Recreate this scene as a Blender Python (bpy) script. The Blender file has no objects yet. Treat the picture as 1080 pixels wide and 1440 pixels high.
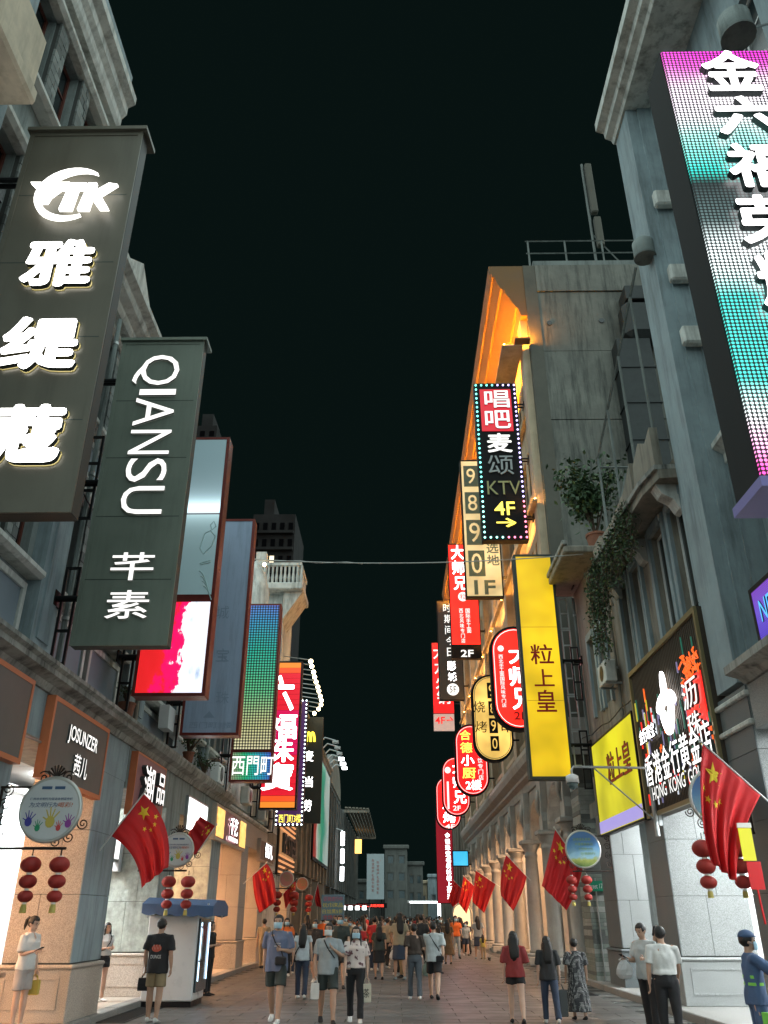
import bpy, bmesh, math, random
from mathutils import Vector, Matrix, noise as mnoise
random.seed(7)
R = math.radians
scene = bpy.context.scene
# ------------------------------------------------------------------ camera, sky, light, exposure
F, VX, VY, CZ = 1145.0, 557.0, 1290.0, 1.62          # focal length and street vanishing point in photo pixels
PITCH = math.atan((VY-720)/F)
YAW = math.atan((VX-540)/(F/math.cos(PITCH)))
cam_d = bpy.data.cameras.new('camera'); cam = bpy.data.objects.new('camera', cam_d)
scene.collection.objects.link(cam); scene.camera = cam
cam.location = (0, 0, CZ); cam.rotation_euler = (R(90)+PITCH, 0, YAW)
cam_d.sensor_fit = 'VERTICAL'; cam_d.sensor_height = 24; cam_d.lens = 24*F/1440
cam_d.clip_start = .05; cam_d.clip_end = 3000
world = bpy.data.worlds.new('World'); scene.world = world; world.use_nodes = True
wb = world.node_tree.nodes['Background']
wb.inputs[0].default_value = (.22, .54, .49, 1); wb.inputs[1].default_value = .0115     # night sky over the city
sun_d = bpy.data.lights.new('night_fill', 'SUN'); sun = bpy.data.objects.new('night_fill', sun_d)
scene.collection.objects.link(sun)
sun_d.energy = 4.2; sun_d.angle = R(165); sun_d.color = (.80, .98, .96)  # wide lamp added as general fill over the street
sun.rotation_euler = (R(24), 0, 0)
vs = scene.view_settings
vs.view_transform = 'Standard'; vs.look = 'None'; vs.exposure = 0.0; vs.gamma = 1.0; vs.use_curve_mapping = False
cy = scene.cycles
cy.use_denoising = True; cy.max_bounces = 5; cy.diffuse_bounces = 3; cy.glossy_bounces = 3
cy.transmission_bounces = 3; cy.sample_clamp_indirect = 4.0; cy.caustics_reflective = False; cy.caustics_refractive = False
# ------------------------------------------------------------------ helpers
FW = Vector((-math.sin(YAW)*math.cos(PITCH), math.cos(YAW)*math.cos(PITCH), math.sin(PITCH)))
RT = Vector((math.cos(YAW), math.sin(YAW), 0)); UP = RT.cross(FW); CP = Vector((0, 0, CZ))
def P(px, py, x=None, y=None, z=None):
    "photo pixel -> point on the plane x=, y= or z="
    r = FW*F + RT*(px-540) + UP*(720-py)
    t = (x-CP.x)/r.x if x is not None else (y-CP.y)/r.y if y is not None else (z-CP.z)/r.z
    return CP + r*t
COL = scene.collection
ORG = {}
def thing(name, label, cat, loc=(0, 0, 0), rz=0.0, group=None):
    o = bpy.data.objects.new(name, None); COL.objects.link(o)
    o.empty_display_size = .2
    o.location = loc; o.rotation_euler = (0, 0, rz); tag(o, label, cat, group)
    ORG[o] = Vector(loc)
    return o
def tag(o, label=None, cat=None, group=None, kind=None):
    if label: o['label'] = label
    if cat: o['category'] = cat
    if group: o['group'] = group
    if kind: o['kind'] = kind
    return o
def org(o):
    v = Vector((0, 0, 0))
    while o is not None:
        v = v + ORG.get(o, Vector((0, 0, 0))); o = o.parent
    return v
class MB:
    def __init__(s): s.v = []; s.f = []; s.m = []; s.cur = 0
    def add(s, vs, fs):
        n = len(s.v); s.v += [Vector(p) for p in vs]
        for f in fs: s.f.append([i+n for i in f]); s.m.append(s.cur)
        return s
    def box(s, x0, x1, y0, y1, z0, z1):
        if x0 > x1: x0, x1 = x1, x0
        if y0 > y1: y0, y1 = y1, y0
        if z0 > z1: z0, z1 = z1, z0
        return s.add([(x0,y0,z0),(x1,y0,z0),(x1,y1,z0),(x0,y1,z0),(x0,y0,z1),(x1,y0,z1),(x1,y1,z1),(x0,y1,z1)],
                     [(3,2,1,0),(4,5,6,7),(0,1,5,4),(1,2,6,5),(2,3,7,6),(3,0,4,7)])
    def bev(s, x0, x1, y0, y1, z0, z1, b=.01):
        "box with all edges bevelled"
        bm = bmesh.new(); bmesh.ops.create_cube(bm, size=1)
        for v in bm.verts:
            v.co = Vector(((x0+x1)/2+v.co.x*abs(x1-x0), (y0+y1)/2+v.co.y*abs(y1-y0), (z0+z1)/2+v.co.z*abs(z1-z0)))
        bmesh.ops.bevel(bm, geom=list(bm.edges), offset=b, segments=1, affect='EDGES')
        bm.verts.index_update()
        s.add([v.co.copy() for v in bm.verts], [[v.index for v in f.verts] for f in bm.faces]); bm.free(); return s
    def prism(s, poly, o, a, b, n):
        "polygon [(u,v)] in the frame o + u*a + v*b, extruded along n"
        o, a, b, n = Vector(o), Vector(a), Vector(b), Vector(n); k = len(poly)
        vs = [o+a*u+b*w for u, w in poly]; vs += [p+n for p in vs]
        fs = [list(range(k))[::-1], list(range(k, 2*k))]+[(i, (i+1) % k, k+(i+1) % k, k+i) for i in range(k)]
        return s.add(vs, fs)
    def rings(s, rings, cap=True, close=True):
        k = len(rings[0]); n = len(s.v); fs = []
        vs = [p for r in rings for p in r]
        for i in range(len(rings)-1):
            for j in range(k if close else k-1):
                a = i*k+j; b = i*k+(j+1) % k
                fs.append((a, b, b+k, a+k))
        if cap: fs += [list(range(k))[::-1], list(range((len(rings)-1)*k, len(rings)*k))]
        return s.add(vs, fs)
    def lathe(s, prof, c=(0, 0, 0), seg=16, axis='z', sq=1.0):
        c = Vector(c); rg = []
        for r, h in prof:
            ring = []
            for j in range(seg):
                t = 2*math.pi*j/seg; a, b = r*math.cos(t), r*math.sin(t)*sq
                ring.append(c+(Vector((a, b, h)) if axis == 'z' else Vector((a, h, b)) if axis == 'y' else Vector((h, a, b))))
            rg.append(ring)
        return s.rings(rg)
    def tube(s, pts, r, seg=6, closed=False):
        pts = [Vector(p) for p in pts]; n = len(pts)
        rr = r if isinstance(r, (list, tuple)) else [r]*n
        rg = []; prev = None
        for i, p in enumerate(pts):
            if closed: d = pts[(i+1) % n]-pts[i-1]
            else: d = (pts[min(i+1, n-1)]-pts[max(i-1, 0)])
            d = d.normalized() if d.length > 1e-9 else Vector((0, 0, 1))
            if prev is None:
                u = d.cross(Vector((0, 0, 1)) if abs(d.z) < .9 else Vector((0, 1, 0))).normalized()
            else:
                u = (prev-d*prev.dot(d)); u = u.normalized() if u.length > 1e-6 else d.orthogonal().normalized()
            prev = u; w = d.cross(u)
            rg.append([p+(u*math.cos(2*math.pi*j/seg)+w*math.sin(2*math.pi*j/seg))*rr[i] for j in range(seg)])
        if closed: rg.append(rg[0])
        return s.rings(rg, cap=not closed)
    def ell(s, c, rx, ry, rz, seg=12, n=8):
        c = Vector(c); rg = []
        for i in range(n+1):
            t = math.pi*i/n; q = max(math.sin(t), .02)
            rg.append([c+Vector((rx*q*math.cos(2*math.pi*j/seg), ry*q*math.sin(2*math.pi*j/seg), -rz*math.cos(t))) for j in range(seg)])
        return s.rings(rg)
    def build(s, name, mat, parent=None, smooth=False, world=True):
        me = bpy.data.meshes.new(name)
        o0 = org(parent) if (world and parent is not None) else Vector((0, 0, 0))
        me.from_pydata([tuple(p-o0) for p in s.v], [], s.f)
        for m in (mat if isinstance(mat, (list, tuple)) else [mat]): me.materials.append(m)
        if isinstance(mat, (list, tuple)):
            for p, i in zip(me.polygons, s.m): p.material_index = i
        bm = bmesh.new(); bm.from_mesh(me); bmesh.ops.recalc_face_normals(bm, faces=bm.faces); bm.to_mesh(me); bm.free()
        if smooth:
            for p in me.polygons: p.use_smooth = True
        o = bpy.data.objects.new(name, me); COL.objects.link(o)
        if parent is not None: o.parent = parent
        return o
def bx(name, mat, parent, *a, bevel=0):
    return (MB().bev(*a, b=bevel) if bevel else MB().box(*a)).build(name, mat, parent)
def struct(o): o['kind'] = 'structure'; return o
def copy_tree(o, parent=None):
    c = o.copy(); COL.objects.link(c); c.parent = parent
    if o in ORG: ORG[c] = ORG[o]
    for ch in list(o.children): copy_tree(ch, c)
    return c
# lettering: default font with its CJK fall-back, one mesh for each glyph
GL = {}
def glyph(ch, off, ext):
    key = (ch, round(off, 3), round(ext, 3))
    if key not in GL:
        c = bpy.data.curves.new('t', 'FONT'); c.body = ch; c.offset = off; c.extrude = ext; c.resolution_u = 3
        o = bpy.data.objects.new('t', c); m = bpy.data.meshes.new_from_object(o)
        vs = [v.co.copy() for v in m.vertices]; fs = [list(p.vertices) for p in m.polygons]
        bpy.data.objects.remove(o); bpy.data.curves.remove(c); bpy.data.meshes.remove(m)
        GL[key] = (vs, fs)
    return GL[key]
def text(name, s, mat, parent, o, right, up, w, h, depth=.03, off=.0, shear=0.0, keep=False, label=None):
    """string s fitted into the box w x h whose centre is o; right/up span the plane; pushed out along right x up"""
    cjk = any(ord(c) > 0x2e80 for c in s); bold = off*.42 if (cjk and off >= .05) else 0
    vs, fs = glyph(s, 0 if bold else off*(.38 if cjk else .6), .1)
    if not vs: return None
    side_f = [max(vs[i].z for i in f)-min(vs[i].z for i in f) > .05 for f in fs]
    if bold:       # heavy stroke: the glyph struck nine times around its place
        v0, f0, s0 = vs, fs, side_f; vs, fs, side_f = [], [], []
        for q in range(9):
            d = Vector((bold*math.cos(q*math.pi/4), bold*math.sin(q*math.pi/4), .0)) if q < 8 else Vector((0, 0, 0))
            n0 = len(vs); vs += [v+d+Vector((0, 0, .002*q if v.z > 0 else -.002*q)) for v in v0]; fs += [[i+n0 for i in f] for f in f0]; side_f += s0
    x0 = min(v.x for v in vs); x1 = max(v.x for v in vs); y0 = min(v.y for v in vs); y1 = max(v.y for v in vs)
    right = Vector(right).normalized(); up = Vector(up).normalized(); nrm = right.cross(up); o = Vector(o)
    sx = w/max(x1-x0, 1e-6); sy = h/max(y1-y0, 1e-6)
    if keep: sx = sy = min(sx, sy)
    mb = MB()
    mb.add([o+right*((v.x-(x0+x1)/2)*sx+shear*(v.y-(y0+y1)/2)*sy)+up*((v.y-(y0+y1)/2)*sy)+nrm*(depth*(v.z+.1)/.2) for v in vs], fs)
    if depth > .015:
        mb.m = [1 if q else 0 for q in side_f]
        ob = mb.build(name, [mat, RETURN], parent)
    else: ob = mb.build(name, mat, parent)
    if label: ob['label'] = label
    return ob
# ------------------------------------------------------------------ materials
MATS = {}
def nt(m): return m.node_tree.nodes, m.node_tree.links
def mat(name, col, rough=.7, metal=0.0, vary=.0, scale=3.0, bump=0.0, bscale=40.0, stain=None, spec=.4, coord='pos', speck=None, trans=0.0, coat=0.0):
    """procedural surface: base colour + large soft variation + optional vertical stains, speckle and fine bump"""
    if name in MATS: return MATS[name]
    m = bpy.data.materials.new(name); m.use_nodes = True; N, L = nt(m); MATS[name] = m
    b = N['Principled BSDF']; b.inputs['Roughness'].default_value = rough; b.inputs['Metallic'].default_value = metal
    b.inputs['Specular IOR Level'].default_value = spec
    if coat: b.inputs['Coat Weight'].default_value = coat
    c3 = (*col, 1)
    b.inputs['Base Color'].default_value = c3
    if not (vary or bump or stain or speck): return m
    if coord == 'pos':
        g = N.new('ShaderNodeNewGeometry'); src = g.outputs['Position']
    else:
        g = N.new('ShaderNodeTexCoord'); src = g.outputs['Object']
    cur = None
    if vary:
        t = N.new('ShaderNodeTexNoise'); t.inputs['Scale'].default_value = scale; t.inputs['Detail'].default_value = 6
        t.inputs['Roughness'].default_value = .62
        L.new(src, t.inputs['Vector'])
        r = N.new('ShaderNodeMapRange'); r.inputs[1].default_value = .3; r.inputs[2].default_value = .7
        r.inputs[3].default_value = 1-vary; r.inputs[4].default_value = 1+vary*.6; L.new(t.outputs['Fac'], r.inputs[0])
        x = N.new('ShaderNodeMix'); x.data_type = 'RGBA'; x.blend_type = 'MULTIPLY'; x.inputs[0].default_value = 1
        x.inputs[6].default_value = c3; L.new(r.outputs[0], x.inputs[7]); cur = x.outputs[2]
        if rough < .95:
            rr = N.new('ShaderNodeMapRange'); rr.inputs[1].default_value = .3; rr.inputs[2].default_value = .7
            rr.inputs[3].default_value = max(rough-.1, .02); rr.inputs[4].default_value = min(rough+.12, 1); L.new(t.outputs['Fac'], rr.inputs[0])
            L.new(rr.outputs[0], b.inputs['Roughness'])
    if speck:
        t = N.new('ShaderNodeTexNoise'); t.inputs['Scale'].default_value = speck[0]; t.inputs['Detail'].default_value = 2
        L.new(src, t.inputs['Vector'])
        r = N.new('ShaderNodeMapRange'); r.inputs[1].default_value = .38; r.inputs[2].default_value = .62
        r.inputs[3].default_value = 1-speck[1]; r.inputs[4].default_value = 1+speck[1]; L.new(t.outputs['Fac'], r.inputs[0])
        x = N.new('ShaderNodeMix'); x.data_type = 'RGBA'; x.blend_type = 'MULTIPLY'; x.inputs[0].default_value = 1
        if cur: L.new(cur, x.inputs[6])
        else: x.inputs[6].default_value = c3
        L.new(r.outputs[0], x.inputs[7]); cur = x.outputs[2]
    if stain:
        scol, amt = stain[0], stain[1]
        mp = N.new('ShaderNodeMapping'); mp.inputs['Scale'].default_value = (2.2, 2.2, .22); L.new(src, mp.inputs['Vector'])
        t = N.new('ShaderNodeTexNoise'); t.inputs['Scale'].default_value = 2.0; t.inputs['Detail'].default_value = 9; t.inputs['Roughness'].default_value = .7
        L.new(mp.outputs[0], t.inputs['Vector'])
        r = N.new('ShaderNodeMapRange'); r.inputs[1].default_value = .47; r.inputs[2].default_value = .72; r.inputs[4].default_value = amt
        L.new(t.outputs['Fac'], r.inputs[0])
        x = N.new('ShaderNodeMix'); x.data_type = 'RGBA'
        L.new(r.outputs[0], x.inputs[0])
        if cur: L.new(cur, x.inputs[6])
        else: x.inputs[6].default_value = c3
        x.inputs[7].default_value = (*scol, 1); cur = x.outputs[2]
    if cur: L.new(cur, b.inputs['Base Color'])
    if bump:
        t = N.new('ShaderNodeTexNoise'); t.inputs['Scale'].default_value = bscale; t.inputs['Detail'].default_value = 5; L.new(src, t.inputs['Vector'])
        bp = N.new('ShaderNodeBump'); bp.inputs['Strength'].default_value = bump; bp.inputs['Distance'].default_value = .02
        L.new(t.outputs['Fac'], bp.inputs['Height']); L.new(bp.outputs[0], b.inputs['Normal'])
    return m
def emis(name, col, strength=1.0, uneven=0.0, scale=1.2, base=None):
    "a surface that gives off light (letters, light boxes, tubes); uneven = lamps behind a diffuser"
    if name in MATS: return MATS[name]
    m = bpy.data.materials.new(name); m.use_nodes = True; N, L = nt(m); MATS[name] = m
    b = N['Principled BSDF']; b.inputs['Base Color'].default_value = (*(base or [c*.18 for c in col]), 1); b.inputs['Roughness'].default_value = .35
    b.inputs['Emission Color'].default_value = (*col, 1); b.inputs['Emission Strength'].default_value = strength
    if uneven:
        g = N.new('ShaderNodeNewGeometry')
        t = N.new('ShaderNodeTexNoise'); t.inputs['Scale'].default_value = scale; t.inputs['Detail'].default_value = 2; L.new(g.outputs['Position'], t.inputs['Vector'])
        r = N.new('ShaderNodeMapRange'); r.inputs[1].default_value = .3; r.inputs[2].default_value = .7
        r.inputs[3].default_value = strength*(1-uneven); r.inputs[4].default_value = strength*(1+uneven); L.new(t.outputs['Fac'], r.inputs[0])
        L.new(r.outputs[0], b.inputs['Emission Strength'])
    return m
def led(name, pitch, stops, axis='z', lo=0, hi=1, warp=1.0, strength=2.0, dark=.02, radius=.36, nscale=.6):
    "video wall of round LEDs on a dark board; colours run along an axis and drift"
    m = bpy.data.materials.new(name); m.use_nodes = True; N, L = nt(m)
    b = N['Principled BSDF']; b.inputs['Base Color'].default_value = (.008, .008, .009, 1); b.inputs['Roughness'].default_value = .5
    g = N.new('ShaderNodeNewGeometry')
    def vm(op, a, v=None):
        n = N.new('ShaderNodeVectorMath'); n.operation = op; L.new(a, n.inputs[0])
        if v is not None: n.inputs[1].default_value = v
        return n
    sc = vm('MULTIPLY', g.outputs['Position'], (1/pitch, 0, 1/pitch))
    fr = vm('FRACTION', sc.outputs[0]); sb = vm('SUBTRACT', fr.outputs[0], (.5, 0, .5))
    fl = vm('FLOOR', sc.outputs[0]); cell = vm('MULTIPLY', fl.outputs[0], (pitch, pitch, pitch))
    ln = vm('LENGTH', sb.outputs[0])
    lt = N.new('ShaderNodeMapRange'); lt.inputs[1].default_value = radius+.08; lt.inputs[2].default_value = radius-.06; L.new(ln.outputs['Value'], lt.inputs[0])
    t = N.new('ShaderNodeTexNoise'); t.inputs['Scale'].default_value = nscale; t.inputs['Detail'].default_value = 1.5; L.new(cell.outputs[0], t.inputs['Vector'])
    sp = N.new('ShaderNodeSeparateXYZ'); L.new(cell.outputs[0], sp.inputs[0])
    mr = N.new('ShaderNodeMapRange'); mr.inputs[1].default_value = lo; mr.inputs[2].default_value = hi; L.new(sp.outputs[{'x': 0, 'z': 2}[axis]], mr.inputs[0])
    ad = N.new('ShaderNodeMath'); ad.operation = 'MULTIPLY_ADD'; L.new(t.outputs['Fac'], ad.inputs[0]); ad.inputs[1].default_value = warp
    L.new(mr.outputs[0], ad.inputs[2])
    su = N.new('ShaderNodeMath'); su.operation = 'SUBTRACT'; L.new(ad.outputs[0], su.inputs[0]); su.inputs[1].default_value = warp*.5
    cr = N.new('ShaderNodeValToRGB'); L.new(su.outputs[0], cr.inputs[0]); e = cr.color_ramp.elements
    while len(e) < len(stops): e.new(.5)
    for k, (p, c) in enumerate(stops): e[k].position = p; e[k].color = (*c, 1)
    L.new(cr.outputs[0], b.inputs['Emission Color'])
    mu = N.new('ShaderNodeMath'); mu.operation = 'MULTIPLY_ADD'; L.new(lt.outputs[0], mu.inputs[0]); mu.inputs[1].default_value = strength; mu.inputs[2].default_value = dark
    L.new(mu.outputs[0], b.inputs['Emission Strength'])
    return m
MOULD = (.035, .04, .038)
STUCCO = mat('grey_stucco', (.27, .31, .30), .85, vary=.28, scale=1.6, bump=.25, bscale=30, stain=(MOULD, .75))
STUCCO2 = mat('blue_grey_stucco', (.29, .36, .385), .8, vary=.22, scale=1.3, bump=.2, bscale=26, stain=(MOULD, .6))
PALE = mat('pale_plaster', (.64, .65, .61), .8, vary=.25, scale=2.4, bump=.2, bscale=30, stain=((.09, .085, .07), .8))
PANEL = mat('slate_blue_panel', (.20, .25, .29), .6, vary=.15, scale=2.0, bump=.08, bscale=30)
CONC = mat('raw_concrete', (.17, .19, .18), .9, vary=.3, scale=.9, bump=.35, bscale=12, stain=(MOULD, .7))
CONC2 = mat('brown_concrete', (.27, .245, .20), .9, vary=.3, scale=.9, bump=.3, bscale=14, stain=((.04, .04, .033), .7))
GRANITE = mat('speckled_granite', (.27, .285, .28), .5, vary=.12, scale=1.2, speck=(130, .35), bump=.05, bscale=80)
GRANITE_D = mat('dark_granite', (.13, .15, .155), .45, vary=.2, scale=1.0, speck=(120, .3))
GRANITE_W = mat('beige_granite', (.44, .38, .32), .5, vary=.16, scale=1.4, speck=(90, .25), bump=.05, bscale=60)
RELIEF = mat('carved_stone', (.36, .40, .36), .7, vary=.35, scale=7, bump=.9, bscale=9, stain=(MOULD, .35))
BRICK = mat('grey_brick', (.20, .22, .21), .85, vary=.35, scale=5, bump=.2, bscale=30)
MORTAR = mat('dark_mortar', (.07, .075, .07), .9)
REDWOOD = mat('red_brown_wood', (.13, .035, .022), .55, vary=.25, scale=6)
GLASS = mat('dark_window_glass', (.018, .026, .028), .12, spec=.6, vary=.3, scale=1.1)
GLASSB = mat('blue_window_glass', (.05, .08, .09), .15, spec=.6, vary=.4, scale=.8)
BLACKM = mat('black_steel', (.015, .015, .016), .45, metal=.6, vary=.2, scale=9)
STEEL = mat('galvanised_steel', (.42, .44, .44), .4, metal=.8, vary=.2, scale=8)
IRON = mat('wrought_iron', (.03, .022, .018), .5, metal=.5)
DARKG = mat('olive_grey_sheet', (.135, .126, .098), .42, metal=.15, vary=.09, scale=1.5, stain=((.07, .066, .052), .45), bump=.05, bscale=3)
DARKG2 = mat('green_grey_sheet', (.20, .235, .195), .45, metal=.15, vary=.1, scale=1.5, stain=((.10, .12, .10), .45), bump=.05, bscale=3)
FRAMEG = mat('green_grey_trim', (.05, .065, .06), .45, metal=.3, vary=.1, scale=3)
REDFR = mat('red_brown_sheet', (.16, .028, .022), .35, metal=.25, vary=.15, scale=3)
COPPER = mat('orange_sign_edge', (.62, .19, .08), .5, vary=.15, scale=3)
SIGNGREY = mat('grey_brown_sign_face', (.12, .115, .105), .5, vary=.06, scale=2)
SLATE = mat('faded_blue_vinyl', (.32, .41, .55), .6, vary=.1, scale=.8, stain=((.10, .14, .19), .5))
PALEBLUE = mat('pale_blue_vinyl', (.30, .46, .50), .35, vary=.08, scale=1)
WHITE = mat('white_paint', (.75, .76, .75), .5, vary=.06, scale=3)
CREAM = mat('cream_plaster', (.62, .53, .40), .8, vary=.2, scale=3, stain=((.2, .16, .1), .5))
RETURN = mat('letter_return_sheet', (.05, .06, .06), .5)
W_LETTER = emis('white_letter_light', (1, .98, .93), 6.0)
W_SOFT = emis('soft_white_letter', (1, .99, .95), 1.25)
W_HOT = emis('hot_white_letter', (1, .97, .97), 5.0)
Y_EDGE = emis('yellow_letter_return', (1, .82, .25), .3)
TUBE_W = emis('white_tube_light', (.95, .98, 1), 9.0)
WARM_L = emis('warm_ceiling_light', (1, .53, .26), 70.0)
COOL_L = emis('cool_ceiling_light', (.93, .98, 1), 62.0)
RED_L = emis('red_light_box', (.80, .008, .009), 1.9, .25, .8)
RED_L2 = emis('bright_red_light_box', (.92, .018, .010), 1.9, .22, .9)
YEL_L = emis('yellow_light_box', (.95, .62, .012), .86, .35, .7)
YELG_L = emis('lemon_light_box', (.80, .74, .02), .80, .3, .6)
ORANGE_L = emis('orange_strip_light', (1, .33, .012), 1500.0)
BULB = emis('warm_bulb', (1, .80, .45), 14.0)
# ------------------------------------------------------------------ ground and paving
GROUND = mat('dark_asphalt', (.055, .055, .055), .8, vary=.25, scale=.6, bump=.2, bscale=30)
gr = MB().box(-900, 900, -300, 1500, -.6, -.03).build('ground', GROUND); struct(gr)
PAVER = mat('wet_grey_paving', (.085, .078, .072), .40, vary=.18, scale=1.6, bump=.05, bscale=30, spec=.5)
def per_piece(m, amt):
    N, L = nt(m); b = N['Principled BSDF']; lk = b.inputs['Base Color'].links[0]; src = lk.from_socket
    oi = N.new('ShaderNodeObjectInfo'); ge = N.new('ShaderNodeNewGeometry')
    a = N.new('ShaderNodeMath'); a.operation = 'ADD'; L.new(oi.outputs['Random'], a.inputs[0]); L.new(ge.outputs['Random Per Island'], a.inputs[1])
    f = N.new('ShaderNodeMath'); f.operation = 'FRACT'; L.new(a.outputs[0], f.inputs[0])
    r = N.new('ShaderNodeMapRange'); r.inputs[3].default_value = 1-amt; r.inputs[4].default_value = 1+amt; L.new(f.outputs[0], r.inputs[0])
    x = N.new('ShaderNodeMix'); x.data_type = 'RGBA'; x.blend_type = 'MULTIPLY'; x.inputs[0].default_value = 1
    L.new(src, x.inputs[6]); L.new(r.outputs[0], x.inputs[7]); L.new(x.outputs[2], b.inputs['Base Color'])
per_piece(PAVER, .18); per_piece(BRICK, .35)
pave = bx('street_paving', MORTAR, None, -5.15, 5.15, 3, 190, -.03, -.012); struct(pave)
pm = MB().bev(-.494, .494, -.244, .244, -.012, .0, b=.004).build('paver', PAVER, pave)
first = True
for j in range(30):
    for i in range(10):
        x = -4.65+i*1.0+(.25 if j % 2 else -.25); y = 15.2+j*.5
        o = pm if first else pm.copy()
        if not first: COL.objects.link(o)
        first = False
        o.location = (x, y, random.uniform(-.001, .001)); o.rotation_euler = (random.uniform(-.0008, .0008), random.uniform(-.0008, .0008), random.uniform(-.003, .003))
mb = MB()
for j in range(-24, 240):
    if 0 <= j < 30: continue
    for i in range(10):
        x = -4.65+i*1.0+(.25 if j % 2 else -.25); y = 15.2+j*.5
        z = random.uniform(-.002, .002)
        mb.box(x-.494, x+.494, y-.244, y+.244, -.012, z)
tag(mb.build('far_pavers', PAVER, pave), kind='stuff')
KERB = mat('grey_kerb_stone', (.24, .235, .22), .6, vary=.2, scale=2, speck=(60, .2))
for sgn, nm in ((-1, 'walkway_left'), (1, 'walkway_right')):
    w = MB()
    w.box(sgn*5.42, sgn*13, 2, 130, -.03, .118)
    wo = w.build(nm, GRANITE_W if sgn < 0 else KERB); struct(wo)
    for k in range(34):
        y = 4+k*1.5
        bx('kerb_stone', KERB, wo, sgn*5.15, sgn*5.415, y+.006, y+1.494, -.03, .125+random.uniform(-.003, .003), bevel=.015)
    t = MB()
    for k in range(55, 100): t.box(sgn*5.15, sgn*5.415, k*1.5-27+.006+2.5, k*1.5-27+1.494+2.5, -.03, .125)
    tag(t.build('far_kerb_stones', KERB, wo), kind='stuff')
gratem = mat('drain_iron', (.02, .02, .02), .6, metal=.5)
for (gx, gy, gw, gl, nm) in ((-4.9, 17.6, .5, 2.6, 'drain grating with square holes along the left kerb'), (4.2, 22.6, .9, 1.6, 'checkered drain cover in front of the striped stone pillar')):
    g = thing('drain_grating', nm, 'grating', (gx, gy, 0))
    m_ = MB().box(gx-gw/2, gx+gw/2, gy-gl/2, gy-gl/2+.04, .004, .014).box(gx-gw/2, gx+gw/2, gy+gl/2-.04, gy+gl/2, .004, .014)
    m_.box(gx-gw/2, gx-gw/2+.04, gy-gl/2+.041, gy+gl/2-.041, .004, .014).box(gx+gw/2-.04, gx+gw/2, gy-gl/2+.041, gy+gl/2-.041, .004, .014)
    m_.build('frame', gratem, g)
    n_ = int(gl/.12)
    for k in range(n_):
        yy = gy-gl/2+.08+k*(gl-.16)/(n_-1)
        bx('bar', gratem, g, gx-gw/2+.041, gx+gw/2-.041, yy-.02, yy+.02, .005, .013)
    bx('pit', MORTAR, g, gx-gw/2+.041, gx+gw/2-.041, gy-gl/2+.041, gy+gl/2-.041, .003, .0042)
# ------------------------------------------------------------------ facade tools (side -1 = left of the street, +1 = right)
def X(side, xf, d): return xf-side*d
def fbx(name, m, T, side, xf, d0, d1, y0, y1, z0, z1, bevel=0):
    return bx(name, m, T, X(side, xf, d0), X(side, xf, d1), y0, y1, z0, z1, bevel=bevel)
def wallgrid(T, side, xf, y0, y1, z0, z1, opens, m, th=.3, name='wall', d=0):
    ys = sorted({y0, y1, *[a for o in opens for a in o[:2]]}); zs = sorted({z0, z1, *[a for o in opens for a in o[2:]]})
    w = MB()
    for i in range(len(zs)-1):
        run = None
        for j in range(len(ys)-1):
            yc, zc = (ys[j]+ys[j+1])/2, (zs[i]+zs[i+1])/2
            hole = any(o[0] < yc < o[1] and o[2] < zc < o[3] for o in opens)
            if not hole:
                run = [run[0], ys[j+1]] if run else [ys[j], ys[j+1]]
            if run and (hole or j == len(ys)-2):
                w.box(X(side, xf, d), X(side, xf, d-th), run[0], run[1], zs[i], zs[i+1]); run = None
    return w.build(name, m, T)
def window(T, side, xf, ya, yb, za, zb, fm, gm=None, d=-.1, mull=1, trans=True, t=.05):
    gm = gm or GLASS
    f = MB(); a, b = X(side, xf, d), X(side, xf, d-.07)
    f.box(a, b, ya, ya+t, za, zb).box(a, b, yb-t, yb, za, zb).box(a, b, ya+t, yb-t, za, za+t).box(a, b, ya+t, yb-t, zb-t, zb)
    c0, c1 = X(side, xf, d-.012), X(side, xf, d-.06)
    for k in range(1, mull+1):
        yc = ya+(yb-ya)*k/(mull+1); f.box(c0, c1, yc-t*.4, yc+t*.4, za+t, zb-t)
    w = f.build('window', fm, T)
    p0, p1 = X(side, xf, d-.03), X(side, xf, d-.045)
    cuts = [ya+t]+[ya+(yb-ya)*k/(mull+1) for k in range(1, mull+1)]+[yb-t]
    for k in range(mull+1):
        lo = cuts[k]+(t*.4 if k else 0); hi = cuts[k+1]-(t*.4 if k < mull else 0)
        zt = za+(zb-za)*.7
        if trans:
            MB().box(p0, p1, lo, hi, za+t, zt-.02).build('pane', gm, w); MB().box(p0, p1, lo, hi, zt+.02, zb-t).build('pane', gm, w)
            MB().box(c0, c1, lo, hi, zt-.02, zt+.02).build('transom', fm, w)
        else: MB().box(p0, p1, lo, hi, za+t, zb-t).build('pane', gm, w)
    return w
def moulding(T, side, xf, y0, y1, z, prof, m, name='moulding', ends=True):
    "profile [(d, dz)] run along the facade"
    k = len(prof); rg = [[Vector((X(side, xf, d), y, z+dz)) for d, dz in prof] for y in (y0, y1)]
    return MB().rings(rg).build(name, m, T)
CORN = [(-.25, 0), (.05, 0), (.1, .08), (.1, .16), (.25, .26), (.28, .34), (.28, .42), (.42, .5), (.42, .62), (-.25, .62)]
SILL = [(-.1, 0), (.06, 0), (.12, .05), (.12, .12), (-.1, .14)]
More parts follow.
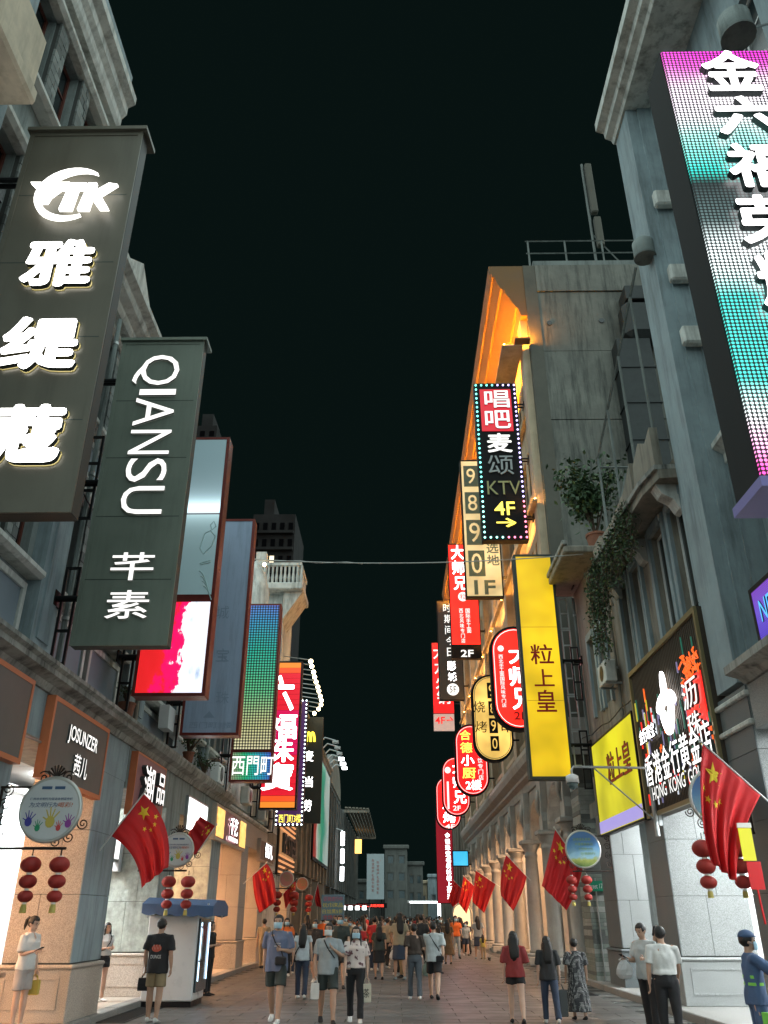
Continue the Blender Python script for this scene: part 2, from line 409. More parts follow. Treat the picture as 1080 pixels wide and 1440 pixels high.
def pillar(T, side, x_street, x_in, y0, y1, z1, mc, ms, plinth=.95, row=1.02, pl=None):
    "stone-clad arcade pillar: core, slabs on the street, camera and far faces, plinth and cap"
    a, b = sorted((x_street, x_in)); z0 = .118
    core = MB().box(a+.02, b-.02, y0+.02, y1-.02, z0, z1).build('pillar', MORTAR, T)
    q = .008
    n = max(1, round((z1-plinth)/row)); hh = (z1-plinth)/n
    for k in range(n):
        za, zb = plinth+k*hh+q/2, plinth+(k+1)*hh-q/2
        mid = (a+b)/2+(.12 if k % 2 else -.1)
        MB().bev(a+.021, mid-q/2, y0, y0+.0195, za, zb, b=.003).build('stone_slab', mc, core)
        MB().bev(mid+q/2, b-.021, y0, y0+.0195, za, zb, b=.003).build('stone_slab', mc, core)
        if side < 0: MB().bev(b-.0195, b, y0, y1, za, zb, b=.003).build('stone_slab', ms, core)
        else: MB().bev(a, a+.0195, y0, y1, za, zb, b=.003).build('stone_slab', ms, core)
    pm_ = pl or mc
    MB().bev(a-.05, b+.05, y0-.05, y1+.05, z0, plinth-.09, b=.01).build('plinth', pm_, core)
    if z1 > 4.05 or True:
        f_ = MB(); xa, xb, zp, zq = a+.12, b-.12, .3, plinth-.2
        f_.box(xa, xa+.03, y0-.062, y0-.0505, zp, zq).box(xb-.03, xb, y0-.062, y0-.0505, zp, zq).box(xa+.03, xb-.03, y0-.062, y0-.0505, zp, zp+.03).box(xa+.03, xb-.03, y0-.062, y0-.0505, zq-.03, zq); f_.build('plinth_panel', pm_, core)
    MB().bev(a-.075, b+.075, y0-.075, y1+.075, plinth-.0895, plinth-.02, b=.025).build('plinth_moulding', pm_, core)
    return core
GLOW = emis('added_glow_white', (.95, 1, .99), 2.6); GLOWW = emis('added_glow_warm', (1, .72, .45), 1.3)  # emission for rear panels added to brighten the shop interiors
def room(T, side, y0, y1, ztop, lightm, wallm, depth=3.2, xs=9.2):
    "lit shop behind the arcade: walls, shelves, an added glowing rear panel and a row of ceiling lights"
    s = side
    w = MB().box(s*xs, s*(xs+depth), y0, y0+.12, .12, ztop).box(s*xs, s*(xs+depth), y1-.12, y1, .12, ztop)
    w.box(s*(xs+depth), s*(xs+depth+.15), y0, y1, .12, ztop).box(s*xs, s*(xs+depth), y0, y1, ztop, ztop+.12)
    w.build('shop_room', wallm, T)
    bx('added_glow_panel', GLOW if lightm is COOL_L else GLOWW, T, s*(xs+depth-.03), s*(xs+depth-.001), y0+.3, y1-.3, .5, ztop-.3)
    for q_ in range(3): bx('display_shelf', WHITE, T, s*(xs+depth-.35), s*(xs+depth-.031), y0+.3, y1-.3, .9+q_*.8, .94+q_*.8)
    for k in range(2):
        yc = y0+(y1-y0)*(k+.5)/2
        bx('ceiling_light', lightm, T, s*(xs+.6), s*(xs+depth-.8), yc-.35, yc+.35, ztop-.06, ztop-.02)
# ------------------------------------------------------------------ left, nearest building
XL = -5.3
LA = thing('arcade_building', 'grey arcade building nearest on the left, brick piers and red-framed windows behind the olive sign', 'building', (XL, 9, 0))
def brick_pier(T, side, xf, y0, y1, z0, z1, d=.0):
    "pier of grey bricks, each its own piece"
    core = MB().box(X(side, xf, d-.03), X(side, xf, d-.28), y0+.01, y1-.01, z0, z1).build('brick_pier', MORTAR, T)
    n = int((z1-z0)/.16); h = (z1-z0)/n
    for k in range(n):
        off = .5 if k % 2 else .68
        ym = y0+(y1-y0)*off
        for (p, q) in ((y0, ym-.006), (ym+.006, y1)):
            e = random.uniform(0, .012)
            MB().box(X(side, xf, d+e), X(side, xf, d-.029), p, q, z0+k*h+.006, z0+(k+1)*h-.006).build('brick', BRICK, core)
# window storeys: openings between stucco pilasters, brick piers between the lights
def storey(T, y0, y1, z0, z1, sill, n, side=-1, xf=XL, fm=REDWOOD, wm=STUCCO, bricks=True, panels=True, head=.35):
    pitch = (y1-y0)/n; ops = []
    for k in range(n):
        ops.append((y0+pitch*k+.17, y0+pitch*(k+1)-.17, sill, z1-head))
    wallgrid(T, side, xf, y0, y1, z0, z1, ops, wm, th=.32, d=-.22)
    for k, o in enumerate(ops):
        window(T, side, xf, *o, fm, d=-.36, mull=0 if pitch < 1 else 1)
        if bricks and k: brick_pier(T, side, xf, o[0]-.33, o[0]-.01, sill, z1-head, d=-.12)
    moulding(T, side, xf, y0, y1, sill-.14, [(-.215, 0), (-.02, 0), (.05, .05), (.05, .12), (-.215, .14)], PALE, 'sill')
    moulding(T, side, xf, y0, y1, z1-head+.01, [(-.215, 0), (-.08, 0), (-.02, .07), (-.02, .15), (-.215, .16)], PALE, 'lintel')
    if panels:
        m = max(1, int((y1-y0)/1.5))
        for k in range(m):
            a = y0+(y1-y0)*k/m+.1; b = y0+(y1-y0)*(k+1)/m-.1
            fr = MB(); za, zb = z0+.14, sill-.24
            da, db = X(side, xf, -.217), X(side, xf, -.15)
            fr.box(da, db, a, a+.1, za, zb).box(da, db, b-.1, b, za, zb).box(da, db, a+.1, b-.1, za, za+.1).box(da, db, a+.1, b-.1, zb-.1, zb)
            fo = fr.build('panel_frame', PALE, T)
            MB().box(da, X(side, xf, -.19), a+.1, b-.1, za+.1, zb-.1).build('panel', PANEL, fo)
def pilaster(T, y0, y1, z0, z1, side=-1, xf=XL, m=STUCCO2, d=0.0, th=.6):
    MB().box(X(side, xf, d), X(side, xf, d-th), y0, y1, z0, z1).build('pilaster', m, T)
    MB().box(X(side, xf, d+.03), X(side, xf, d+.0005), y0+.16, y1-.16, z0+.3, z1-.3).build('pilaster_panel', m, T)
pilaster(LA, 2.6, 3.4, 5.02, 15.2); pilaster(LA, 6.8, 7.5, 5.02, 15.2); pilaster(LA, 11.35, 12.1, 5.02, 12.3); pilaster(LA, 15.9, 16.55, 5.02, 12.3)
storey(LA, 3.4, 6.8, 5.02, 8.5, 6.3, 3); storey(LA, 7.5, 11.35, 5.02, 8.5, 6.3, 4); storey(LA, 12.1, 15.9, 5.02, 8.5, 6.3, 4)
storey(LA, 3.4, 6.8, 8.5, 12.0, 9.6, 3); storey(LA, 7.5, 11.35, 8.5, 12.0, 9.6, 4); storey(LA, 12.1, 15.9, 8.5, 12.0, 9.6, 4)
storey(LA, 3.4, 6.8, 12.0, 15.2, 12.9, 3, panels=False); storey(LA, 7.5, 10.6, 12.0, 15.2, 12.9, 3, panels=False)
moulding(LA, -1, XL, 2.4, 10.7, 15.2, [(-.3, 0), (.02, 0), (.06, .12), (.06, .3), (.14, .42), (.14, .62), (.27, .72), (.27, .9), (-.3, .9)], PALE, 'cornice')
bx('parapet', STUCCO2, LA, -5.7, -5.15, 2.4, 10.6, 16.101, 16.6)
fbx('end_wall', CONC, LA, -1, XL, -.3, -7, 10.6, 10.85, 12.6, 15.9)
moulding(LA, -1, XL, 10.75, 16.6, 12.0, CORN, PALE, 'cornice')
MB().prism([(11.6, 12.62), (13.9, 12.62), (13.5, 13.2), (12.75, 13.75), (12.0, 13.2)], (XL-.25, 0, 0), (0, 1, 0), (0, 0, 1), (.4, 0, 0)).build('pediment', PALE, LA)
fbx('end_wall', STUCCO, LA, -1, XL, -.61, -7, 16.25, 16.55, 5.0, 12.0)
fbx('roof_slab', CONC, LA, -1, XL, -.31, -7, 2.6, 16.5, 11.9, 11.99)
# ledge over the arcade, mouldy on top
LEDGE = mat('mouldy_ledge', (.33, .33, .30), .9, vary=.45, scale=1.7, bump=.15, bscale=30, stain=((.02, .022, .02), 1.0))
moulding(LA, -1, XL, 2.6, 16.62, 4.68, [(-.6, 0), (.05, 0), (.1, .1), (.26, .16), (.26, .24), (.32, .28), (.32, .34), (-.6, .34)], LEDGE, 'ledge')
fbx('arcade_beam', STUCCO2, LA, -1, XL, 0, -1.1, 2.6, 16.6, 4.0, 4.68)
fbx('arcade_ceiling', WHITE, LA, -1, XL, -1.1, -6.5, 2.6, 16.6, 4.3, 4.42)
for y0 in (5.2, 10.15): pillar(LA, -1, XL, XL-1.15, y0, y0+1.45, 4.0, GRANITE_D, STUCCO2, pl=GRANITE_D)
pillar(LA, -1, XL, XL-1.15, 15.05, 16.55, 4.0, GRANITE_W, STUCCO2, pl=GRANITE_W)
for (y0, y1) in ((6.7, 10.1), (11.7, 15.0)):
    room(LA, -1, y0-.5, y1+.5, 4.0, COOL_L if y0 < 8 else WARM_L, WHITE)
    for xc in (-6.3, -7.6): bx('ceiling_light', WARM_L, LA, xc-.2, xc+.2, y0+1.0, y1-.9, 4.23, 4.27)
cb = thing('cream_balcony', 'cream plaster balcony box jutting out at the top left corner', 'balcony', (-4.9, 5, 10.9))
bx('slab', CREAM, cb, -5.298, -4.55, 2.7, 6.95, 10.9, 11.15, bevel=.04)
for (a, b, c, d) in ((-4.72, -4.6, 2.75, 6.9),): bx('parapet', CREAM, cb, a, b, c, d, 11.151, 12.1, bevel=.02)
bx('parapet', CREAM, cb, -5.295, -4.721, 6.78, 6.9, 11.151, 12.1, bevel=.02)
# ------------------------------------------------------------------ second left building
LB = thing('arcade_building', 'low grey arcade building with plants on its ledge, behind the red flag on the left', 'building', (XL, 21, 0))
for k, y0 in enumerate((16.6, 19.75, 23.1, 26.3)): pilaster(LB, y0+.02, y0+.6, 5.02, 9.6, m=STUCCO2)
for (a, b) in ((17.2, 19.77), (20.35, 23.12), (23.7, 26.32)):
    storey(LB, a, b, 5.02, 7.6, 6.0, 3, fm=WHITE, wm=STUCCO, bricks=False); storey(LB, a, b, 7.6, 9.6, 8.1, 3, fm=WHITE, bricks=False, panels=False)
moulding(LB, -1, XL, 16.64, 26.95, 9.6, CORN, PALE, 'cornice')
moulding(LB, -1, XL, 16.64, 26.95, 4.68, [(-.6, 0), (.05, 0), (.1, .1), (.22, .16), (.28, .28), (.28, .34), (-.6, .34)], LEDGE, 'ledge')
fbx('arcade_beam', STUCCO, LB, -1, XL, 0, -1.1, 16.64, 26.9, 3.9, 4.68)
fbx('arcade_ceiling', WHITE, LB, -1, XL, -1.1, -6.5, 16.64, 26.9, 4.3, 4.42)
pillar(LB, -1, XL, XL-1.15, 19.9, 21.2, 3.9, RELIEF, STUCCO, pl=GRANITE_W); pillar(LB, -1, XL, XL-1.15, 25.2, 26.5, 3.9, RELIEF, STUCCO2, pl=GRANITE_W)
for (y0, y1) in ((16.9, 19.8), (21.5, 25.0)):
    room(LB, -1, y0-.2, y1+.2, 4.0, COOL_L if y0 < 18 else WARM_L, WHITE, xs=8.0)
    for xc in (-6.1, -7.2): bx('ceiling_light', WARM_L if y0 > 18 else COOL_L, LB, xc-.25, xc+.25, y0+.5, y1-.7, 4.23, 4.27)
for (y0, z0, w) in ((18.3, 5.03, .5), (19.3, 5.03, .45)):      # small plaster corbels under the windows
    MB().prism([(0, 0), (w, 0), (w*1.1, .5), (-w*.1, .5)], (XL+.02, y0, 5.4), (0, 1, 0), (0, 0, 1), (.22, 0, 0)).build('corbel', WHITE, LB)
# ------------------------------------------------------------------ third left building
LC = thing('arcade_building', 'left arcade building with carved panel over a lit yellow and white fascia', 'building', (XL, 31, 0))
for y0 in (26.98, 31.4, 35.6): pilaster(LC, y0, y0+.55, 5.02, 9.8, m=PALE)
for (a, b) in ((27.53, 31.4), (31.95, 35.6)):
    storey(LC, a, b, 6.2, 9.8, 7.2, 3, fm=WHITE, wm=STUCCO, bricks=False, panels=False)
    fbx('carved_panel', RELIEF, LC, -1, XL, -.1, -.4, a, b, 5.02, 6.2)
moulding(LC, -1, XL, 26.98, 36.1, 9.8, CORN, PALE, 'cornice')
moulding(LC, -1, XL, 26.98, 36.1, 4.7, SILL[:-1]+[(-.6, .3)], PALE, 'ledge')
fbx('arcade_beam', GRANITE_W, LC, -1, XL, 0, -1.1, 26.98, 36.1, 3.9, 4.7)
fbx('arcade_ceiling', WHITE, LC, -1, XL, -1.1, -6.5, 26.98, 36.1, 4.3, 4.42)
for y0 in (30.3, 34.6): pillar(LC, -1, XL, XL-1.15, y0, y0+1.3, 3.9, GRANITE_W, GRANITE, pl=GRANITE_W)
for (y0, y1) in ((27.2, 30.2), (31.7, 34.5)):
    room(LC, -1, y0, y1, 4.0, WARM_L, CREAM)
    for xc in (-6.3, -7.8): bx('ceiling_light', WARM_L, LC, xc-.25, xc+.25, y0+.6, y1-.8, 4.23, 4.27)
# rooftop balcony tower behind the LED sign
tw = thing('roof_tower', 'pale rooftop tower with balustraded balcony above the green LED sign', 'tower', (-6.2, 39, 0))
bx('shaft', PALE, tw, -7.6, -5.32, 37.0, 40.4, .12, 15.6)
p = P(424, 890, y=37.5)
bx('balcony_slab', PALE, tw, -6.9, -4.35, 36.2, 39.0, 15.601, 15.95, bevel=.05)
MB().prism([(-5.3, 14.2), (-4.4, 15.58), (-5.3, 15.58)], (0, 36.6, 0), (1, 0, 0), (0, 0, 1), (0, 2, 0)).build('bracket', PALE, tw)
bx('handrail', PALE, tw, -6.8, -4.45, 36.3, 36.5, 16.85, 17.0); bx('handrail', PALE, tw, -4.65, -4.45, 36.501, 38.9, 16.85, 17.0)
for k in range(12): MB().lathe([(.05, 15.95), (.08, 16.25), (.045, 16.5), (.06, 16.85)], (-6.65+k*.2, 36.4, 0), 8).build('baluster', PALE, tw)
for k in range(10): MB().lathe([(.05, 15.95), (.08, 16.25), (.045, 16.5), (.06, 16.85)], (-4.55, 36.7+k*.23, 0), 8).build('baluster', PALE, tw)
bx('end_post', PALE, tw, -6.75, -6.25, 36.6, 37.1, 15.951, 17.7)
ur = thing('roof_finial', 'pale plaster finial dome on the roofline beside the blue sign', 'finial', (-5.6, 30.5, 9.8))
MB().lathe([(.55, 10.4), (.55, 12.2), (.7, 12.3), (.62, 12.6), (.6, 13.3), (.45, 13.9), (.22, 14.4), (.05, 14.6)], (-5.6, 30.5, 0), 14).build('finial_body', PALE, ur, smooth=True)
# ------------------------------------------------------------------ farther left buildings
LD = thing('arcade_building', 'left building with warm neon louvres and round red lantern boards', 'building', (XL, 41, 0))
for y0 in (36.15, 40.3, 44.6): pilaster(LD, y0, y0+.5, 4.9, 11.4, m=CONC2)
for (a, b) in ((36.65, 40.3), (40.8, 44.6)):
    storey(LD, a, b, 7.4, 11.4, 8.2, 3, fm=WHITE, wm=CONC2, bricks=False, panels=False); fbx('spandrel', CONC2, LD, -1, XL, -.2, -.5, a, b, 4.9, 7.4)
moulding(LD, -1, XL, 36.15, 45.1, 11.4, CORN, PALE, 'cornice')
fbx('arcade_beam', CONC2, LD, -1, XL, 0, -1.1, 36.15, 45.1, 3.9, 4.9)
fbx('arcade_ceiling', WHITE, LD, -1, XL, -1.1, -6.5, 36.15, 45.1, 4.3, 4.42)
for y0 in (39.6, 44.0): pillar(LD, -1, XL, XL-1.1, y0, y0+1.05, 3.9, GRANITE_W, GRANITE, pl=GRANITE_W)
for (y0, y1) in ((36.3, 39.5), (40.8, 43.9)):
    room(LD, -1, y0, y1, 4.0, WARM_L, CREAM); bx('ceiling_light', WARM_L, LD, -6.8, -6.2, y0+.5, y1-.5, 4.23, 4.27)
def far_block(label, side, xf, y0, y1, z1, wm, fl=3.4, n=4, pitch=2.6, corn=True, lit=0, cat='building', fm=WHITE, name='street_building', z0=4.4, depth=9, glassm=None):
    T = thing(name, label, cat, (xf, (y0+y1)/2, 0))
    zs = z0; ops = []; nb = max(1, int((y1-y0)/pitch))
    pw = (y1-y0)/nb
    while zs+fl <= z1+.01:
        for k in range(nb): ops.append((y0+pw*k+pw*.22, y0+pw*(k+1)-pw*.22, zs+.9, zs+fl-.5))
        zs += fl
    wallgrid(T, side, xf, y0, y1, z0-.6, z1, ops, wm, th=.35)
    for i, o in enumerate(ops): window(T, side, xf, *o, fm, glassm or GLASS, d=-.15, mull=1, trans=False, t=.09)
    for e, yy in enumerate((y0, y1-.3)): fbx('end_wall', wm, T, side, xf, -.351, -depth, yy, yy+.3, .12, z1)
    fbx('roof_slab', wm, T, side, xf, -.351, -depth, y0+.301, y1-.301, z1-.3, z1)
    for k in range(nb+1):
        yy = y0+pw*k; fbx('pilaster', wm, T, side, xf, .16, .001, yy-.2, yy+.2, z0-.6, z1-.01)
    if corn: moulding(T, side, xf, y0-.1, y1+.1, z1, CORN, wm, 'cornice')
    for k in range(nb//2+1):
        yy = min(y0+pw*2*k, y1-.8); fbx('pillar', wm, T, side, xf, 0, -.8, yy, yy+.7, .12, z0-.6)
    fbx('shop_front', GLASS, T, side, xf, -3.0, -3.2, y0, y1, .12, z0-.6)
    return T
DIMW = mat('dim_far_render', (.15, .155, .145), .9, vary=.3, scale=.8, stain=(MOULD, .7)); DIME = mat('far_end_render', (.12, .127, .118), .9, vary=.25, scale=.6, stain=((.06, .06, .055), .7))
LE = far_block('tall dark left building carrying the green and red poster billboard', -1, XL, 45.2, 66, 11.3, CONC2, pitch=2.4)
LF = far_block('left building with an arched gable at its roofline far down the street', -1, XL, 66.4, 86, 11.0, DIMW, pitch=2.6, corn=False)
prof = [(67.6, 11.0)]+[(74.2-6.6*math.cos(math.pi*k/14), 11.0+3.4*math.sin(math.pi*k/14)) for k in range(1, 14)]+[(80.8, 11.0)]
MB().prism(prof, (XL-.5, 0, 0), (0, 1, 0), (0, 0, 1), (.6, 0, 0)).build('arched_gable', DIMW, LF)
prof2 = [(68.4, 11.3)]+[(74.2-5.8*math.cos(math.pi*k/14), 11.3+2.6*math.sin(math.pi*k/14)) for k in range(1, 14)]+[(80.0, 11.3)]
MB().prism(prof2, (XL+.101, 0, 0), (0, 1, 0), (0, 0, 1), (.08, 0, 0)).build('gable_moulding', CONC2, LF)
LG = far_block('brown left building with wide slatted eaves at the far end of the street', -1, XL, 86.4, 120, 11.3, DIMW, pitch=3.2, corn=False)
for k in range(7): fbx('eave_slat', CONC2, LG, -1, XL, 2.6-.36*k, 2.36-.36*k, 87, 119.5, 11.4+.02*k, 11.52+.02*k)
bx('eave_beam', CONC2, LG, XL-.2, XL+2.6, 87.2, 87.6, 11.1, 11.39); bx('eave_beam', CONC2, LG, XL-.2, XL+2.6, 118, 118.4, 11.1, 11.39)
# ------------------------------------------------------------------ right, nearest building
XR = 5.5
RA = thing('corner_building', 'blue-grey corner building with stepped pilaster and cornice behind the video wall on the right', 'building', (6.4, 8, 0))
wallgrid(RA, 1, 6.45, 2.5, 12.9, 4.9, 18.6, [(yy, yy+1.5, zz, zz+2.2) for zz in (6.3, 10.4, 14.6) for yy in (3.4, 6.2, 9.0, 11.1)], STUCCO2, th=.35)
for zz in (6.3, 10.4, 14.6):
    for yy in (3.4, 6.2, 9.0, 11.1):
        window(RA, 1, 6.45, yy, yy+1.5, zz, zz+2.2, WHITE, d=-.15)
        moulding(RA, 1, 6.45, yy-.2, yy+1.7, zz-.2, [(-.01, 0), (.14, 0), (.22, .07), (.22, .19), (-.01, .195)], PALE, 'sill')
for (xs, a, b) in ((5.5, 13.0, 13.9), (5.75, 12.95, 13.0), (6.05, 12.92, 12.95)):
    bx('pilaster', STUCCO2, RA, xs, 6.46, a, b-.0005, 5.0, 18.6)
moulding(RA, 1, 6.45, 9.6, 12.95, 8.9, [(-.01, 0), (.3, 0), (.42, .12), (.42, .3), (.6, .42), (.6, .52), (-.01, .52)], PALE, 'string_course')
moulding(RA, 1, 6.45, 2.5, 9.2, 8.9, [(-.01, 0), (.3, 0), (.42, .12), (.42, .3), (.6, .42), (.6, .52), (-.01, .52)], PALE, 'string_course')
for zz in (11.6, 13.2, 15.3): bx('pilaster_band', PALE, RA, 5.66, 6.44, 12.72, 12.918, zz, zz+.42, bevel=.04)
moulding(RA, 1, 6.45, 2.5, 13.95, 18.6, [(-.4, 0), (1.0, 0), (1.04, .12), (1.18, .2), (1.2, .38), (1.38, .46), (1.38, .72), (-.4, .72)], PALE, 'cornice')
bx('end_wall', STUCCO, RA, 5.95, 14, 13.4, 13.88, 10.4, 18.6)
pillar(RA, 1, 5.5, 6.6, 12.75, 13.95, 4.9, GRANITE, GRANITE_D)
for zz in (4.28, 4.72): bx('pillar_band', PALE, RA, 5.44, 6.66, 12.69, 14.0, zz, zz+.09, bevel=.02)
pillar(RA, 1, 5.5, 6.6, 7.6, 8.8, 4.9, GRANITE, GRANITE_D)
bx('arcade_beam', GRANITE, RA, 5.52, 6.4, 2.5, 12.7, 4.2, 4.88)
bx('arcade_ceiling', WHITE, RA, 6.4, 12, 2.5, 13.9, 4.4, 4.5)
moulding(RA, 1, 5.5, 2.5, 12.7, 4.89, [(-.9, 0), (.02, 0), (.1, .08), (.3, .14), (.3, .26), (-.9, .26)], LEDGE, 'ledge')
room(RA, 1, 9.0, 12.9, 4.0, COOL_L, WHITE); bx('ceiling_light', COOL_L, RA, 7.2, 7.8, 9.6, 12.3, 4.33, 4.38)
# ------------------------------------------------------------------ second right building (balcony, vines, jeweller)
RB = thing('balcony_building', 'weathered right building with a curved vine-hung balcony over the jeweller sign', 'building', (5.6, 19.5, 0))
ops = [(14.3, 15.15, 6.75, 9.1), (15.6, 16.5, 6.75, 9.1), (17.5, 18.2, 6.75, 9.0), (18.6, 19.3, 6.75, 9.0), (21.2, 21.9, 6.75, 8.8), (22.4, 23.1, 6.75, 8.8)]
wallgrid(RB, 1, 5.7, 13.95, 24.6, 4.5, 10.0, ops, CONC2, th=.35)
for o in ops:
    window(RB, 1, 5.7, *o, WHITE, GLASS, d=-.12, mull=1, trans=False)
    for (a, b, c, d) in ((o[0]-.16, o[0]-.002, o[2]-.1, o[3]+.18), (o[1]+.002, o[1]+.16, o[2]-.1, o[3]+.18)):
        bx('window_surround', STUCCO2, RB, 5.62, 5.699, a, b, c, d)
    bx('window_surround', STUCCO2, RB, 5.6, 5.699, o[0]-.001, o[1]+.001, o[3]+.002, o[3]+.2)
bx('end_wall', CONC2, RB, 6.06, 14, 24.3, 24.6, 4.5, 10.0)
bx('roof_terrace', CONC, RB, 6.06, 14, 13.95, 24.6, 9.85, 10.0)
# balcony slab, swelling outward to the street
pts = [(5.69, 14.0), (5.2, 14.05), (5.08, 14.8), (5.05, 16.5), (5.08, 18.6), (5.2, 19.6), (5.69, 19.7)]
MB().prism(pts, (0, 0, 9.32), (1, 0, 0), (0, 1, 0), (0, 0, .2)).build('balcony_slab', CONC2, RB)
MB().prism([(a-.07 if a < 5.5 else a, b) for a, b in pts], (0, 0, 9.521), (1, 0, 0), (0, 1, 0), (0, 0, .1)).build('balcony_moulding', LEDGE, RB)
for yy in (14.3, 16.9, 19.2):
    MB().prism([(5.695, 8.75), (5.6, 8.8), (5.5, 9.0), (5.3, 9.12), (5.2, 9.319), (5.695, 9.319)], (0, yy, 0), (1, 0, 0), (0, 0, 1), (0, .34, 0)).build('console_bracket', PALE, RB)
MB().prism([(14.1, 0), (15.6, 0), (15.4, .75), (14.9, 1.0), (14.5, .75), (14.1, .9)], (5.18, 0, 9.622), (0, 1, 0), (0, 0, 1), (.16, 0, 0)).build('balcony_parapet', CONC2, RB)
MB().prism([(15.65, 0), (19.5, 0), (19.5, .55), (17.6, .45), (16.3, .6), (15.65, .95)], (5.18, 0, 9.622), (0, 1, 0), (0, 0, 1), (.14, 0, 0)).build('balcony_parapet', CONC2, RB)
# second balcony farther along
bx('upper_wall', CONC2, RB, 5.7, 6.05, 20.6, 24.6, 10.001, 11.1); bx('balcony_slab', CONC2, RB, 4.75, 5.69, 20.9, 24.5, 10.75, 10.95, bevel=.03); bx('balcony_edge', LEDGE, RB, 4.7, 4.86, 20.85, 24.5, 10.96, 11.1, bevel=.02)
MB().tube([(4.95, 24.4, 6.2), (4.8, 24.4, 8.0), (4.78, 24.3, 10.74)], .06).build('drain_pipe', BLACKM, RB)
# louvred roof shed and galvanised fence on the terrace
sh = thing('roof_shed', 'slatted metal shed on the terrace behind the galvanised railing', 'shed', (8.6, 22, 10))
bx('frame', CONC, sh, 7.3, 10.6, 21.0, 23.8, 10.001, 13.4)
for k in range(16): MB().add([(6.9, 20.9, 10.25+k*.19), (10.4, 20.9, 10.25+k*.19), (10.4, 20.995, 10.38+k*.19), (6.9, 20.995, 10.38+k*.19), (6.9, 20.9, 10.27+k*.19), (10.4, 20.9, 10.27+k*.19), (10.4, 20.995, 10.4+k*.19), (6.9, 20.995, 10.4+k*.19)], [(0, 1, 2, 3), (7, 6, 5, 4), (0, 4, 5, 1), (1, 5, 6, 2), (2, 6, 7, 3), (3, 7, 4, 0)]).build('louvre', STUCCO, sh)
fe = thing('terrace_fence', 'tall galvanised angle-iron fence frame rising from the vine balcony', 'fence', (5.6, 18, 10))
def bar(T, a, b, r=.035, nm='post', m=CONC): return MB().tube([a, b], r, 4).build(nm, m, T)
FZ = lambda y: 15.4-(y-14.6)*.42
for yy in (15.4, 16.9, 18.4, 19.9): bar(fe, (5.75, yy, 10.0), (5.75, yy, FZ(yy)))
bar(fe, (5.75, 14.7, FZ(14.7)), (5.75, 20.1, FZ(20.1)), nm='rail'); bar(fe, (5.75, 19.95, 12.9), (8.6, 19.95, 12.9), nm='rail')
bar(fe, (5.75, 19.97, 10.0), (6.6, 20.3, 12.9), nm='brace')
# arcade level of the second right building
pillar(RB, 1, 5.5, 7.0, 17.95, 19.2, 4.1, GRANITE, GRANITE_D, pl=GRANITE); pillar(RB, 1, 5.5, 6.3, 22.5, 23.9, 4.1, GRANITE, GRANITE_D, pl=GRANITE_D)
bx('arcade_beam', CONC, RB, 5.52, 6.7, 13.95, 24.6, 4.1, 4.49)
bx('arcade_ceiling', WHITE, RB, 6.701, 12.4, 13.95, 24.6, 4.3, 4.42)
room(RB, 1, 14.1, 18.6, 4.0, COOL_L, WHITE, xs=8.6); room(RB, 1, 18.8, 24.3, 4.0, COOL_L, WHITE, xs=8.6)
for (a, b) in ((14.6, 17.4), (19.6, 22.2)): bx('ceiling_light', COOL_L, RB, 7.0, 7.6, a, b, 4.23, 4.27)
# striped stone pier beside it: courses of thin slabs, each a piece
sp = thing('striped_pier', 'pier of thin grey and green stone courses beside the second right building', 'pier', (5.5, 25, 0))
bx('core', MORTAR, sp, 5.32, 6.28, 24.72, 25.78, -.005, 5.2)
SL = [mat('pier_stone_%s' % n, c, .7, vary=.3, scale=4, bump=.3, bscale=20) for n, c in (('pale', (.33, .34, .31)), ('green', (.20, .23, .20)), ('dark', (.12, .13, .12)))]
z = .0; k = 0
while z < 5.0:
    h = random.choice((.09, .12, .15)); xm = 5.3+random.uniform(.3, .7)
    for (a, b) in ((5.28, xm-.004), (xm+.004, 6.3)):
        bx('stone', random.choice(SL), sp, a, b, 24.7-random.uniform(0, .02), 24.719, z+.004, z+h-.004)
    bx('stone', random.choice(SL), sp, 5.28-random.uniform(0, .02), 5.319, 24.7205, 25.8, z+.004, z+h-.004); z += h
# ------------------------------------------------------------------ large right building with arcade and floodlit cornice
RCY0, RCY1 = 26.0, 64.5
RC = thing('arcade_block', 'tall right building with a floodlit orange cornice, blank concrete gable and column arcade', 'building', (5.5, 45, 0))
OCH = mat('ochre_stucco', (.50, .40, .28), .8, vary=.2, scale=1.4, bump=.2, bscale=24, stain=((.2, .14, .08), .5))
STONE = mat('arcade_stone', (.40, .385, .35), .65, vary=.2, scale=1.8, bump=.15, bscale=30, stain=((.16, .15, .13), .4))
NB = 8; BW = (RCY1-RCY0-.9)/NB
ops = []
for zz in (8.1, 12.2, 16.2, 20.0):
    for k in range(NB):
        a = RCY0+.9+BW*k
        ops += [(a+.75, a+BW/2-.25, zz, zz+2.4), (a+BW/2+.25, a+BW-.75, zz, zz+2.4)]
wallgrid(RC, 1, XR, RCY0+.3, RCY1, 7.3, 24.0, ops, OCH, th=.35)
for o in ops: window(RC, 1, XR, *o, OCH, GLASS, d=-.14, mull=1)
for k in range(NB+1):
    a = RCY0+.301+(BW*k if k else 0)
    bx('pilaster', OCH, RC, XR-.32, XR-.001, a, a+.7, 7.3, 23.4)
    if k < NB:
        for zz in (8.1, 12.2, 16.2, 20.0):
            bx('sill', OCH, RC, XR-.2, XR-.001, a+1.2, a+BW-.1, zz-.25, zz-.02, bevel=.03)
ZC = 23.4
AMBER_L = emis('amber_strip_light', (1, .42, .07), 110.0)
OCHD = mat('cornice_stucco', (.15, .085, .035), .75, vary=.12, scale=1.4)
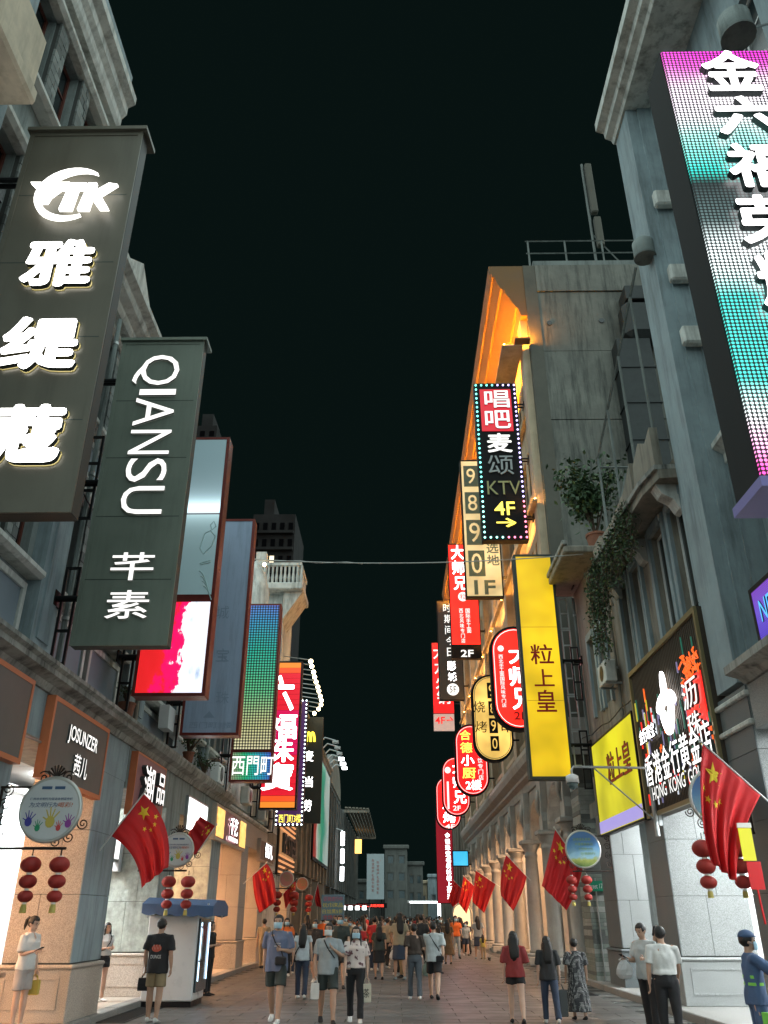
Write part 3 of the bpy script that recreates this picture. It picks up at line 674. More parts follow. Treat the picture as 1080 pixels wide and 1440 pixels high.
moulding(RC, 1, XR, RCY0, RCY1+.3, ZC, [(-.3, 0), (.3, 0), (.40, .4), (.47, .42), (.98, 1.4), (1.06, 1.43), (1.28, 2.05), (1.35, 2.08), (1.43, 2.4), (1.47, 2.62), (-.3, 2.62)], OCHD, 'cornice')
for zz in (22.0, 15.1, 11.2):
    for k in range(NB):
        a = RCY0+(1.1+BW*k if k else .02)
        q_ = .66 if zz > 20 else 0
        lg = bx('light_shelf', OCH, RC, XR-.5-q_, XR-.33, a, RCY0+.2+BW*(k+1), zz-.1, zz-.02)
        if zz > 20 or k > -1: bx('strip_light', ORANGE_L if zz > 20 else AMBER_L, lg, XR-.44-q_, XR-.39-q_, a+.03, RCY0+.15+BW*(k+1), zz-.0195, zz+.015)
# gable wall of raw concrete facing the camera, form lines cast into it
GAB = mat('dark_gable_concrete', (.155, .157, .138), .9, vary=.35, scale=.8, bump=.35, bscale=12, stain=((.03, .035, .032), .9))
GABC = mat('gable_corner_render', (.10, .097, .08), .9, vary=.25, scale=1.0, bump=.2, bscale=14)
zs = [5.2, 8.6, 11.6, 14.9, 18.4, 21.6, 24.6, 26.02]
for i in range(len(zs)-1):
    bx('gable_wall', GAB, RC, XR+.45, 13.6, RCY0-.0+(.012 if i % 2 else 0)-(.05 if i == 6 else 0), RCY0+.3, zs[i]+.03, zs[i+1])
bx('gable_joints', MORTAR, RC, XR+.45, 13.6, RCY0+.05, RCY0+.29, 5.2, 26.0)
bx('gable_corner', GABC, RC, XR-.05, XR+.449, RCY0-.03, RCY0+.3, 5.2, 26.02)
for (gx, gz) in ((6.3, 23.0), (8.4, 23.1)): MB().lathe([(.11, -.02), (.11, .02), (.08, .021), (.08, -.0)], (gx, RCY0-.01, gz), 12, axis='y').build('vent_hole', GLASS, RC)
bx('roof_slab', CONC, RC, XR+.4, 16, RCY0, RCY1, 26.021, 26.3)
lr = bx('light_shelf', OCHD, RC, XR-.7, XR-.1, RCY0-.42, RCY0-.035, 21.9, 21.97)
bx('strip_light', ORANGE_L, lr, XR-.66, XR-.16, RCY0-.36, RCY0-.32, 21.971, 22.0)
# arcade: columns, arches, entablature
def column(T, x, y, z1):
    c = MB().lathe([(.3, .42), (.3, .5), (.27, .55), (.27, 2.2), (.25, 3.2), (.235, z1-.62), (.26, z1-.6), (.26, z1-.5), (.235, z1-.48), (.25, z1-.38), (.36, z1-.2), (.37, z1-.14)], (x, y, 0), 20).build('column', STONE, T, smooth=True)
    MB().bev(x-.4, x+.4, y-.4, y+.4, z1-.139, z1, b=.02).build('capital', STONE, c)
    MB().bev(x-.42, x+.42, y-.42, y+.42, 0, .3, b=.02).build('base', STONE, c); MB().lathe([(.4, .301), (.42, .34), (.4, .4), (.31, .42)], (x, y, 0), 20).build('base_ring', STONE, c, smooth=True)
    return c
ZSP = 4.35
NA = 9; AW = (RCY1-RCY0-.8)/NA
for k in range(NA+1):
    y = RCY0+.6+AW*k
    column(RC, XR-.15, y, ZSP); bx('pier', STONE, RC, XR+.35, XR+1.0, y-.4, y+.4, 0, ZSP)
    MB().prism([(-.3, 0), (.3, 0), (.34, .3), (.26, .6), (.34, 1.0), (.42, 1.5), (.42, 1.75), (-.42, 1.75), (-.42, 1.5), (-.34, 1.0), (-.26, .6), (-.34, .3)], (XR-.14, y, ZSP+.001), (0, 1, 0), (0, 0, 1), (-.22, 0, 0)).build('console', STONE, RC)
    MB().tube([(XR-.37, y, ZSP+.5), (XR-.42, y+.12, ZSP+.75), (XR-.42, y, ZSP+.95), (XR-.4, y-.1, ZSP+1.15), (XR-.4, y, ZSP+1.35)], [.05, .08, .1, .07, .04], 8).build('scroll_ornament', STONE, RC, smooth=True)
    if k < NA:
        a, b = y+.42, y+AW-.42; r = (b-a)/2; c = (a+b)/2; H = 1.62
        arc = [(c+r*math.cos(math.pi*j/16), ZSP+.001+min(1.5, r*.78)*math.sin(math.pi*j/16)) for j in range(17)]
        MB().prism(arc+[(a-.0, ZSP+.0)][:0]+[(y+.35, ZSP+.001), (y+.35, ZSP+1.76), (y+AW-.35, ZSP+1.76), (y+AW-.35, ZSP+.001)], (XR-.12, 0, 0), (0, 1, 0), (0, 0, 1), (.42, 0, 0)).build('arch', STONE, RC)
        MB().tube([(XR-.14, c+(r+.02)*math.cos(math.pi*j/16), ZSP+.02+(min(1.5, r*.78)+.02)*math.sin(math.pi*j/16)) for j in range(17)], .06, 6).build('archivolt', STONE, RC)
moulding(RC, 1, XR, RCY0-.2, RCY1+.2, ZSP+1.77, [(-1, 0), (.18, 0), (.22, .18), (.22, .3), (.4, .42), (.4, .55), (.62, .72), (.7, .95), (.7, 1.12), (-1, 1.12)], STONE, 'entablature')
bx('arcade_ceiling', STONE, RC, XR+.31, 11, RCY0, RCY1, 6.0, 6.11)
bx('arcade_end', CONC, RC, XR+1.01, 13.5, RCY0+.02, RCY0+.3, 0, 5.19)
for k in range(NA):
    y = RCY0+.6+AW*k
    room(RC, 1, y+.1, y+AW-.1, 4.0, COOL_L if k in (0, 3) else WARM_L, CREAM, xs=9.0)
    if k >= 2: bx('ceiling_light', WARM_L, RC, 6.9, 7.5, y+.8, y+AW-.8, 5.93, 5.97)
# duct and flue on the gable
du = thing('exhaust_duct', 'dark kitchen exhaust duct climbing the concrete gable wall', 'duct', (9.2, 25.5, 14))
DUCT = mat('sooty_duct', (.035, .04, .04), .55, metal=.5, vary=.4, scale=3)
bx('duct', DUCT, du, 8.6, 9.9, 25.2, 25.985, 15.2, 21.6, bevel=.03)
bx('elbow', DUCT, du, 9.0, 11.0, 25.0, 25.985, 21.61, 23.4, bevel=.25)
bx('fan_box', DUCT, du, 8.65, 10.1, 24.9, 25.985, 13.2, 15.19, bevel=.04); bx('cap', DUCT, du, 9.2, 10.6, 25.05, 25.985, 23.41, 24.1, bevel=.03)
for zz in (17.0, 18.6, 20.2): bx('flange', DUCT, du, 8.56, 9.94, 25.16, 25.988, zz, zz+.06)
rl = thing('roof_railing', 'thin metal railing on the roof above the concrete gable', 'railing', (9, 26.5, 26.3))
for k in range(6): bar(rl, (5.9+k*1.6, 26.6, 26.3), (5.9+k*1.6, 26.6, 28.0), .04)
for zz in (27.3, 28.0): bar(rl, (5.8, 26.6, zz), (14, 26.6, zz), .04, 'rail')
an = thing('mobile_antenna', 'white panel antenna on a mast above the roof railing', 'antenna', (8.9, 27.2, 26.3))
bar(an, (8.95, 27.2, 26.3), (8.95, 27.2, 33.4), .06, 'mast'); bx('panel', GABC, an, 9.05, 9.35, 27.0, 27.3, 30.2, 33.3, bevel=.05); bx('radio_unit', GABC, an, 9.1, 9.4, 27.0, 27.3, 28.2, 29.9, bevel=.04)
bar(an, (8.95, 27.2, 29), (11, 27.6, 26.3), .04, 'stay')
vp = thing('vent_pipe', 'bent white vent pipe on the roof beside the blue-grey corner building', 'pipe', (11.4, 27, 26.3))
MB().tube([(11.0, 27, 26.3), (11.0, 27, 28.6), (11.2, 27, 29.5), (11.6, 27, 29.9), (12.0, 27, 29.5), (12.1, 27, 28.4)], .22, 10).build('pipe', WHITE, vp, smooth=True)
# ------------------------------------------------------------------ far right and the end of the street
RD = far_block('far right building beyond the arcade with red sign tower', 1, XR, 65.2, 110, 10, CONC2, pitch=3.0)
def end_block(label, x0, x1, y, z1, wm, nx, fl=3.3, corn=True, z0=4.0, glassm=None):
    T = thing('distant_building', label, 'building', ((x0+x1)/2, y, 0)); ops = []; zs = z0
    w = (x1-x0)/nx
    while zs+fl <= z1+.01:
        for k in range(nx): ops.append((x0+w*k+w*.2, x0+w*(k+1)-w*.2, zs+.9, zs+fl-.4))
        zs += fl
    xs = sorted({x0, x1, *[a for o in ops for a in o[:2]]}); zz = sorted({0, z1, *[a for o in ops for a in o[2:]]}); m = MB()
    for i in range(len(zz)-1):
        for j in range(len(xs)-1):
            xc, zc = (xs[j]+xs[j+1])/2, (zz[i]+zz[i+1])/2
            if not any(o[0] < xc < o[1] and o[2] < zc < o[3] for o in ops): m.box(xs[j], xs[j+1], y, y+.4, zz[i], zz[i+1])
    m.build('wall', wm, T)
    for o in ops:
        f = MB(); t = .12
        f.box(o[0], o[0]+t, y+.1, y+.25, o[2], o[3]).box(o[1]-t, o[1], y+.1, y+.25, o[2], o[3]).box(o[0]+t, o[1]-t, y+.1, y+.25, o[2], o[2]+t).box(o[0]+t, o[1]-t, y+.1, y+.25, o[3]-t, o[3])
        wo = f.build('window', wm, T); MB().box(o[0]+t, o[1]-t, y+.15, y+.18, o[2]+t, o[3]-t).build('pane', glassm or GLASSB, wo)
    bx('side_wall', wm, T, x0, x0+.3, y+.401, y+12, 0, z1); bx('side_wall', wm, T, x1-.3, x1, y+.401, y+12, 0, z1); bx('roof', wm, T, x0+.301, x1-.301, y+.401, y+12, z1-.4, z1)
    if corn: bx('cornice', wm, T, x0-.3, x1+.3, y-.5, y+.6, z1+.001, z1+.6, bevel=.1)
    return T
end_block('pale distant building stepping down right of the facade tower', 2.0, 4.6, 152, 9.6, DIME, 2, fl=2.6, z0=3.2)
end_block('tall narrow distant facade tower with a cornice closing the street', -1.8, 1.9, 146, 11.8, DIME, 2, fl=2.6, z0=3.4)
end_block('low distant grey building behind the poster hoarding', -9.5, -2.0, 150, 6.8, DIME, 5, fl=2.6, z0=3.4)
end_block('blue-lit distant building right of the street end', 6.1, 9.3, 165, 8.2, STUCCO2, 2, fl=2.6, z0=3.2)
end_block('brownish distant building between the pale one and the blue one', 4.7, 6.0, 172, 7.4, OCH, 1, fl=2.6, z0=3.2)
end_block('dim distant building at the right edge of the street end', 9.6, 14, 150, 7.4, DIME, 3, fl=2.6, z0=3.2)
HR = mat('tower_brown', (.0035, .0026, .0024), .9, vary=.2, scale=.2); HRW = mat('tower_window_dark', (.003, .003, .0035), .9, spec=.0); LITW = emis('lit_flat_window', (1, .85, .6), 1.6)
def high_rise(label, x0, x1, y, z1, nx, lit):
    T = thing('high_rise', label, 'tower block', ((x0+x1)/2, y, 0))
    bx('body', HR, T, x0, x1, y, y+14, 0, z1)
    w = (x1-x0)/nx; k = 0; fl = 3.2; nz = int((z1-30)/fl)
    for i in range(nz):
        for j in range(nx):
            xa = x0+w*j+w*.25; za = 30+i*fl+.8
            MB().box(xa, xa+w*.5, y-.12, y-.002, za, za+1.5).build('window', LITW if (i*nx+j) in lit else HRW, T)
        if i % 1 == 0: bx('balcony_band', HR, T, x0+w*.1, x1-w*.1, y-.9, y-.121, 30+i*fl, 30+i*fl+.5)
    bx('lift_head', HR, T, x0+w, x0+w*2.2, y+2, y+8, z1, z1+4)
high_rise('dark brown high-rise with a few lit windows behind the blue sign', -25, -17.5, 130, 66, 5, (42,))
high_rise('dark high-rise just visible beside the green grey sign', -40, -34.5, 135, 88, 3, ())
# ------------------------------------------------------------------ signs
def pbox(px0, py0, px1, py1, y):
    mx, my = (px0+px1)/2, (py0+py1)/2
    c = P(mx, my, y=y); w = P(px1, my, y=y).x-P(px0, my, y=y).x; h = P(mx, py0, y=y).z-P(mx, py1, y=y).z
    return c, abs(w), abs(h)
def ptxt(T, s, px, y, m, off=.0, depth=.03, name='character', shear=0, label=None, front=.0):
    c, w, h = pbox(*px, y-front); c.y = y-front
    o = text(name, s, m, T, c, (1, 0, 0), (0, 0, 1), w, h, depth, off, shear, label=label)
    return o
def ladder(T, x0, x1, y, z0, z1, n=4, m=BLACKM):
    f = MB(); t = .04
    f.box(x0, x0+t, y, y+t, z0, z1).box(x1-t, x1, y, y+t, z0, z1)
    for k in range(n+1):
        zz = z0+(z1-z0-t)*k/n; f.box(x0+t, x1-t, y, y+t, zz, zz+t)
    return f.build('bracket_frame', m, T)
def box_sign(name, label, x0, x1, y, z0, z1, face, frame, depth=.38, bord=.06, wall=None, cat='sign', arms=3, lid=False, armm=BLACKM, frames=True, side=None):
    T = thing(name, label, cat, ((x0+x1)/2, y+depth/2, z0))
    MB().bev(x0, x1, y+.03, y+depth, z0, z1, b=.012).build('box', side or frame, T)
    f = MB(); f.box(x0, x0+bord, y, y+.0295, z0, z1).box(x1-bord, x1, y, y+.0295, z0, z1).box(x0+bord, x1-bord, y, y+.0295, z0, z0+bord).box(x0+bord, x1-bord, y, y+.0295, z1-bord, z1)
    f.build('frame', frame, T)
    if face: MB().box(x0+bord, x1-bord, y+.012, y+.0295, z0+bord, z1-bord).build('face', face, T)
    if lid: MB().box(x0-.03, x1+.06, y-.05, y+depth+.12, z1+.001, z1+.06).build('lid', frame, T)
    if wall is not None:
        xa, xb = (wall, x0) if wall < x0 else (x1, wall)
        for k in range(arms):
            zz = z0+(z1-z0)*(.14+.72*k/max(arms-1, 1))
            for dy in (.08, min(.28, depth-.06)): MB().tube([(xa, y+dy, zz), (xb, y+dy, zz)], .035, 8).build('arm', armm, T)
            MB().box(*( (wall, wall+.03) if wall < x0 else (wall-.03, wall)), y+.02, y+.36, zz-.12, zz+.12).build('wall_plate', armm, T)
        if frames:
            s = 1 if wall < x0 else -1
            a, b = sorted((wall+s*.06, wall+s*.3))
            for zz in (z0-.25, z0+2.2): ladder(T, a, b, y+.16, zz, zz+1.6, 3, armm)
    return T
def seams(T, x0, x1, y, zlist, m=FRAMEG):
    for z in zlist: MB().box(x0, x1, y+.0105, y+.0118, z-.006, z+.006).build('panel_seam', m, T)
def halo_char(T, s, px, y, off, m=W_LETTER):
    o = ptxt(T, s, px, y-.001, m, off, .06, front=.03)
    o2 = ptxt(T, s, (px[0]+.5, px[1]+.5, px[2]+1.6, px[3]+1.8), y-.001, Y_EDGE, off+.004, .012)
    o2.name = 'letter_return'; o2.parent = o; return o
# --- olive sign
S = box_sign('projecting_sign', 'large olive grey projecting sign with glowing white swoosh logo and three heavy characters', -4.9, -3.37, 7.55, 5.4, 11.17, DARKG, DARKG, wall=-5.29, lid=True, depth=.24, side=mat('shaded_olive_side', (.035, .033, .028), .5))  # shadow on the sign's sides is put into their darker colour
seams(S, -4.84, -3.43, 7.55, [6.55, 7.7, 8.85, 10.0])
Y0 = 7.56
for s, px in (('雅', (35, 341, 133, 407)), ('缇', (5, 449, 114, 523)), ('蔻', (-11, 572, 91, 655))): halo_char(S, s, px, Y0, .09)
W_LET2 = emis('logo_light', (1, .98, .93), 3.0)
def poly_px(pts, y, dep, T, m, name):
    v = [P(a, b, y=y) for a, b in pts]
    return MB().prism([(p.x, p.z) for p in v], (0, y, 0), (1, 0, 0), (0, 0, 1), (0, -dep, 0)).build(name, m, T)
def arc_band(cx, cy, rx, ry, a0, a1, t0, t1, n=22, rot=0):
    out, inn = [], []
    for k in range(n+1):
        u = k/n; a = a0+(a1-a0)*u; t = t0+(t1-t0)*math.sin(math.pi*u)
        for lst, q in ((out, 1), (inn, -1)):
            ex, ey = (rx+q*t)*math.cos(a), (ry+q*t)*math.sin(a)
            lst.append((cx+ex*math.cos(rot)-ey*math.sin(rot), cy+ex*math.sin(rot)+ey*math.cos(rot)))
    return out+inn[::-1]
poly_px(arc_band(103, 276, 50, 31, R(-30), R(-272), .3, 5.2, rot=R(-18)), Y0-.06, .05, S, W_LET2, 'logo_swoosh')
poly_px([(45, 260), (60, 260), (67, 270), (84, 260), (100, 260), (73, 280), (68, 288), (60, 288), (64, 278)], Y0-.062, .05, S, W_LET2, 'logo_letter')
poly_px([(86, 261), (124, 261), (122, 269), (112, 269), (102, 298), (84, 298), (97, 269), (84, 269)], Y0-.064, .05, S, W_LET2, 'logo_letter')
poly_px([(126, 261), (138, 261), (133, 273), (155, 261), (167, 263), (143, 278), (154, 297), (141, 297), (131, 283), (126, 298), (110, 298)], Y0-.066, .05, S, W_LET2, 'logo_letter')
# --- green grey sign, letters turned on their side
S = box_sign('projecting_sign', 'green grey projecting sign with tall white letters turned on their side', -4.9, -3.42, 11.8, 5.28, 10.98, DARKG2, DARKG2, wall=-5.29, lid=True, depth=.24, side=mat('shaded_green_side', (.04, .052, .046), .5))  # sides coloured darker to stand for shade, same sheet as the front
seams(S, -4.84, -3.48, 11.8, [6.35, 7.45, 8.55, 9.7])
y = 11.808
for ch, px in (('Q', (189, 501, 253, 543)), ('I', (197, 549, 248, 557)), ('A', (190, 561, 245, 600)), ('N', (183, 606, 240, 640)), ('S', (178, 646, 235, 679)), ('U', (171, 685, 230, 724))):
    c, w, h = pbox(*px, y); c.y = y
    text('letter', ch, W_SOFT, S, c, (0, 0, -1), (1, 0, 0), h, w, .04, -.004)
for ch, px in (('芊', (157, 778, 217, 817)), ('素', (150, 831, 210, 871))): ptxt(S, ch, px, y, W_SOFT, .02, .04)
# --- red framed torn sign
def torn(name):
    m = bpy.data.materials.new(name); m.use_nodes = True; N, L = nt(m); b = N['Principled BSDF']; b.inputs['Roughness'].default_value = .5
    g = N.new('ShaderNodeNewGeometry'); mp = N.new('ShaderNodeMapping'); L.new(g.outputs['Position'], mp.inputs[0])
    mp.inputs['Scale'].default_value = (1.6, 1, 1.0)
    t = N.new('ShaderNodeTexNoise'); t.inputs['Scale'].default_value = 2.0; t.inputs['Detail'].default_value = 9; t.inputs['Roughness'].default_value = .62; L.new(mp.outputs[0], t.inputs[0])
    sx = N.new('ShaderNodeSeparateXYZ'); L.new(g.outputs['Position'], sx.inputs[0])
    mr = N.new('ShaderNodeMapRange'); mr.inputs[1].default_value = -4.75; mr.inputs[2].default_value = -3.75; mr.inputs[3].default_value = -.3; mr.inputs[4].default_value = .2; L.new(sx.outputs[0], mr.inputs[0])
    ad = N.new('ShaderNodeMath'); ad.operation = 'ADD'; L.new(t.outputs['Fac'], ad.inputs[0]); L.new(mr.outputs[0], ad.inputs[1])
    cr = N.new('ShaderNodeValToRGB'); e = cr.color_ramp.elements; cr.color_ramp.interpolation = 'LINEAR'
    st = [(.0, (.55, .012, .012)), (.36, (.75, .015, .02)), (.40, (.8, .005, .10)), (.52, (.8, .005, .13)), (.55, (.95, .9, .95)), (.74, (.8, .85, 1)), (.86, (.35, .45, .62))]
    while len(e) < len(st): e.new(.5)
    for k, (p_, c) in enumerate(st): e[k].position = p_; e[k].color = (*c, 1)
    L.new(ad.outputs[0], cr.inputs[0]); L.new(cr.outputs[0], b.inputs['Emission Color']); L.new(cr.outputs[0], b.inputs['Base Color'])
    b.inputs['Emission Strength'].default_value = 1.1
    return m
def tube_glow_panel(name, zhot, spread, col, lo, hi):  # hot band is painted into the emission, no tube is built
    "vinyl with the glow of a tube painted into its emission around zhot"
    m = bpy.data.materials.new(name); m.use_nodes = True; N, L = nt(m); b = N['Principled BSDF']; b.inputs['Roughness'].default_value = .35
    b.inputs['Base Color'].default_value = (*col, 1)
    g = N.new('ShaderNodeNewGeometry'); sx = N.new('ShaderNodeSeparateXYZ'); L.new(g.outputs['Position'], sx.inputs[0])
    a = N.new('ShaderNodeMath'); a.operation = 'SUBTRACT'; L.new(sx.outputs[2], a.inputs[0]); a.inputs[1].default_value = zhot
    d = N.new('ShaderNodeMath'); d.operation = 'DIVIDE'; L.new(a.outputs[0], d.inputs[0]); d.inputs[1].default_value = spread
    q = N.new('ShaderNodeMath'); q.operation = 'MULTIPLY'; L.new(d.outputs[0], q.inputs[0]); L.new(d.outputs[0], q.inputs[1])
    p_ = N.new('ShaderNodeMath'); p_.operation = 'MULTIPLY_ADD'; L.new(q.outputs[0], p_.inputs[0]); p_.inputs[1].default_value = 1; p_.inputs[2].default_value = 1
    i = N.new('ShaderNodeMath'); i.operation = 'DIVIDE'; i.inputs[0].default_value = hi; L.new(p_.outputs[0], i.inputs[1])
    s = N.new('ShaderNodeMath'); s.operation = 'ADD'; L.new(i.outputs[0], s.inputs[0]); s.inputs[1].default_value = lo
    b.inputs['Emission Color'].default_value = (*[min(1, c*1.35+.12) for c in col], 1); L.new(s.outputs[0], b.inputs['Emission Strength'])
    return m
S = box_sign('projecting_sign', 'red framed projecting sign with two pale blue panels over a torn red and white advert', -4.9, -3.53, 15.0, 5.3, 10.92, None, REDFR, wall=-5.29)
zsp = P(280, 722, y=15).z; zs2 = P(270, 838, y=15).z
bx('face', tube_glow_panel('lit_blue_upper', zsp+.13, .16, (.30, .45, .50), .10, 2.2), S, -4.84, -3.6, 15.005, 15.029, zsp+.02, 10.86)
bx('face', tube_glow_panel('lit_blue_middle', zsp+.12, .2, (.30, .46, .49), .12, 1.2), S, -4.84, -3.6, 15.006, 15.029, zs2+.04, zsp-.02)
bx('face', torn('torn_advert'), S, -4.84, -3.6, 15.007, 15.029, 5.36, zs2-.12)
GH = mat('ghost_print', (.42, .60, .60), .4)
for pts in ([(296, 738), (301, 733), (304, 740), (298, 745)], [(281, 770), (288, 750), (296, 746), (303, 754), (297, 768), (286, 779)], [(281, 792), (296, 788), (296, 791), (282, 794)]):
    v = [P(a, b, y=15.0) for a, b in pts]; MB().tube([(p.x, 15.002, p.z) for p in v], .012, 5, closed=True).build('faded_print', GH, S)
for k in range(4):
    v = [P(280+k*2+5*u, 803+k*7+4*u*u, y=15.0) for u in (0, .5, 1, 1.6, 2.2)]; MB().tube([(p.x, 15.002, p.z) for p in v], .012, 5).build('faded_print', GH, S)
# --- blank slate blue sign
S = box_sign('projecting_sign', 'tall unlit slate blue projecting sign with red frame and faded ghost writing', -4.9, -3.56, 18.75, 5.32, 10.78, SLATE, REDFR, wall=-5.29)
GH2 = mat('ghost_letters', (.22, .30, .40), .6)
ptxt(S, '西门町3楼', (266, 1015, 326, 1024), 18.76, GH2, 0, .003, name='faded_lettering'); ptxt(S, '▲', (286, 1000, 302, 1009), 18.76, GH2, 0, .003, name='faded_arrow')
for k, s in enumerate('珠宝城'): ptxt(S, s, (304, 972-k*60, 322, 990-k*60), 18.76, GH2, -.01, .003, name='faded_lettering')
# --- LED sign
zl = P(350, 1056, y=24.95).z
S = box_sign('led_sign', 'blue to green dotted LED projecting sign with three white characters at its foot', -4.92, -3.66, 24.95, 5.2, 10.74, None, REDFR, wall=-5.29)
stp = [(.0, (.8, .72, .45)), (.14, (.62, .62, .3)), (.38, (.12, .6, .28)), (.62, (.02, .5, .35)), (.85, (.04, .33, .62)), (1, (.12, .2, .7))]
bx('screen', led('led_green', .085, stp, 'z', zl, 10.7, .3, 1.0, .01), S, -4.86, -3.72, 24.955, 24.979, zl+.05, 10.68)
bx('screen', led('led_blue_green', .05, [(0, (.3, .35, .2)), (.3, (.02, .5, .2)), (.6, (.02, .45, .5)), (1, (.05, .1, .7))], 'x', -4.9, -3.7, .5, 1.3, .06), S, -4.86, -3.72, 24.956, 24.979, 5.26, zl-.05)
ptxt(S, '西門町', (326, 1063, 385, 1090), 24.954, W_SOFT, .015, .006, name='lettering')
# --- red and orange slatted jewellery sign
S = box_sign('projecting_sign', 'red and orange slatted projecting sign with four glowing white characters', -4.92, -3.56, 30.8, 5.08, 10.52, None, BLACKM, wall=-5.29)
n = 26
for k in range(n):
    z0 = 5.14+(10.46-5.14)*k/n; u = abs((k+.5)/n-.5)*2
    c = (1, .30, .03) if u > .9 else (1, .10, .02) if u > .82 else (.85, .010, .03) if u > .3 else (.75, .004, .10)
    bx('light_slat', emis('slat_light_%d' % round(u*20), c, .95), S, -4.86, -3.62, 30.803+(.01 if k % 2 else 0), 30.829, z0+.006, z0+5.32/n-.006)
for ch, px in (('六', (375, 950, 414, 1000)), ('福', (376, 1004, 418, 1040)), ('珠', (372, 1038, 414, 1072)), ('寶', (368, 1073, 413, 1112))):
    ptxt(S, ch, px, 30.80, W_HOT, .05, .08, front=0)
# --- purple sign ringed with bulbs
S = box_sign('projecting_sign', 'narrow purple projecting sign ringed with bulbs behind the red and orange slatted sign', -4.92, -3.78, 35.3, 4.95, 10.1, emis('dim_purple', (.16, .05, .22), .35), BLACKM, wall=-5.29)
bl = None
def bulbs(T, path, m, r=.03):
    first_ = None
    for p in path:
        if first_ is None:
            first_ = MB().ell((0, 0, 0), r, r, r, 8, 5).build('bulb', m, T, world=False); b = first_
        else: b = first_.copy(); COL.objects.link(b); b.parent = T
        b.location = Vector(p)-org(T)
WB = emis('white_bulb', (.8, .95, 1), 5.0)
def rim(x0, x1, z0, z1, y, st):
    nx, nz = round((x1-x0)/st), round((z1-z0)/st); out = []
    for k in range(nx+1): out += [(x0+(x1-x0)*k/nx, y, z0), (x0+(x1-x0)*k/nx, y, z1)]
    for k in range(1, nz): out += [(x0, y, z0+(z1-z0)*k/nz), (x1, y, z0+(z1-z0)*k/nz)]
    return out
bulbs(S, rim(-4.87, -3.83, 5.0, 10.05, 35.27, .17), WB, .035)
YL = emis('yellow_letter', (1, .82, .1), 2.0)
ptxt(S, '西门町3楼', (392, 1145, 423, 1157), 35.31, YL, .02, .03, name='lettering'); ptxt(S, '▲', (402, 1133, 409, 1140), 35.31, W_SOFT, 0, .03, name='arrow')
# --- dark restaurant sign with yellow arches
DKG = mat('dark_green_sheet', (.025, .032, .028), .5)
S = box_sign('projecting_sign', 'dark projecting sign with a yellow double arch over three white characters', -5.1, -4.1, 47, 6.2, 11.9, DKG, DKG, wall=-5.29, frames=False)
for px0 in (431.5, 437.0):
    v = [P(px0+2.6-2.6*math.cos(math.pi*k/10), 1043-13*math.sin(math.pi*k/10)**.8, y=46.98) for k in range(11)]
    MB().tube([(p.x, 46.97, p.z) for p in v], .06, 6).build('arch_logo', emis('yellow_arch', (1, .75, .05), 3), S)
for ch, px in (('麦', (428, 1056, 441, 1071)), ('当', (428, 1092, 440, 1107)), ('劳', (427, 1125, 438, 1141))): ptxt(S, ch, px, 47.0, W_HOT, .03, .04)
# --- fascia signs on the left arcade (facing the street)
def fascia(label, side, x, y0, y1, z0, z1, face, edge, depth=.14, cat='sign', name='shop_sign', ed=.07):
    T = thing(name, label, cat, (x, (y0+y1)/2, z0)); s = -side      # outward direction
    a, b = x, x+s*depth
    MB().box(a, b-s*.02, y0, y1, z0, z1).build('box', edge, T)
    f = MB(); c = b+s*.0; d = b-s*.0195
    f.box(c, d, y0, y0+ed, z0, z1).box(c, d, y1-ed, y1, z0, z1).box(c, d, y0+ed, y1-ed, z0, z0+ed).box(c, d, y0+ed, y1-ed, z1-ed, z1)
    f.build('frame', edge, T)
    MB().box(d, b-s*.008, y0+ed, y1-ed, z0+ed, z1-ed).build('face', face, T)
    T['face_x'] = b
    return T
def ftxt(T, s, yc, zc, w, h, m, off=.0, depth=.04, side=-1, name='lettering', lift=.0):
    right = (0, 1, 0) if side < 0 else (0, -1, 0)
    xx = T['face_x']+(-side)*(-.008+lift)
    return text(name, s, m, T, (xx, yc, zc), right, (0, 0, 1), w, h, depth, off)
T = fascia('grey shop sign edged in orange with glowing white letters above the left arcade', -1, -5.298, 12.3, 14.9, 3.45, 4.66, SIGNGREY, COPPER)
ftxt(T, 'JOSUNZER', 13.65, 4.22, 1.35, .3, W_SOFT, .02, .03); ftxt(T, '茜儿', 13.7, 3.82, .62, .34, W_SOFT, .01, .03)
fascia('plain grey shop sign edged in orange at the left edge of the picture', -1, -5.298, 8.2, 11.5, 3.5, 4.66, SIGNGREY, COPPER)
PINK = mat('dusty_pink_sheet', (.33, .15, .16), .5, vary=.08, scale=2)
T = fascia('dusty pink shop sign with two raised white characters behind the big red flag', -1, -5.298, 16.75, 19.0, 3.42, 4.62, PINK, COPPER, ed=.04)
ftxt(T, '潮', 17.45, 4.02, .75, .8, W_SOFT, .03, .1); ftxt(T, '品', 18.4, 4.1, .6, .62, W_SOFT, .03, .1)
ad = thing('light_box', 'blank white light panel over the second shop entrance on the left', 'light box', (-5.4, 22.6, 3.6))
bx('frame', STEEL, ad, -5.299, -5.22, 21.6, 23.9, 3.55, 4.4); bx('face', emis('white_panel_light', (.95, 1, .98), 2.2), ad, -5.219, -5.205, 21.65, 23.85, 3.6, 4.35)
GOLD = emis('gold_mesh_light', (1, .62, .16), 1.3, .4, 9)
T = fascia('pink shop sign with white logo between two gold light panels on the left', -1, -5.298, 24.8, 30.0, 3.62, 4.6, PINK, GRANITE_W)
for (a, b) in ((24.95, 26.0), (28.8, 29.85)): MB().box(T['face_x'], T['face_x']+.02, a, b, 3.72, 4.5).build('gold_panel', GOLD, T)
ftxt(T, '千艺', 27.4, 4.18, 1.3, .5, W_HOT, .03, .05, lift=.02); ftxt(T, '—', 27.4, 3.8, 1.5, .1, W_HOT, .03, .05, name='underline', lift=.02)
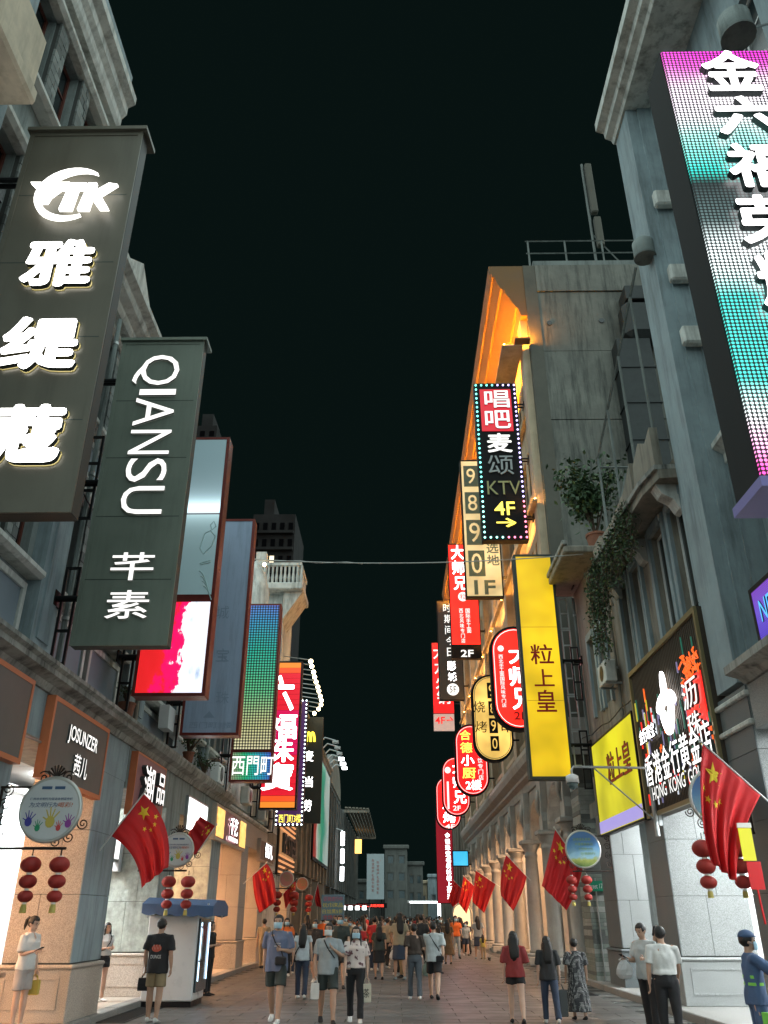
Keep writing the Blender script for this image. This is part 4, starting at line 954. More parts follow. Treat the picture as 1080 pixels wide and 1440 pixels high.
T = fascia('brown shop sign with white lettering beside the third flag on the left', -1, -5.298, 33.5, 37.4, 3.55, 4.35, mat('brown_sheet', (.2, .12, .09), .5), GRANITE_W)
ftxt(T, '倾儿', 35.5, 4.0, 2.0, .55, W_HOT, .03, .05)
# brown sign with letters and glowing louvres
T = thing('louvre_sign', 'brown shop front of warm glowing louvres with dark raised letters', 'sign', (-5.2, 42, 3.4))
bx('back', mat('dark_brown_sheet', (.06, .035, .025), .5), T, -5.299, -5.2, 39.0, 44.9, 3.3, 6.3)
LV = emis('louvre_light', (1, .42, .16), .8)
for k in range(13):
    z0 = 3.4+k*.225
    if 4.1 < z0 < 5.2: continue
    bx('louvre', LV, T, -5.199, -5.13, 39.1, 44.8, z0, z0+.07)
text('lettering', 'PL STEEL', MATS['dark_brown_sheet'], T, (-5.13, 42, 4.65), (0, 1, 0), (0, 0, 1), 5.0, .85, .12, .02); bx('letter_glow', emis('dim_letter_glow', (1, .5, .2), .35), T, -5.199, -5.185, 39.2, 44.7, 4.15, 5.2)
# poster billboard, green and red, on the tall dark building
T = thing('billboard', 'tall lit poster billboard in green and white with a red figure on the left', 'billboard', (-5, 60, 5))
bx('frame', BLACKM, T, -5.25, -5.1, 54.0, 66.0, 4.8, 11.5)
def poster(name, stops, lo, hi, st=.8):
    m = bpy.data.materials.new(name); m.use_nodes = True; N, L = nt(m); b = N['Principled BSDF']
    g = N.new('ShaderNodeNewGeometry'); sx = N.new('ShaderNodeSeparateXYZ'); L.new(g.outputs['Position'], sx.inputs[0])
    t = N.new('ShaderNodeTexNoise'); t.inputs['Scale'].default_value = .35; t.inputs['Detail'].default_value = 3; L.new(g.outputs['Position'], t.inputs[0])
    mr = N.new('ShaderNodeMapRange'); mr.inputs[1].default_value = lo; mr.inputs[2].default_value = hi; L.new(sx.outputs[1], mr.inputs[0])
    ad_ = N.new('ShaderNodeMath'); ad_.operation = 'MULTIPLY_ADD'; L.new(t.outputs['Fac'], ad_.inputs[0]); ad_.inputs[1].default_value = .5; L.new(mr.outputs[0], ad_.inputs[2])
    cr = N.new('ShaderNodeValToRGB'); e = cr.color_ramp.elements
    while len(e) < len(stops): e.new(.5)
    for k, (p_, c) in enumerate(stops): e[k].position = p_; e[k].color = (*c, 1)
    L.new(ad_.outputs[0], cr.inputs[0]); L.new(cr.outputs[0], b.inputs['Base Color']); L.new(cr.outputs[0], b.inputs['Emission Color']); b.inputs['Emission Strength'].default_value = st
    return m
bx('poster', poster('green_red_poster', [(.1, (.3, .03, .02)), (.42, (.28, .03, .02)), (.46, (.5, .55, .5)), (.6, (.03, .3, .18)), (.85, (.02, .25, .17)), (1, (.35, .45, .42))], 54, 66, .55), T, -5.099, -5.07, 54.2, 65.8, 5.0, 11.3)
for k in range(6):
    yy = 54.5+k*2.1; MB().tube([(-5.2, yy, 11.6), (-4.6, yy, 12.2), (-3.9, yy, 12.0)], .05, 5).build('lamp_arm', STEEL, T)
    MB().box(-4.1, -3.7, yy-.25, yy+.25, 11.85, 11.98).build('floodlight', TUBE_W if k > 2 else STEEL, T)
# bulbs on curved arms over the dark sign
T = thing('bulb_canopy', 'curved canopy of outward arms tipped with warm bulbs above the left signs', 'light canopy', (-5, 45, 10))
seq = [(437, 930), (438.5, 937), (441, 945), (442.5, 952), (444.5, 959), (447, 966), (448.5, 972), (450.5, 979), (452, 985), (451.5, 991), (448, 997), (442, 1003)]
bp = []
for k, (a, b) in enumerate(seq):
    yk = 38+k*.9 if k < 9 else 46.0; p = P(a, b, y=yk); bp.append(p)
    MB().tube([(-5.3, yk, p.z+.25), (p.x, yk, p.z+.06)], .025, 5).build('arm', STEEL, T)
bx('roof_edge', mat('yellow_edge', (.5, .36, .1), .6), T, -5.299, -5.1, 37.5, 46.3, 10.2, 10.5)
bulbs(T, bp, BULB, .11)
# ------------------------------------------------------------------ right side signs
# video wall
LEDY = 7.3
S = thing('video_wall', 'huge LED video wall with big white characters in the top right corner', 'screen', (5.1, 7.6, 5.6))
bx('housing', mat('housing_black', (.008, .009, .009), .85), S, 3.72, 6.3, LEDY+.03, LEDY+.62, 5.62, 12.36)
stp = [(.0, (.9, .08, .45)), (.05, (.9, .45, .7)), (.10, (.8, .85, .85)), (.17, (.06, .55, .48)), (.34, (.05, .5, .44)), (.42, (.75, .88, .86)), (.47, (.8, .9, .9)), (.53, (.06, .1, .1)), (.61, (.01, .02, .02)), (.655, (.02, .55, .46)), (.76, (.35, .75, .68)), (.82, (.8, .78, .82)), (.91, (.85, .7, .82)), (.97, (.75, .1, .55)), (1, (.7, .03, .5))]
bx('screen', led('video_leds', .05, stp, 'z', 5.7, 12.3, .16, 2.4, .02, nscale=.6), S, 3.74, 6.28, LEDY, LEDY+.029, 5.64, 12.34)
bx('lower_lip', mat('purple_lit_sheet', (.25, .22, .5), .4), S, 3.7, 6.3, LEDY-.05, LEDY+.7, 5.5, 5.615)  # purple light on the underside is put into the lip colour
for k, (ch, px) in enumerate((('金', (985, 78, 1066, 135)), ('六', (1003, 142, 1094, 196)), ('福', (1020, 208, 1115, 270)), ('荣', (1035, 280, 1140, 352)), ('耀', (1062, 360, 1170, 440)))):
    ptxt(S, ch, px, LEDY-.03, W_HOT, .07, .08, front=.03)
# purple neon fascia under it
T = fascia('glowing purple shop sign with pale blue letters at the right edge', 1, 5.498, 5.4, 11.65, 5.16, 6.05, led('purple_leds', .03, [(0, (.10, .05, .75)), (.5, (.22, .12, .9)), (1, (.35, .05, .6))], 'z', 5, 6.2, .8, .9, .55), BLACKM)
for k, s in enumerate(('NEW', 'LOOK', 'SALE')): ftxt(T, s, 11.0-k*.95, 5.62+.12*(k % 2), .75, .32, emis('cyan_letter', (.1, .55, 1), 1.2), .0, .02, side=1)
# jeweller sign: brown mesh with neon strokes
T = thing('jeweller_sign', 'brown mesh jeweller sign crowded with neon strokes and a white flower emblem', 'sign', (5.4, 16, 3.5)); T['face_x'] = 5.42
BRM = mat('brown_mesh', (.07, .055, .04), .6, metal=.3, vary=.3, scale=14)
bx('back', BRM, T, 5.44, 5.66, 13.98, 18.6, 3.5, 6.65)
f = MB(); f.box(5.38, 5.4395, 13.98, 14.06, 3.5, 6.65).box(5.38, 5.4395, 18.52, 18.6, 3.5, 6.65).box(5.38, 5.4395, 14.06, 18.52, 6.55, 6.65).box(5.38, 5.4395, 14.06, 18.52, 3.5, 3.58)
f.build('frame', mat('brass_edge', (.25, .2, .1), .45, metal=.5), T)
rs = random.Random(3)
for k in range(46): bx('mesh_strip', BRM, T, 5.425, 5.4395, 14.1+k*.096, 14.14+k*.096, 3.6, 6.53)
NE = [emis('neon_%s' % n_, c, s_) for n_, c, s_ in (('red', (1, .03, .02), 1.3), ('orange', (1, .14, .02), 1.2), ('yellow', (.7, .6, .05), .8), ('white', (.8, .85, .9), .9), ('green', (.05, .3, .2), .4), ('violet', (.3, .27, .5), .6))]
for k in range(130):
    yy = rs.uniform(14.12, 18.48); zz = rs.betavariate(1.2, 1.7)*2.5+3.65; h = rs.uniform(.06, .34)
    mi = rs.choice([3, 3, 2, 2, 4, 5, 0, 1]) if zz < 4.1 or yy > 17 else rs.choice([1, 4, 4, 5])
    if zz+h > 6.5: continue
    MB().box(5.395, 5.42, yy, yy+rs.uniform(.006, .03), zz, zz+h*1.3).build('neon_stroke', NE[mi], T)
for k in range(26):
    yy = 14.2+rs.uniform(0, 1.0); zz = 5.55+rs.uniform(0, .45)
    MB().tube([(5.39, yy+rs.uniform(-.14, .14), zz+rs.uniform(-.1, .1)) for _ in range(5)], .014, 5).build('neon_scrawl', NE[1], T)
bx('red_patch', NE[0], T, 5.4, 5.424, 14.25, 15.25, 4.5, 5.55)
for (s, yc, zc, w, h) in (('沥', 14.75, 5.25, .8, .5), ('珠', 14.75, 4.72, .7, .4)): text('character', s, W_SOFT, T, (5.385, yc, zc), (0, -1, 0), (0, 0, 1), w, h, .05, .02)
JL = emis('jeweller_letter', (1, .99, .96), 2.0)
for k, ch in enumerate('香港金行黄金店'): text('character', ch, JL, T, (5.37, 17.72-k*.575, 4.36), (0, -1, 0), (0, 0, 1), .52, .62, .06, .02)
for s_, yc, w in (('HONG', 17.3, .95), ('KONG', 16.15, .95), ('GOLD', 15.0, .95)): text('lettering', s_, W_SOFT, T, (5.37, yc, 3.9), (0, -1, 0), (0, 0, 1), w, .26, .04, .01)
for a in range(5):
    t = R(90+72*a); c = Vector((5.36, 16.1-.3*math.cos(t), 5.35+.34*math.sin(t)))
    MB().prism([(c.y+.3*math.cos(u)*.42*math.cos(t+math.pi/2)*1+.3*math.sin(u)*math.cos(t), c.z+.14*math.cos(u)*math.sin(t+math.pi/2)+.34*math.sin(u)*math.sin(t)) for u in [2*math.pi*j/12 for j in range(12)]], (5.36, 0, 0), (0, 1, 0), (0, 0, 1), (-.05-.002*a, 0, 0)).build('flower_petal', W_HOT, T)
text('small_lettering', '金行珠宝', W_HOT, T, (5.375, 17.6, 5.1), (0, -1, 0), (0, 0, 1), 1.1, .3, .05, .02)
# yellow fascia with the shop name
T = fascia('lemon yellow shop sign with red characters and lilac foot above the right arcade', 1, 5.52, 18.75, 23.0, 3.5, 5.85, YELG_L, BLACKM, ed=.05)
MB().box(T['face_x'], T['face_x']-.01, 18.82, 22.93, 3.57, 3.85).build('lilac_band', emis('lilac_band', (.42, .36, .8), .9), T)
REDT = mat('dark_red_print', (.42, .012, .006), .5)
ftxt(T, '粒上皇', 20.3, 4.95, 2.2, .75, REDT, .02, .02, side=1, lift=.01)
# tall yellow sign
S = box_sign('projecting_sign', 'tall glowing yellow projecting sign with three dark red characters', 3.72, 4.93, 23.4, 5.03, 11.76, YEL_L, FRAMEG, bord=.07, wall=5.52, depth=.45)
seams(S, 3.8, 4.86, 23.4, [7.2, 9.4], mat('amber_seam', (.5, .3, .02), .6))
for ch, px in (('粒', (746, 906, 778, 934)), ('上', (751, 941, 779, 965)), ('皇', (754, 970, 782, 1001))): ptxt(S, ch, px, 23.41, REDT, .025, .012)
for zz in (5.4, 6.4, 7.4, 8.4, 9.4): ladder(S, 5.02, 5.3, 23.6, zz, zz+.98, 2, STEEL)
# KTV sign
BLK = mat('black_gloss', (.007, .007, .008), .6, spec=.12)
S = box_sign('projecting_sign', 'black karaoke projecting sign ringed with coloured bulbs, red square at its top', 3.22, 4.9, 26.9, 13.85, 20.72, BLK, BLK, bord=.05, wall=5.17, frames=False)
c, w, h = pbox(676, 547, 720, 606, 26.9)
MB().bev(c.x-w/2, c.x+w/2, 26.885, 26.91, c.z-h/2, c.z+h/2, b=.012).build('red_square', emis('crimson_box', (.8, .01, .03), .85), S)
for ch, px, m in (('唱', (681, 550, 716, 574), W_SOFT), ('吧', (682, 578, 718, 603), W_SOFT), ('麦', (685, 610, 720, 637), W_SOFT)): ptxt(S, ch, px, 26.9, m, .06 if ch == '麦' else .03, .05, front=.0 if ch == '麦' else .02)
DIM = emis('dim_grey_letter', (.45, .55, .55), .22); DIMY = emis('dim_olive_letter', (.5, .55, .2), .2)
ptxt(S, '颂', (686, 641, 722, 668), 26.9, DIM, .01, .05); ptxt(S, 'KTV', (685, 677, 732, 696), 26.9, DIMY, .0, .05, name='lettering')
ptxt(S, '4F', (695, 706, 724, 725), 26.9, YL, .02, .05, name='lettering'); ptxt(S, '→', (698, 729, 726, 742), 26.9, YL, .03, .05, name='arrow')
edge = rim(3.3, 4.82, 13.95, 20.62, 26.87, .21)
for m_, f_ in ((emis('bulb_teal', (.2, .9, .8), 3), lambda p: p[2] > 15.5 and p[0] < 4), (emis('bulb_violet', (.6, .5, 1), 3), lambda p: p[2] > 15.5 and p[0] >= 4), (emis('bulb_pink', (1, .25, .4), 3), lambda p: p[2] <= 15.5 and p[0] >= 4), (emis('bulb_aqua', (.4, 1, .9), 3), lambda p: p[2] <= 15.5 and p[0] < 4)):
    bulbs(S, [p for p in edge if f_(p)], m_, .042)
# cream sign with boxed digits
CRL = emis('cream_light_box', (.95, .72, .34), .85, .3, .8)
S = box_sign('projecting_sign', 'cream lit projecting sign with boxed digits and 1F behind the karaoke sign', 3.2, 4.9, 34.2, 14.38, 21.42, CRL, BLK, bord=.06, wall=5.17, frames=False)
GRN = mat('grey_green_print', (.10, .15, .12), .6)
for ch, px in (('9', (652, 655, 672, 684)), ('8', (654, 692, 675, 722)), ('9', (656, 731, 679, 766)), ('0', (659, 774, 682, 810))):
    c, w, h = pbox(*px, 34.19)
    f = MB(); t = .06
    MB().box(c.x-w/2, c.x+w/2, 34.185, 34.209, c.z-h/2, c.z+h/2).build('digit_tile', GRN, S)
    ptxt(S, ch, (px[0]+4, px[1]+4, px[2]-4, px[3]-4), 34.183, CRL, .0, .01, name='digit')
ptxt(S, '选', (684, 764, 701, 778), 34.2, GRN, .02, .02); ptxt(S, '地', (685, 780, 702, 795), 34.2, GRN, .02, .02); ptxt(S, '1F', (667, 816, 697, 836), 34.2, GRN, .03, .03, name='lettering')
# tall red sign 2F
S = box_sign('projecting_sign', 'tall red projecting sign with white characters and a black 2F foot', 3.2, 4.9, 44.5, 15.35, 21.6, RED_L2, BLK, bord=.05, wall=5.17, frames=False)
bx('foot', BLK, S, 3.2, 4.9, 44.5, 44.88, 14.6, 15.345)
for ch, px in (('大', (634, 767, 652, 787)), ('师', (636, 789, 654, 808)), ('兄', (638, 811, 656, 830))): ptxt(S, ch, px, 44.5, W_HOT, .05, .05)
def disc(T, px, py, r, y, m, name='disc'):
    c = P(px, py, y=y); return MB().lathe([(r, -.02), (r, .008)], (c.x, y, c.z), 20, axis='y').build(name, m, T)
disc(S, 651, 839, .28, 44.5, W_SOFT); ptxt(S, '粒', (647, 835, 655, 843), 44.47, RED_L2, .0, .02, name='seal')
MB().box(3.95, 4.75, 44.49, 44.51, 18.42, 18.47).build('rule', W_SOFT, S)
for k, s in enumerate('西北风味专门店'): ptxt(S, s, (645.5+k*.55, 856+k*7, 651+k*.55, 862.3+k*7), 44.5, W_SOFT, .03, .03)
for k, s in enumerate('国际手工面'): ptxt(S, s, (654.5+k*.55, 856+k*7, 660.5+k*.55, 862.3+k*7), 44.5, W_SOFT, .03, .03)
ptxt(S, '2F', (648, 914, 666, 924), 44.5, W_SOFT, .03, .04, name='lettering')
# dark cinema sign
S = box_sign('projecting_sign', 'dark cinema projecting sign with white characters and a round 5F badge', 3.1, 4.85, 56.4, 15.1, 22.4, mat('charcoal_sheet', (.03, .03, .032), .5), BLK, bord=.05, wall=5.17, frames=False)
for k, s in enumerate('时期间今日'): ptxt(S, s, (623+k*1.4, 849+k*15.5, 634+k*1.4, 861+k*15.5), 56.4, W_SOFT, .02, .04)
for s, px in (('影', (629, 930, 641, 943)), ('城', (630, 946, 642, 958))): ptxt(S, s, px, 56.4, W_HOT, .04, .04)
disc(S, 637, 969.5, .42, 56.4, W_SOFT, 'badge'); ptxt(S, '5F', (632, 965, 642, 974), 56.37, BLK, 0, .02, name='lettering')
# farthest red sign
S = box_sign('projecting_sign', 'farthest tall red projecting sign with white 4F and arrow at its foot', 3.1, 4.85, 66.5, 16.4, 22.4, RED_L, BLK, bord=.05, wall=5.4, frames=False)
for k, s in enumerate('大龙火锅'): ptxt(S, s, (609+k*1.8, 908+k*21, 626+k*2.4, 927+k*21), 66.5, W_SOFT, .04, .04)
bx('foot', emis('pale_pink_box', (.9, .6, .5), .6), S, 3.15, 4.8, 66.5, 66.88, 15.1, 16.39); ptxt(S, '4F', (612, 1008, 626, 1018), 66.49, RED_L, .02, .03, name='lettering'); ptxt(S, '→', (628, 1008, 638, 1018), 66.49, RED_L, .02, .03, name='arrow')
# capsule signs
def capsule(label, x0, x1, y, z0, z1, face, wall=5.17, rimm=BLK):
    T = thing('capsule_sign', label, 'sign', ((x0+x1)/2, y+.2, z0), group='capsule signs along the right building')
    def outline(t):
        r = (x1-x0)/2-t; cx = (x0+x1)/2; a = z1-(x1-x0)/2; b = z0+(x1-x0)/2
        return [(cx+r*math.cos(math.pi*k/14), a+r*math.sin(math.pi*k/14)) for k in range(15)]+[(cx-r*math.cos(math.pi*k/14), b-r*math.sin(math.pi*k/14)) for k in range(15)]
    MB().prism(outline(0), (0, y+.02, 0), (1, 0, 0), (0, 0, 1), (0, .36, 0)).build('box', rimm, T)
    MB().prism(outline(.09), (0, y+.0, 0), (1, 0, 0), (0, 0, 1), (0, .0195, 0)).build('face', face, T)
    MB().tube([(a, y-.0, b) for a, b in outline(.13)], .014, 5, closed=True).build('neon_line', W_SOFT if face is not MATS.get('amber_light_box') else GRN, T)
    for zz in (z0+.9, z1-.9): MB().tube([(x1-.02, y+.2, zz), (wall, y+.2, zz)], .04, 8).build('arm', BLACKM, T)
    return T
AMB = emis('amber_light_box', (1, .62, .14), 1.0, .45, .9)
S = capsule('nearest red capsule sign, half hidden behind the tall yellow sign', 3.2, 4.9, 26.62, 7.0, 10.5, RED_L2)
for ch, px in (('大', (715, 907, 748, 934)), ('师', (716, 938, 749, 965)), ('兄', (720, 968, 753, 998))): ptxt(S, ch, px, 26.62, W_HOT, .05, .05)
disc(S, 704, 912, .1, 26.6, W_SOFT)
for k, s in enumerate('西北手工面国际风味专门店'): ptxt(S, s, (701+k*.45, 921+k*6.2, 707+k*.45, 926.6+k*6.2), 26.62, W_SOFT, .03, .03)
ptxt(S, '2F', (723, 1001, 741, 1012), 26.62, MATS['dark_red_print'], .02, .03, name='lettering')
S = capsule('amber capsule sign with black characters and boxed digits', 3.25, 4.92, 34.45, 7.32, 10.95, AMB)
for ch, px in (('烧', (666, 986, 682, 1002)), ('烤', (668, 1014, 685, 1030)), ('串', (705, 1013, 722, 1030)), ('羊', (703, 985, 720, 1001))): ptxt(S, ch, px, 34.45, BLK, .0, .02)
for ch, px in (('9', (688, 1010, 700, 1031)), ('0', (690, 1035, 702, 1056)), ('8', (687, 986, 698, 1006)), ('9', (685, 960, 697, 982))):
    c, w, h = pbox(*px, 34.44); MB().box(c.x-w/2, c.x+w/2, 34.43, 34.449, c.z-h/2, c.z+h/2).build('digit_tile', BLK, S)
    ptxt(S, ch, (px[0]+2.5, px[1]+3, px[2]-2.5, px[3]-3), 34.43, AMB, 0, .01, name='digit')
S = capsule('red capsule sign with yellow and white characters, third along the right building', 3.12, 4.9, 44.0, 7.2, 10.85, RED_L)
for ch, px, m in (('合', (646, 1027, 662, 1041), YL), ('德', (647, 1044, 664, 1059), YL), ('小', (648, 1062, 667, 1077), W_HOT), ('厨', (650, 1080, 669, 1095), YL)): ptxt(S, ch, px, 44.0, m, .04, .05)
ptxt(S, '2楼', (655, 1097, 677, 1111), 44.0, W_HOT, .04, .05, name='lettering')
for k, s in enumerate('餐饮专门店'): ptxt(S, s, (671+k*.5, 1058+k*8, 678+k*.5, 1065+k*8), 44.0, W_SOFT, .03, .03)
S = capsule('red capsule sign with white characters and small 2F, fourth along the right building', 3.05, 4.9, 55.8, 7.45, 11.2, RED_L)
for ch, px in (('大', (636, 1072, 653, 1088)), ('师', (637, 1091, 654, 1108)), ('兄', (638, 1112, 656, 1130))): ptxt(S, ch, px, 55.8, W_HOT, .05, .05)
ptxt(S, '2F', (637, 1133, 648, 1140), 55.8, W_SOFT, .03, .04, name='lettering')
disc(S, 629.5, 1083, .2, 55.78, W_SOFT); bx('text_bar', W_SOFT, S, 3.38, 3.5, 55.78, 55.799, 7.9, 9.6)
S = capsule('red capsule sign with white 4F, farthest along the right building', 3.0, 4.9, 64.2, 7.4, 11.2, RED_L)
for ch, px in (('烧', (622, 1121, 640, 1138)), ('烤', (623, 1142, 641, 1157))): ptxt(S, ch, px, 64.2, W_HOT, .05, .05)
ptxt(S, '4F', (626, 1159, 640, 1165), 64.2, W_SOFT, .03, .04, name='lettering')
# red tower sign and cyan light box further on
S = box_sign('projecting_sign', 'narrow red sign tower with a column of small white characters far right', 3.3, 4.7, 72, 2.6, 9.8, emis('deep_red_box', (.5, .012, .03), .55), BLK, wall=5.4, frames=False, bord=.05)
for k, s in enumerate('金银珠宝名表城楼上请进'): ptxt(S, s, (625.5+k*.35, 1171+k*8.6, 632.5+k*.35, 1178.6+k*8.6), 72, W_HOT, .04, .04)
S = box_sign('light_box', 'cyan and blue light box sticking out beneath the red signs', 3.85, 4.95, 60, 4.7, 5.7, poster('cyan_box', [(0, (.1, .1, .7)), (1, (.02, .6, .8))], 59, 61, 1.0), BLK, wall=5.17, frames=False, arms=2)
# hoardings and signs at the street's end
S = thing('hoarding', 'grey hoarding with columns of faded red characters at the end of the street', 'hoarding', (-3.4, 145, 0))
HO = mat('hoarding_grey', (.36, .42, .44), .6, vary=.1, scale=.4)
bx('board', HO, S, -4.7, -1.9, 144, 144.3, 4.2, 10.9); bx('leg', BLACKM, S, -4.4, -4.2, 144.31, 144.6, 0, 10); bx('leg', BLACKM, S, -2.4, -2.2, 144.31, 144.6, 0, 10)
for k in range(9):
    for j in range(2): text('character', '年货特产礼品大街城'[k], mat('faded_red_print', (.35, .12, .1), .6), S, (-3.7+j*.8, 143.99, 9.9-k*.55-.3*j), (1, 0, 0), (0, 0, 1), .42, .44, .01, .02)
S = thing('led_banner', 'red LED ticker banner over the crowd at the end of the street', 'sign', (-6, 140, 4))
bx('board', BLK, S, -7.0, -1.4, 140, 140.3, 2.9, 3.6)
text('lettering', '热烈庆祝欢迎光临', emis('red_led_text', (1, .05, .03), 4), S, (-4.2, 139.98, 3.25), (1, 0, 0), (0, 0, 1), 4.6, .4, .03, .02)
S = thing('lamp_column', 'tall white light column at the end of the street', 'light', (10.2, 150, 0))
MB().lathe([(.3, .0), (.3, 1.0)], (6.9, 145, 0), 10).build('base', STEEL, S); MB().lathe([(.22, 1.001), (.25, 3), (.25, 6), (.1, 6.5)], (6.9, 145, 0), 12).build('tube', emis('lamp_column_light', (.95, 1, 1), 5), S)
S = thing('kiosk_awning', 'white lit kiosk awning above the heads at the end of the street', 'awning', (6, 120, 0))
bx('roof', WHITE, S, 1.5, 7.0, 118, 121, 3.3, 3.6, bevel=.05); bx('light', TUBE_W, S, 1.8, 6.7, 117.95, 117.999, 3.3, 3.45)
for xx in (1.8, 6.6): bx('post', STEEL, S, xx, xx+.12, 119, 119.12, 0, 3.3)
S = thing('street_light', 'small white pendant street lights over the left pavement far off', 'lamp', (-5, 75, 0))
for k in range(3): MB().lathe([(.16, 4.4+k*1.4), (.16, 5.5+k*1.4)], (-4.6, 76, 0), 10).build('tube', TUBE_W, S)
bar(S, (-5.3, 76, 8.6), (-4.6, 76, 8.4), .04, 'arm', STEEL); bar(S, (-4.6, 76, 4.4), (-4.6, 76, 8.5), .03, 'rod', STEEL)
T = thing('hanging_lantern_lamp', 'small square amber lamp on the dark wall far left', 'lamp', (-5, 95, 8)); bx('lamp', emis('amber_lamp', (1, .5, .12), 3), T, -5.1, -4.3, 110, 110.6, 8.8, 10.4); bx('arm', BLACKM, T, -5.3, -5.1, 110.2, 110.4, 9.5, 9.6)
# wire over the street
T = thing('overhead_wire', 'thin overhead wire with tiny lamp crossing between the facades', 'wire', (0, 21, 11))
zw = P(560, 792, y=21).z
pts = [(-5.3+10.6*k/24, 21, zw+.25*((k-12)/12)**2+.0) for k in range(25)]
MB().tube(pts, .016, 5).build('wire', mat('pale_wire', (.4, .4, .38), .6), T)
MB().tube([(a, b+.03*math.sin(i*2.1), c+.03*math.cos(i*2.1)) for i, (a, b, c) in enumerate(pts[:11])], .012, 5).build('twisted_wire', MATS['pale_wire'], T)
MB().ell((P(372, 790, y=21).x, 21, zw-.02), .05, .05, .06).build('lamp', BULB, T)

T = thing('window_light', 'glowing white shop transom under the dusty pink sign on the left', 'light box', (-6.2, 18.2, 2.7)); bx('frame', STEEL, T, -6.3, -6.2, 16.9, 19.7, 2.72, 3.4); bx('face', emis('transom_white', (.97, 1, .98), 1.6), T, -6.199, -6.185, 16.96, 19.64, 2.78, 3.34); bx('hanger', STEEL, T, -6.28, -6.22, 18.2, 18.3, 3.401, 4.29)
# ------------------------------------------------------------------ flags
FLAGR = mat('flag_red_cloth', (.55, .012, .015), .6, vary=.1, scale=5, bump=.15, bscale=180)
FLAGY = mat('flag_yellow_print', (.75, .55, .03), .6); POLE = mat('white_pole', (.6, .6, .58), .4)
def star_pts(cx, cy, r, rot):
    return [(cx+(r if k % 2 == 0 else r*.4)*math.cos(rot+math.pi/2+k*math.pi/5), cy+(r if k % 2 == 0 else r*.4)*math.sin(rot+math.pi/2+k*math.pi/5)) for k in range(10)]
def flag(label, tip, hb, fb, ft, y, wall_px=None, mt=None, mb_=None, waves=3.0, amp=.05, stars=True, seed=0):
    """cloth patch: u runs along the pole from the tip, v runs out to the free edge"""
    A, B, C_, D = (P(*q, y=y) for q in (tip, hb, fb, ft))
    T = thing('national_flag', label, 'flag', (B.x, y, B.z), group='red five-star flags along the street')
    def q2(a, m, b, t):
        if m is None: return a.lerp(b, t)
        c = m*2-(a+b)*.5; return a*(1-t)**2+c*2*t*(1-t)+b*t*t
    Mt = P(*mt, y=y) if mt else None; Mb = P(*mb_, y=y) if mb_ else None
    rnd = random.Random(seed); ph = rnd.uniform(0, 6)
    def S(u, v):
        top = q2(A, Mt, D, v); bot = q2(B, Mb, C_, v)
        e0 = A.lerp(B, u); e1 = D.lerp(C_, u)
        p = top*(1-u)+bot*u+e0*(1-v)+e1*v-(A*(1-u)*(1-v)+B*u*(1-v)+D*(1-u)*v+C_*u*v)
        w = amp*(v**.6)*(math.sin(u*waves*6.28+ph+v*1.3)+.45*math.sin(u*waves*13+ph*2-v*2))
        return Vector((p.x, y+w, p.z))
    def Nn(u, v):
        e = .01; a = S(u+e, v)-S(u-e, v); b = S(u, v+e)-S(u, v-e); n = a.cross(b); n.normalize()
        return n if n.y < 0 else -n
    n, m = 44, 30; vs = []; fs = []
    for i in range(n+1):
        for j in range(m+1): vs.append(S(i/n, j/m))
    for i in range(n):
        for j in range(m): a = i*(m+1)+j; fs.append((a, a+1, a+m+2, a+m+1))
    cl = MB().add(vs, fs).build('cloth', FLAGR, T, smooth=True)
    sol = cl.modifiers.new('thick', 'SOLIDIFY'); sol.thickness = .004; sol.offset = 0
    if stars:
        W, H = 1.5, 1.0
        def put(cx, cy, r, rot):       # cx along fly (0..1.5), cy down the hoist (0..1)
            pts = star_pts(cx, cy, r, rot); cen = (cx, cy); k = len(pts); vv = []; ff = []
            for s_ in (-1, 1):
                base = len(vv)
                for (a, b) in [cen]+pts+[((pts[i][0]+cen[0])/2, (pts[i][1]+cen[1])/2) for i in range(k)]:
                    u, v = min(max(b/H, .01), .99), min(max(a/W, .01), .99); vv.append(S(u, v)+Nn(u, v)*(.007*s_))
                for i in range(k):
                    i2 = (i+1) % k
                    ff += [(base, base+1+k+i, base+1+k+i2), (base+1+k+i, base+1+i, base+1+i2, base+1+k+i2)]
            MB().add(vv, ff).build('star', FLAGY, T)
        put(.25, .25, .15, math.pi)
        for (a, b) in ((.5, .1), (.6, .2), (.6, .35), (.5, .45)): put(a, b, .055, rnd.uniform(0, 3))
    d = (A-B).normalized(); e = P(*wall_px, y=y) if wall_px else B-d*.45
    MB().tube([e, A+d*.04], .014, 8).build('pole', POLE, T); MB().ell(A+d*.05, .025, .025, .03).build('finial', POLE, T)
    return T
def yat(px, x): return P(*px, x=x).y
flag('large red flag with yellow stars hanging from the first left pillar', (202, 1116), (157, 1176), (198, 1249), (236, 1219), 15.7, (133, 1205), (231, 1160), (186, 1205), seed=1)
flag('small red flag blown back beside the second round board on the left', (303, 1162), (274, 1205), (264, 1174), (281, 1148), 21.4, (262, 1222), None, None, 2, .04, seed=2)
flag('bright red flag in front of the brown shop sign on the left', (374, 1214), (355, 1230), (365, 1284), (388, 1268), yat((355, 1230), -4.8), (342, 1243), (384, 1232), (358, 1262), seed=3)
flag('red flag among the round lantern boards on the left', (416, 1237), (398, 1257), (401, 1278), (414, 1262), yat((398, 1257), -4.9), None, None, None, 2, .1, seed=4)
flag('farthest red flag on the left, seen edge on', (447, 1242), (442, 1262), (445, 1274), (452, 1276), yat((442, 1262), -5.0), None, None, None, 2, .1, False, seed=5)
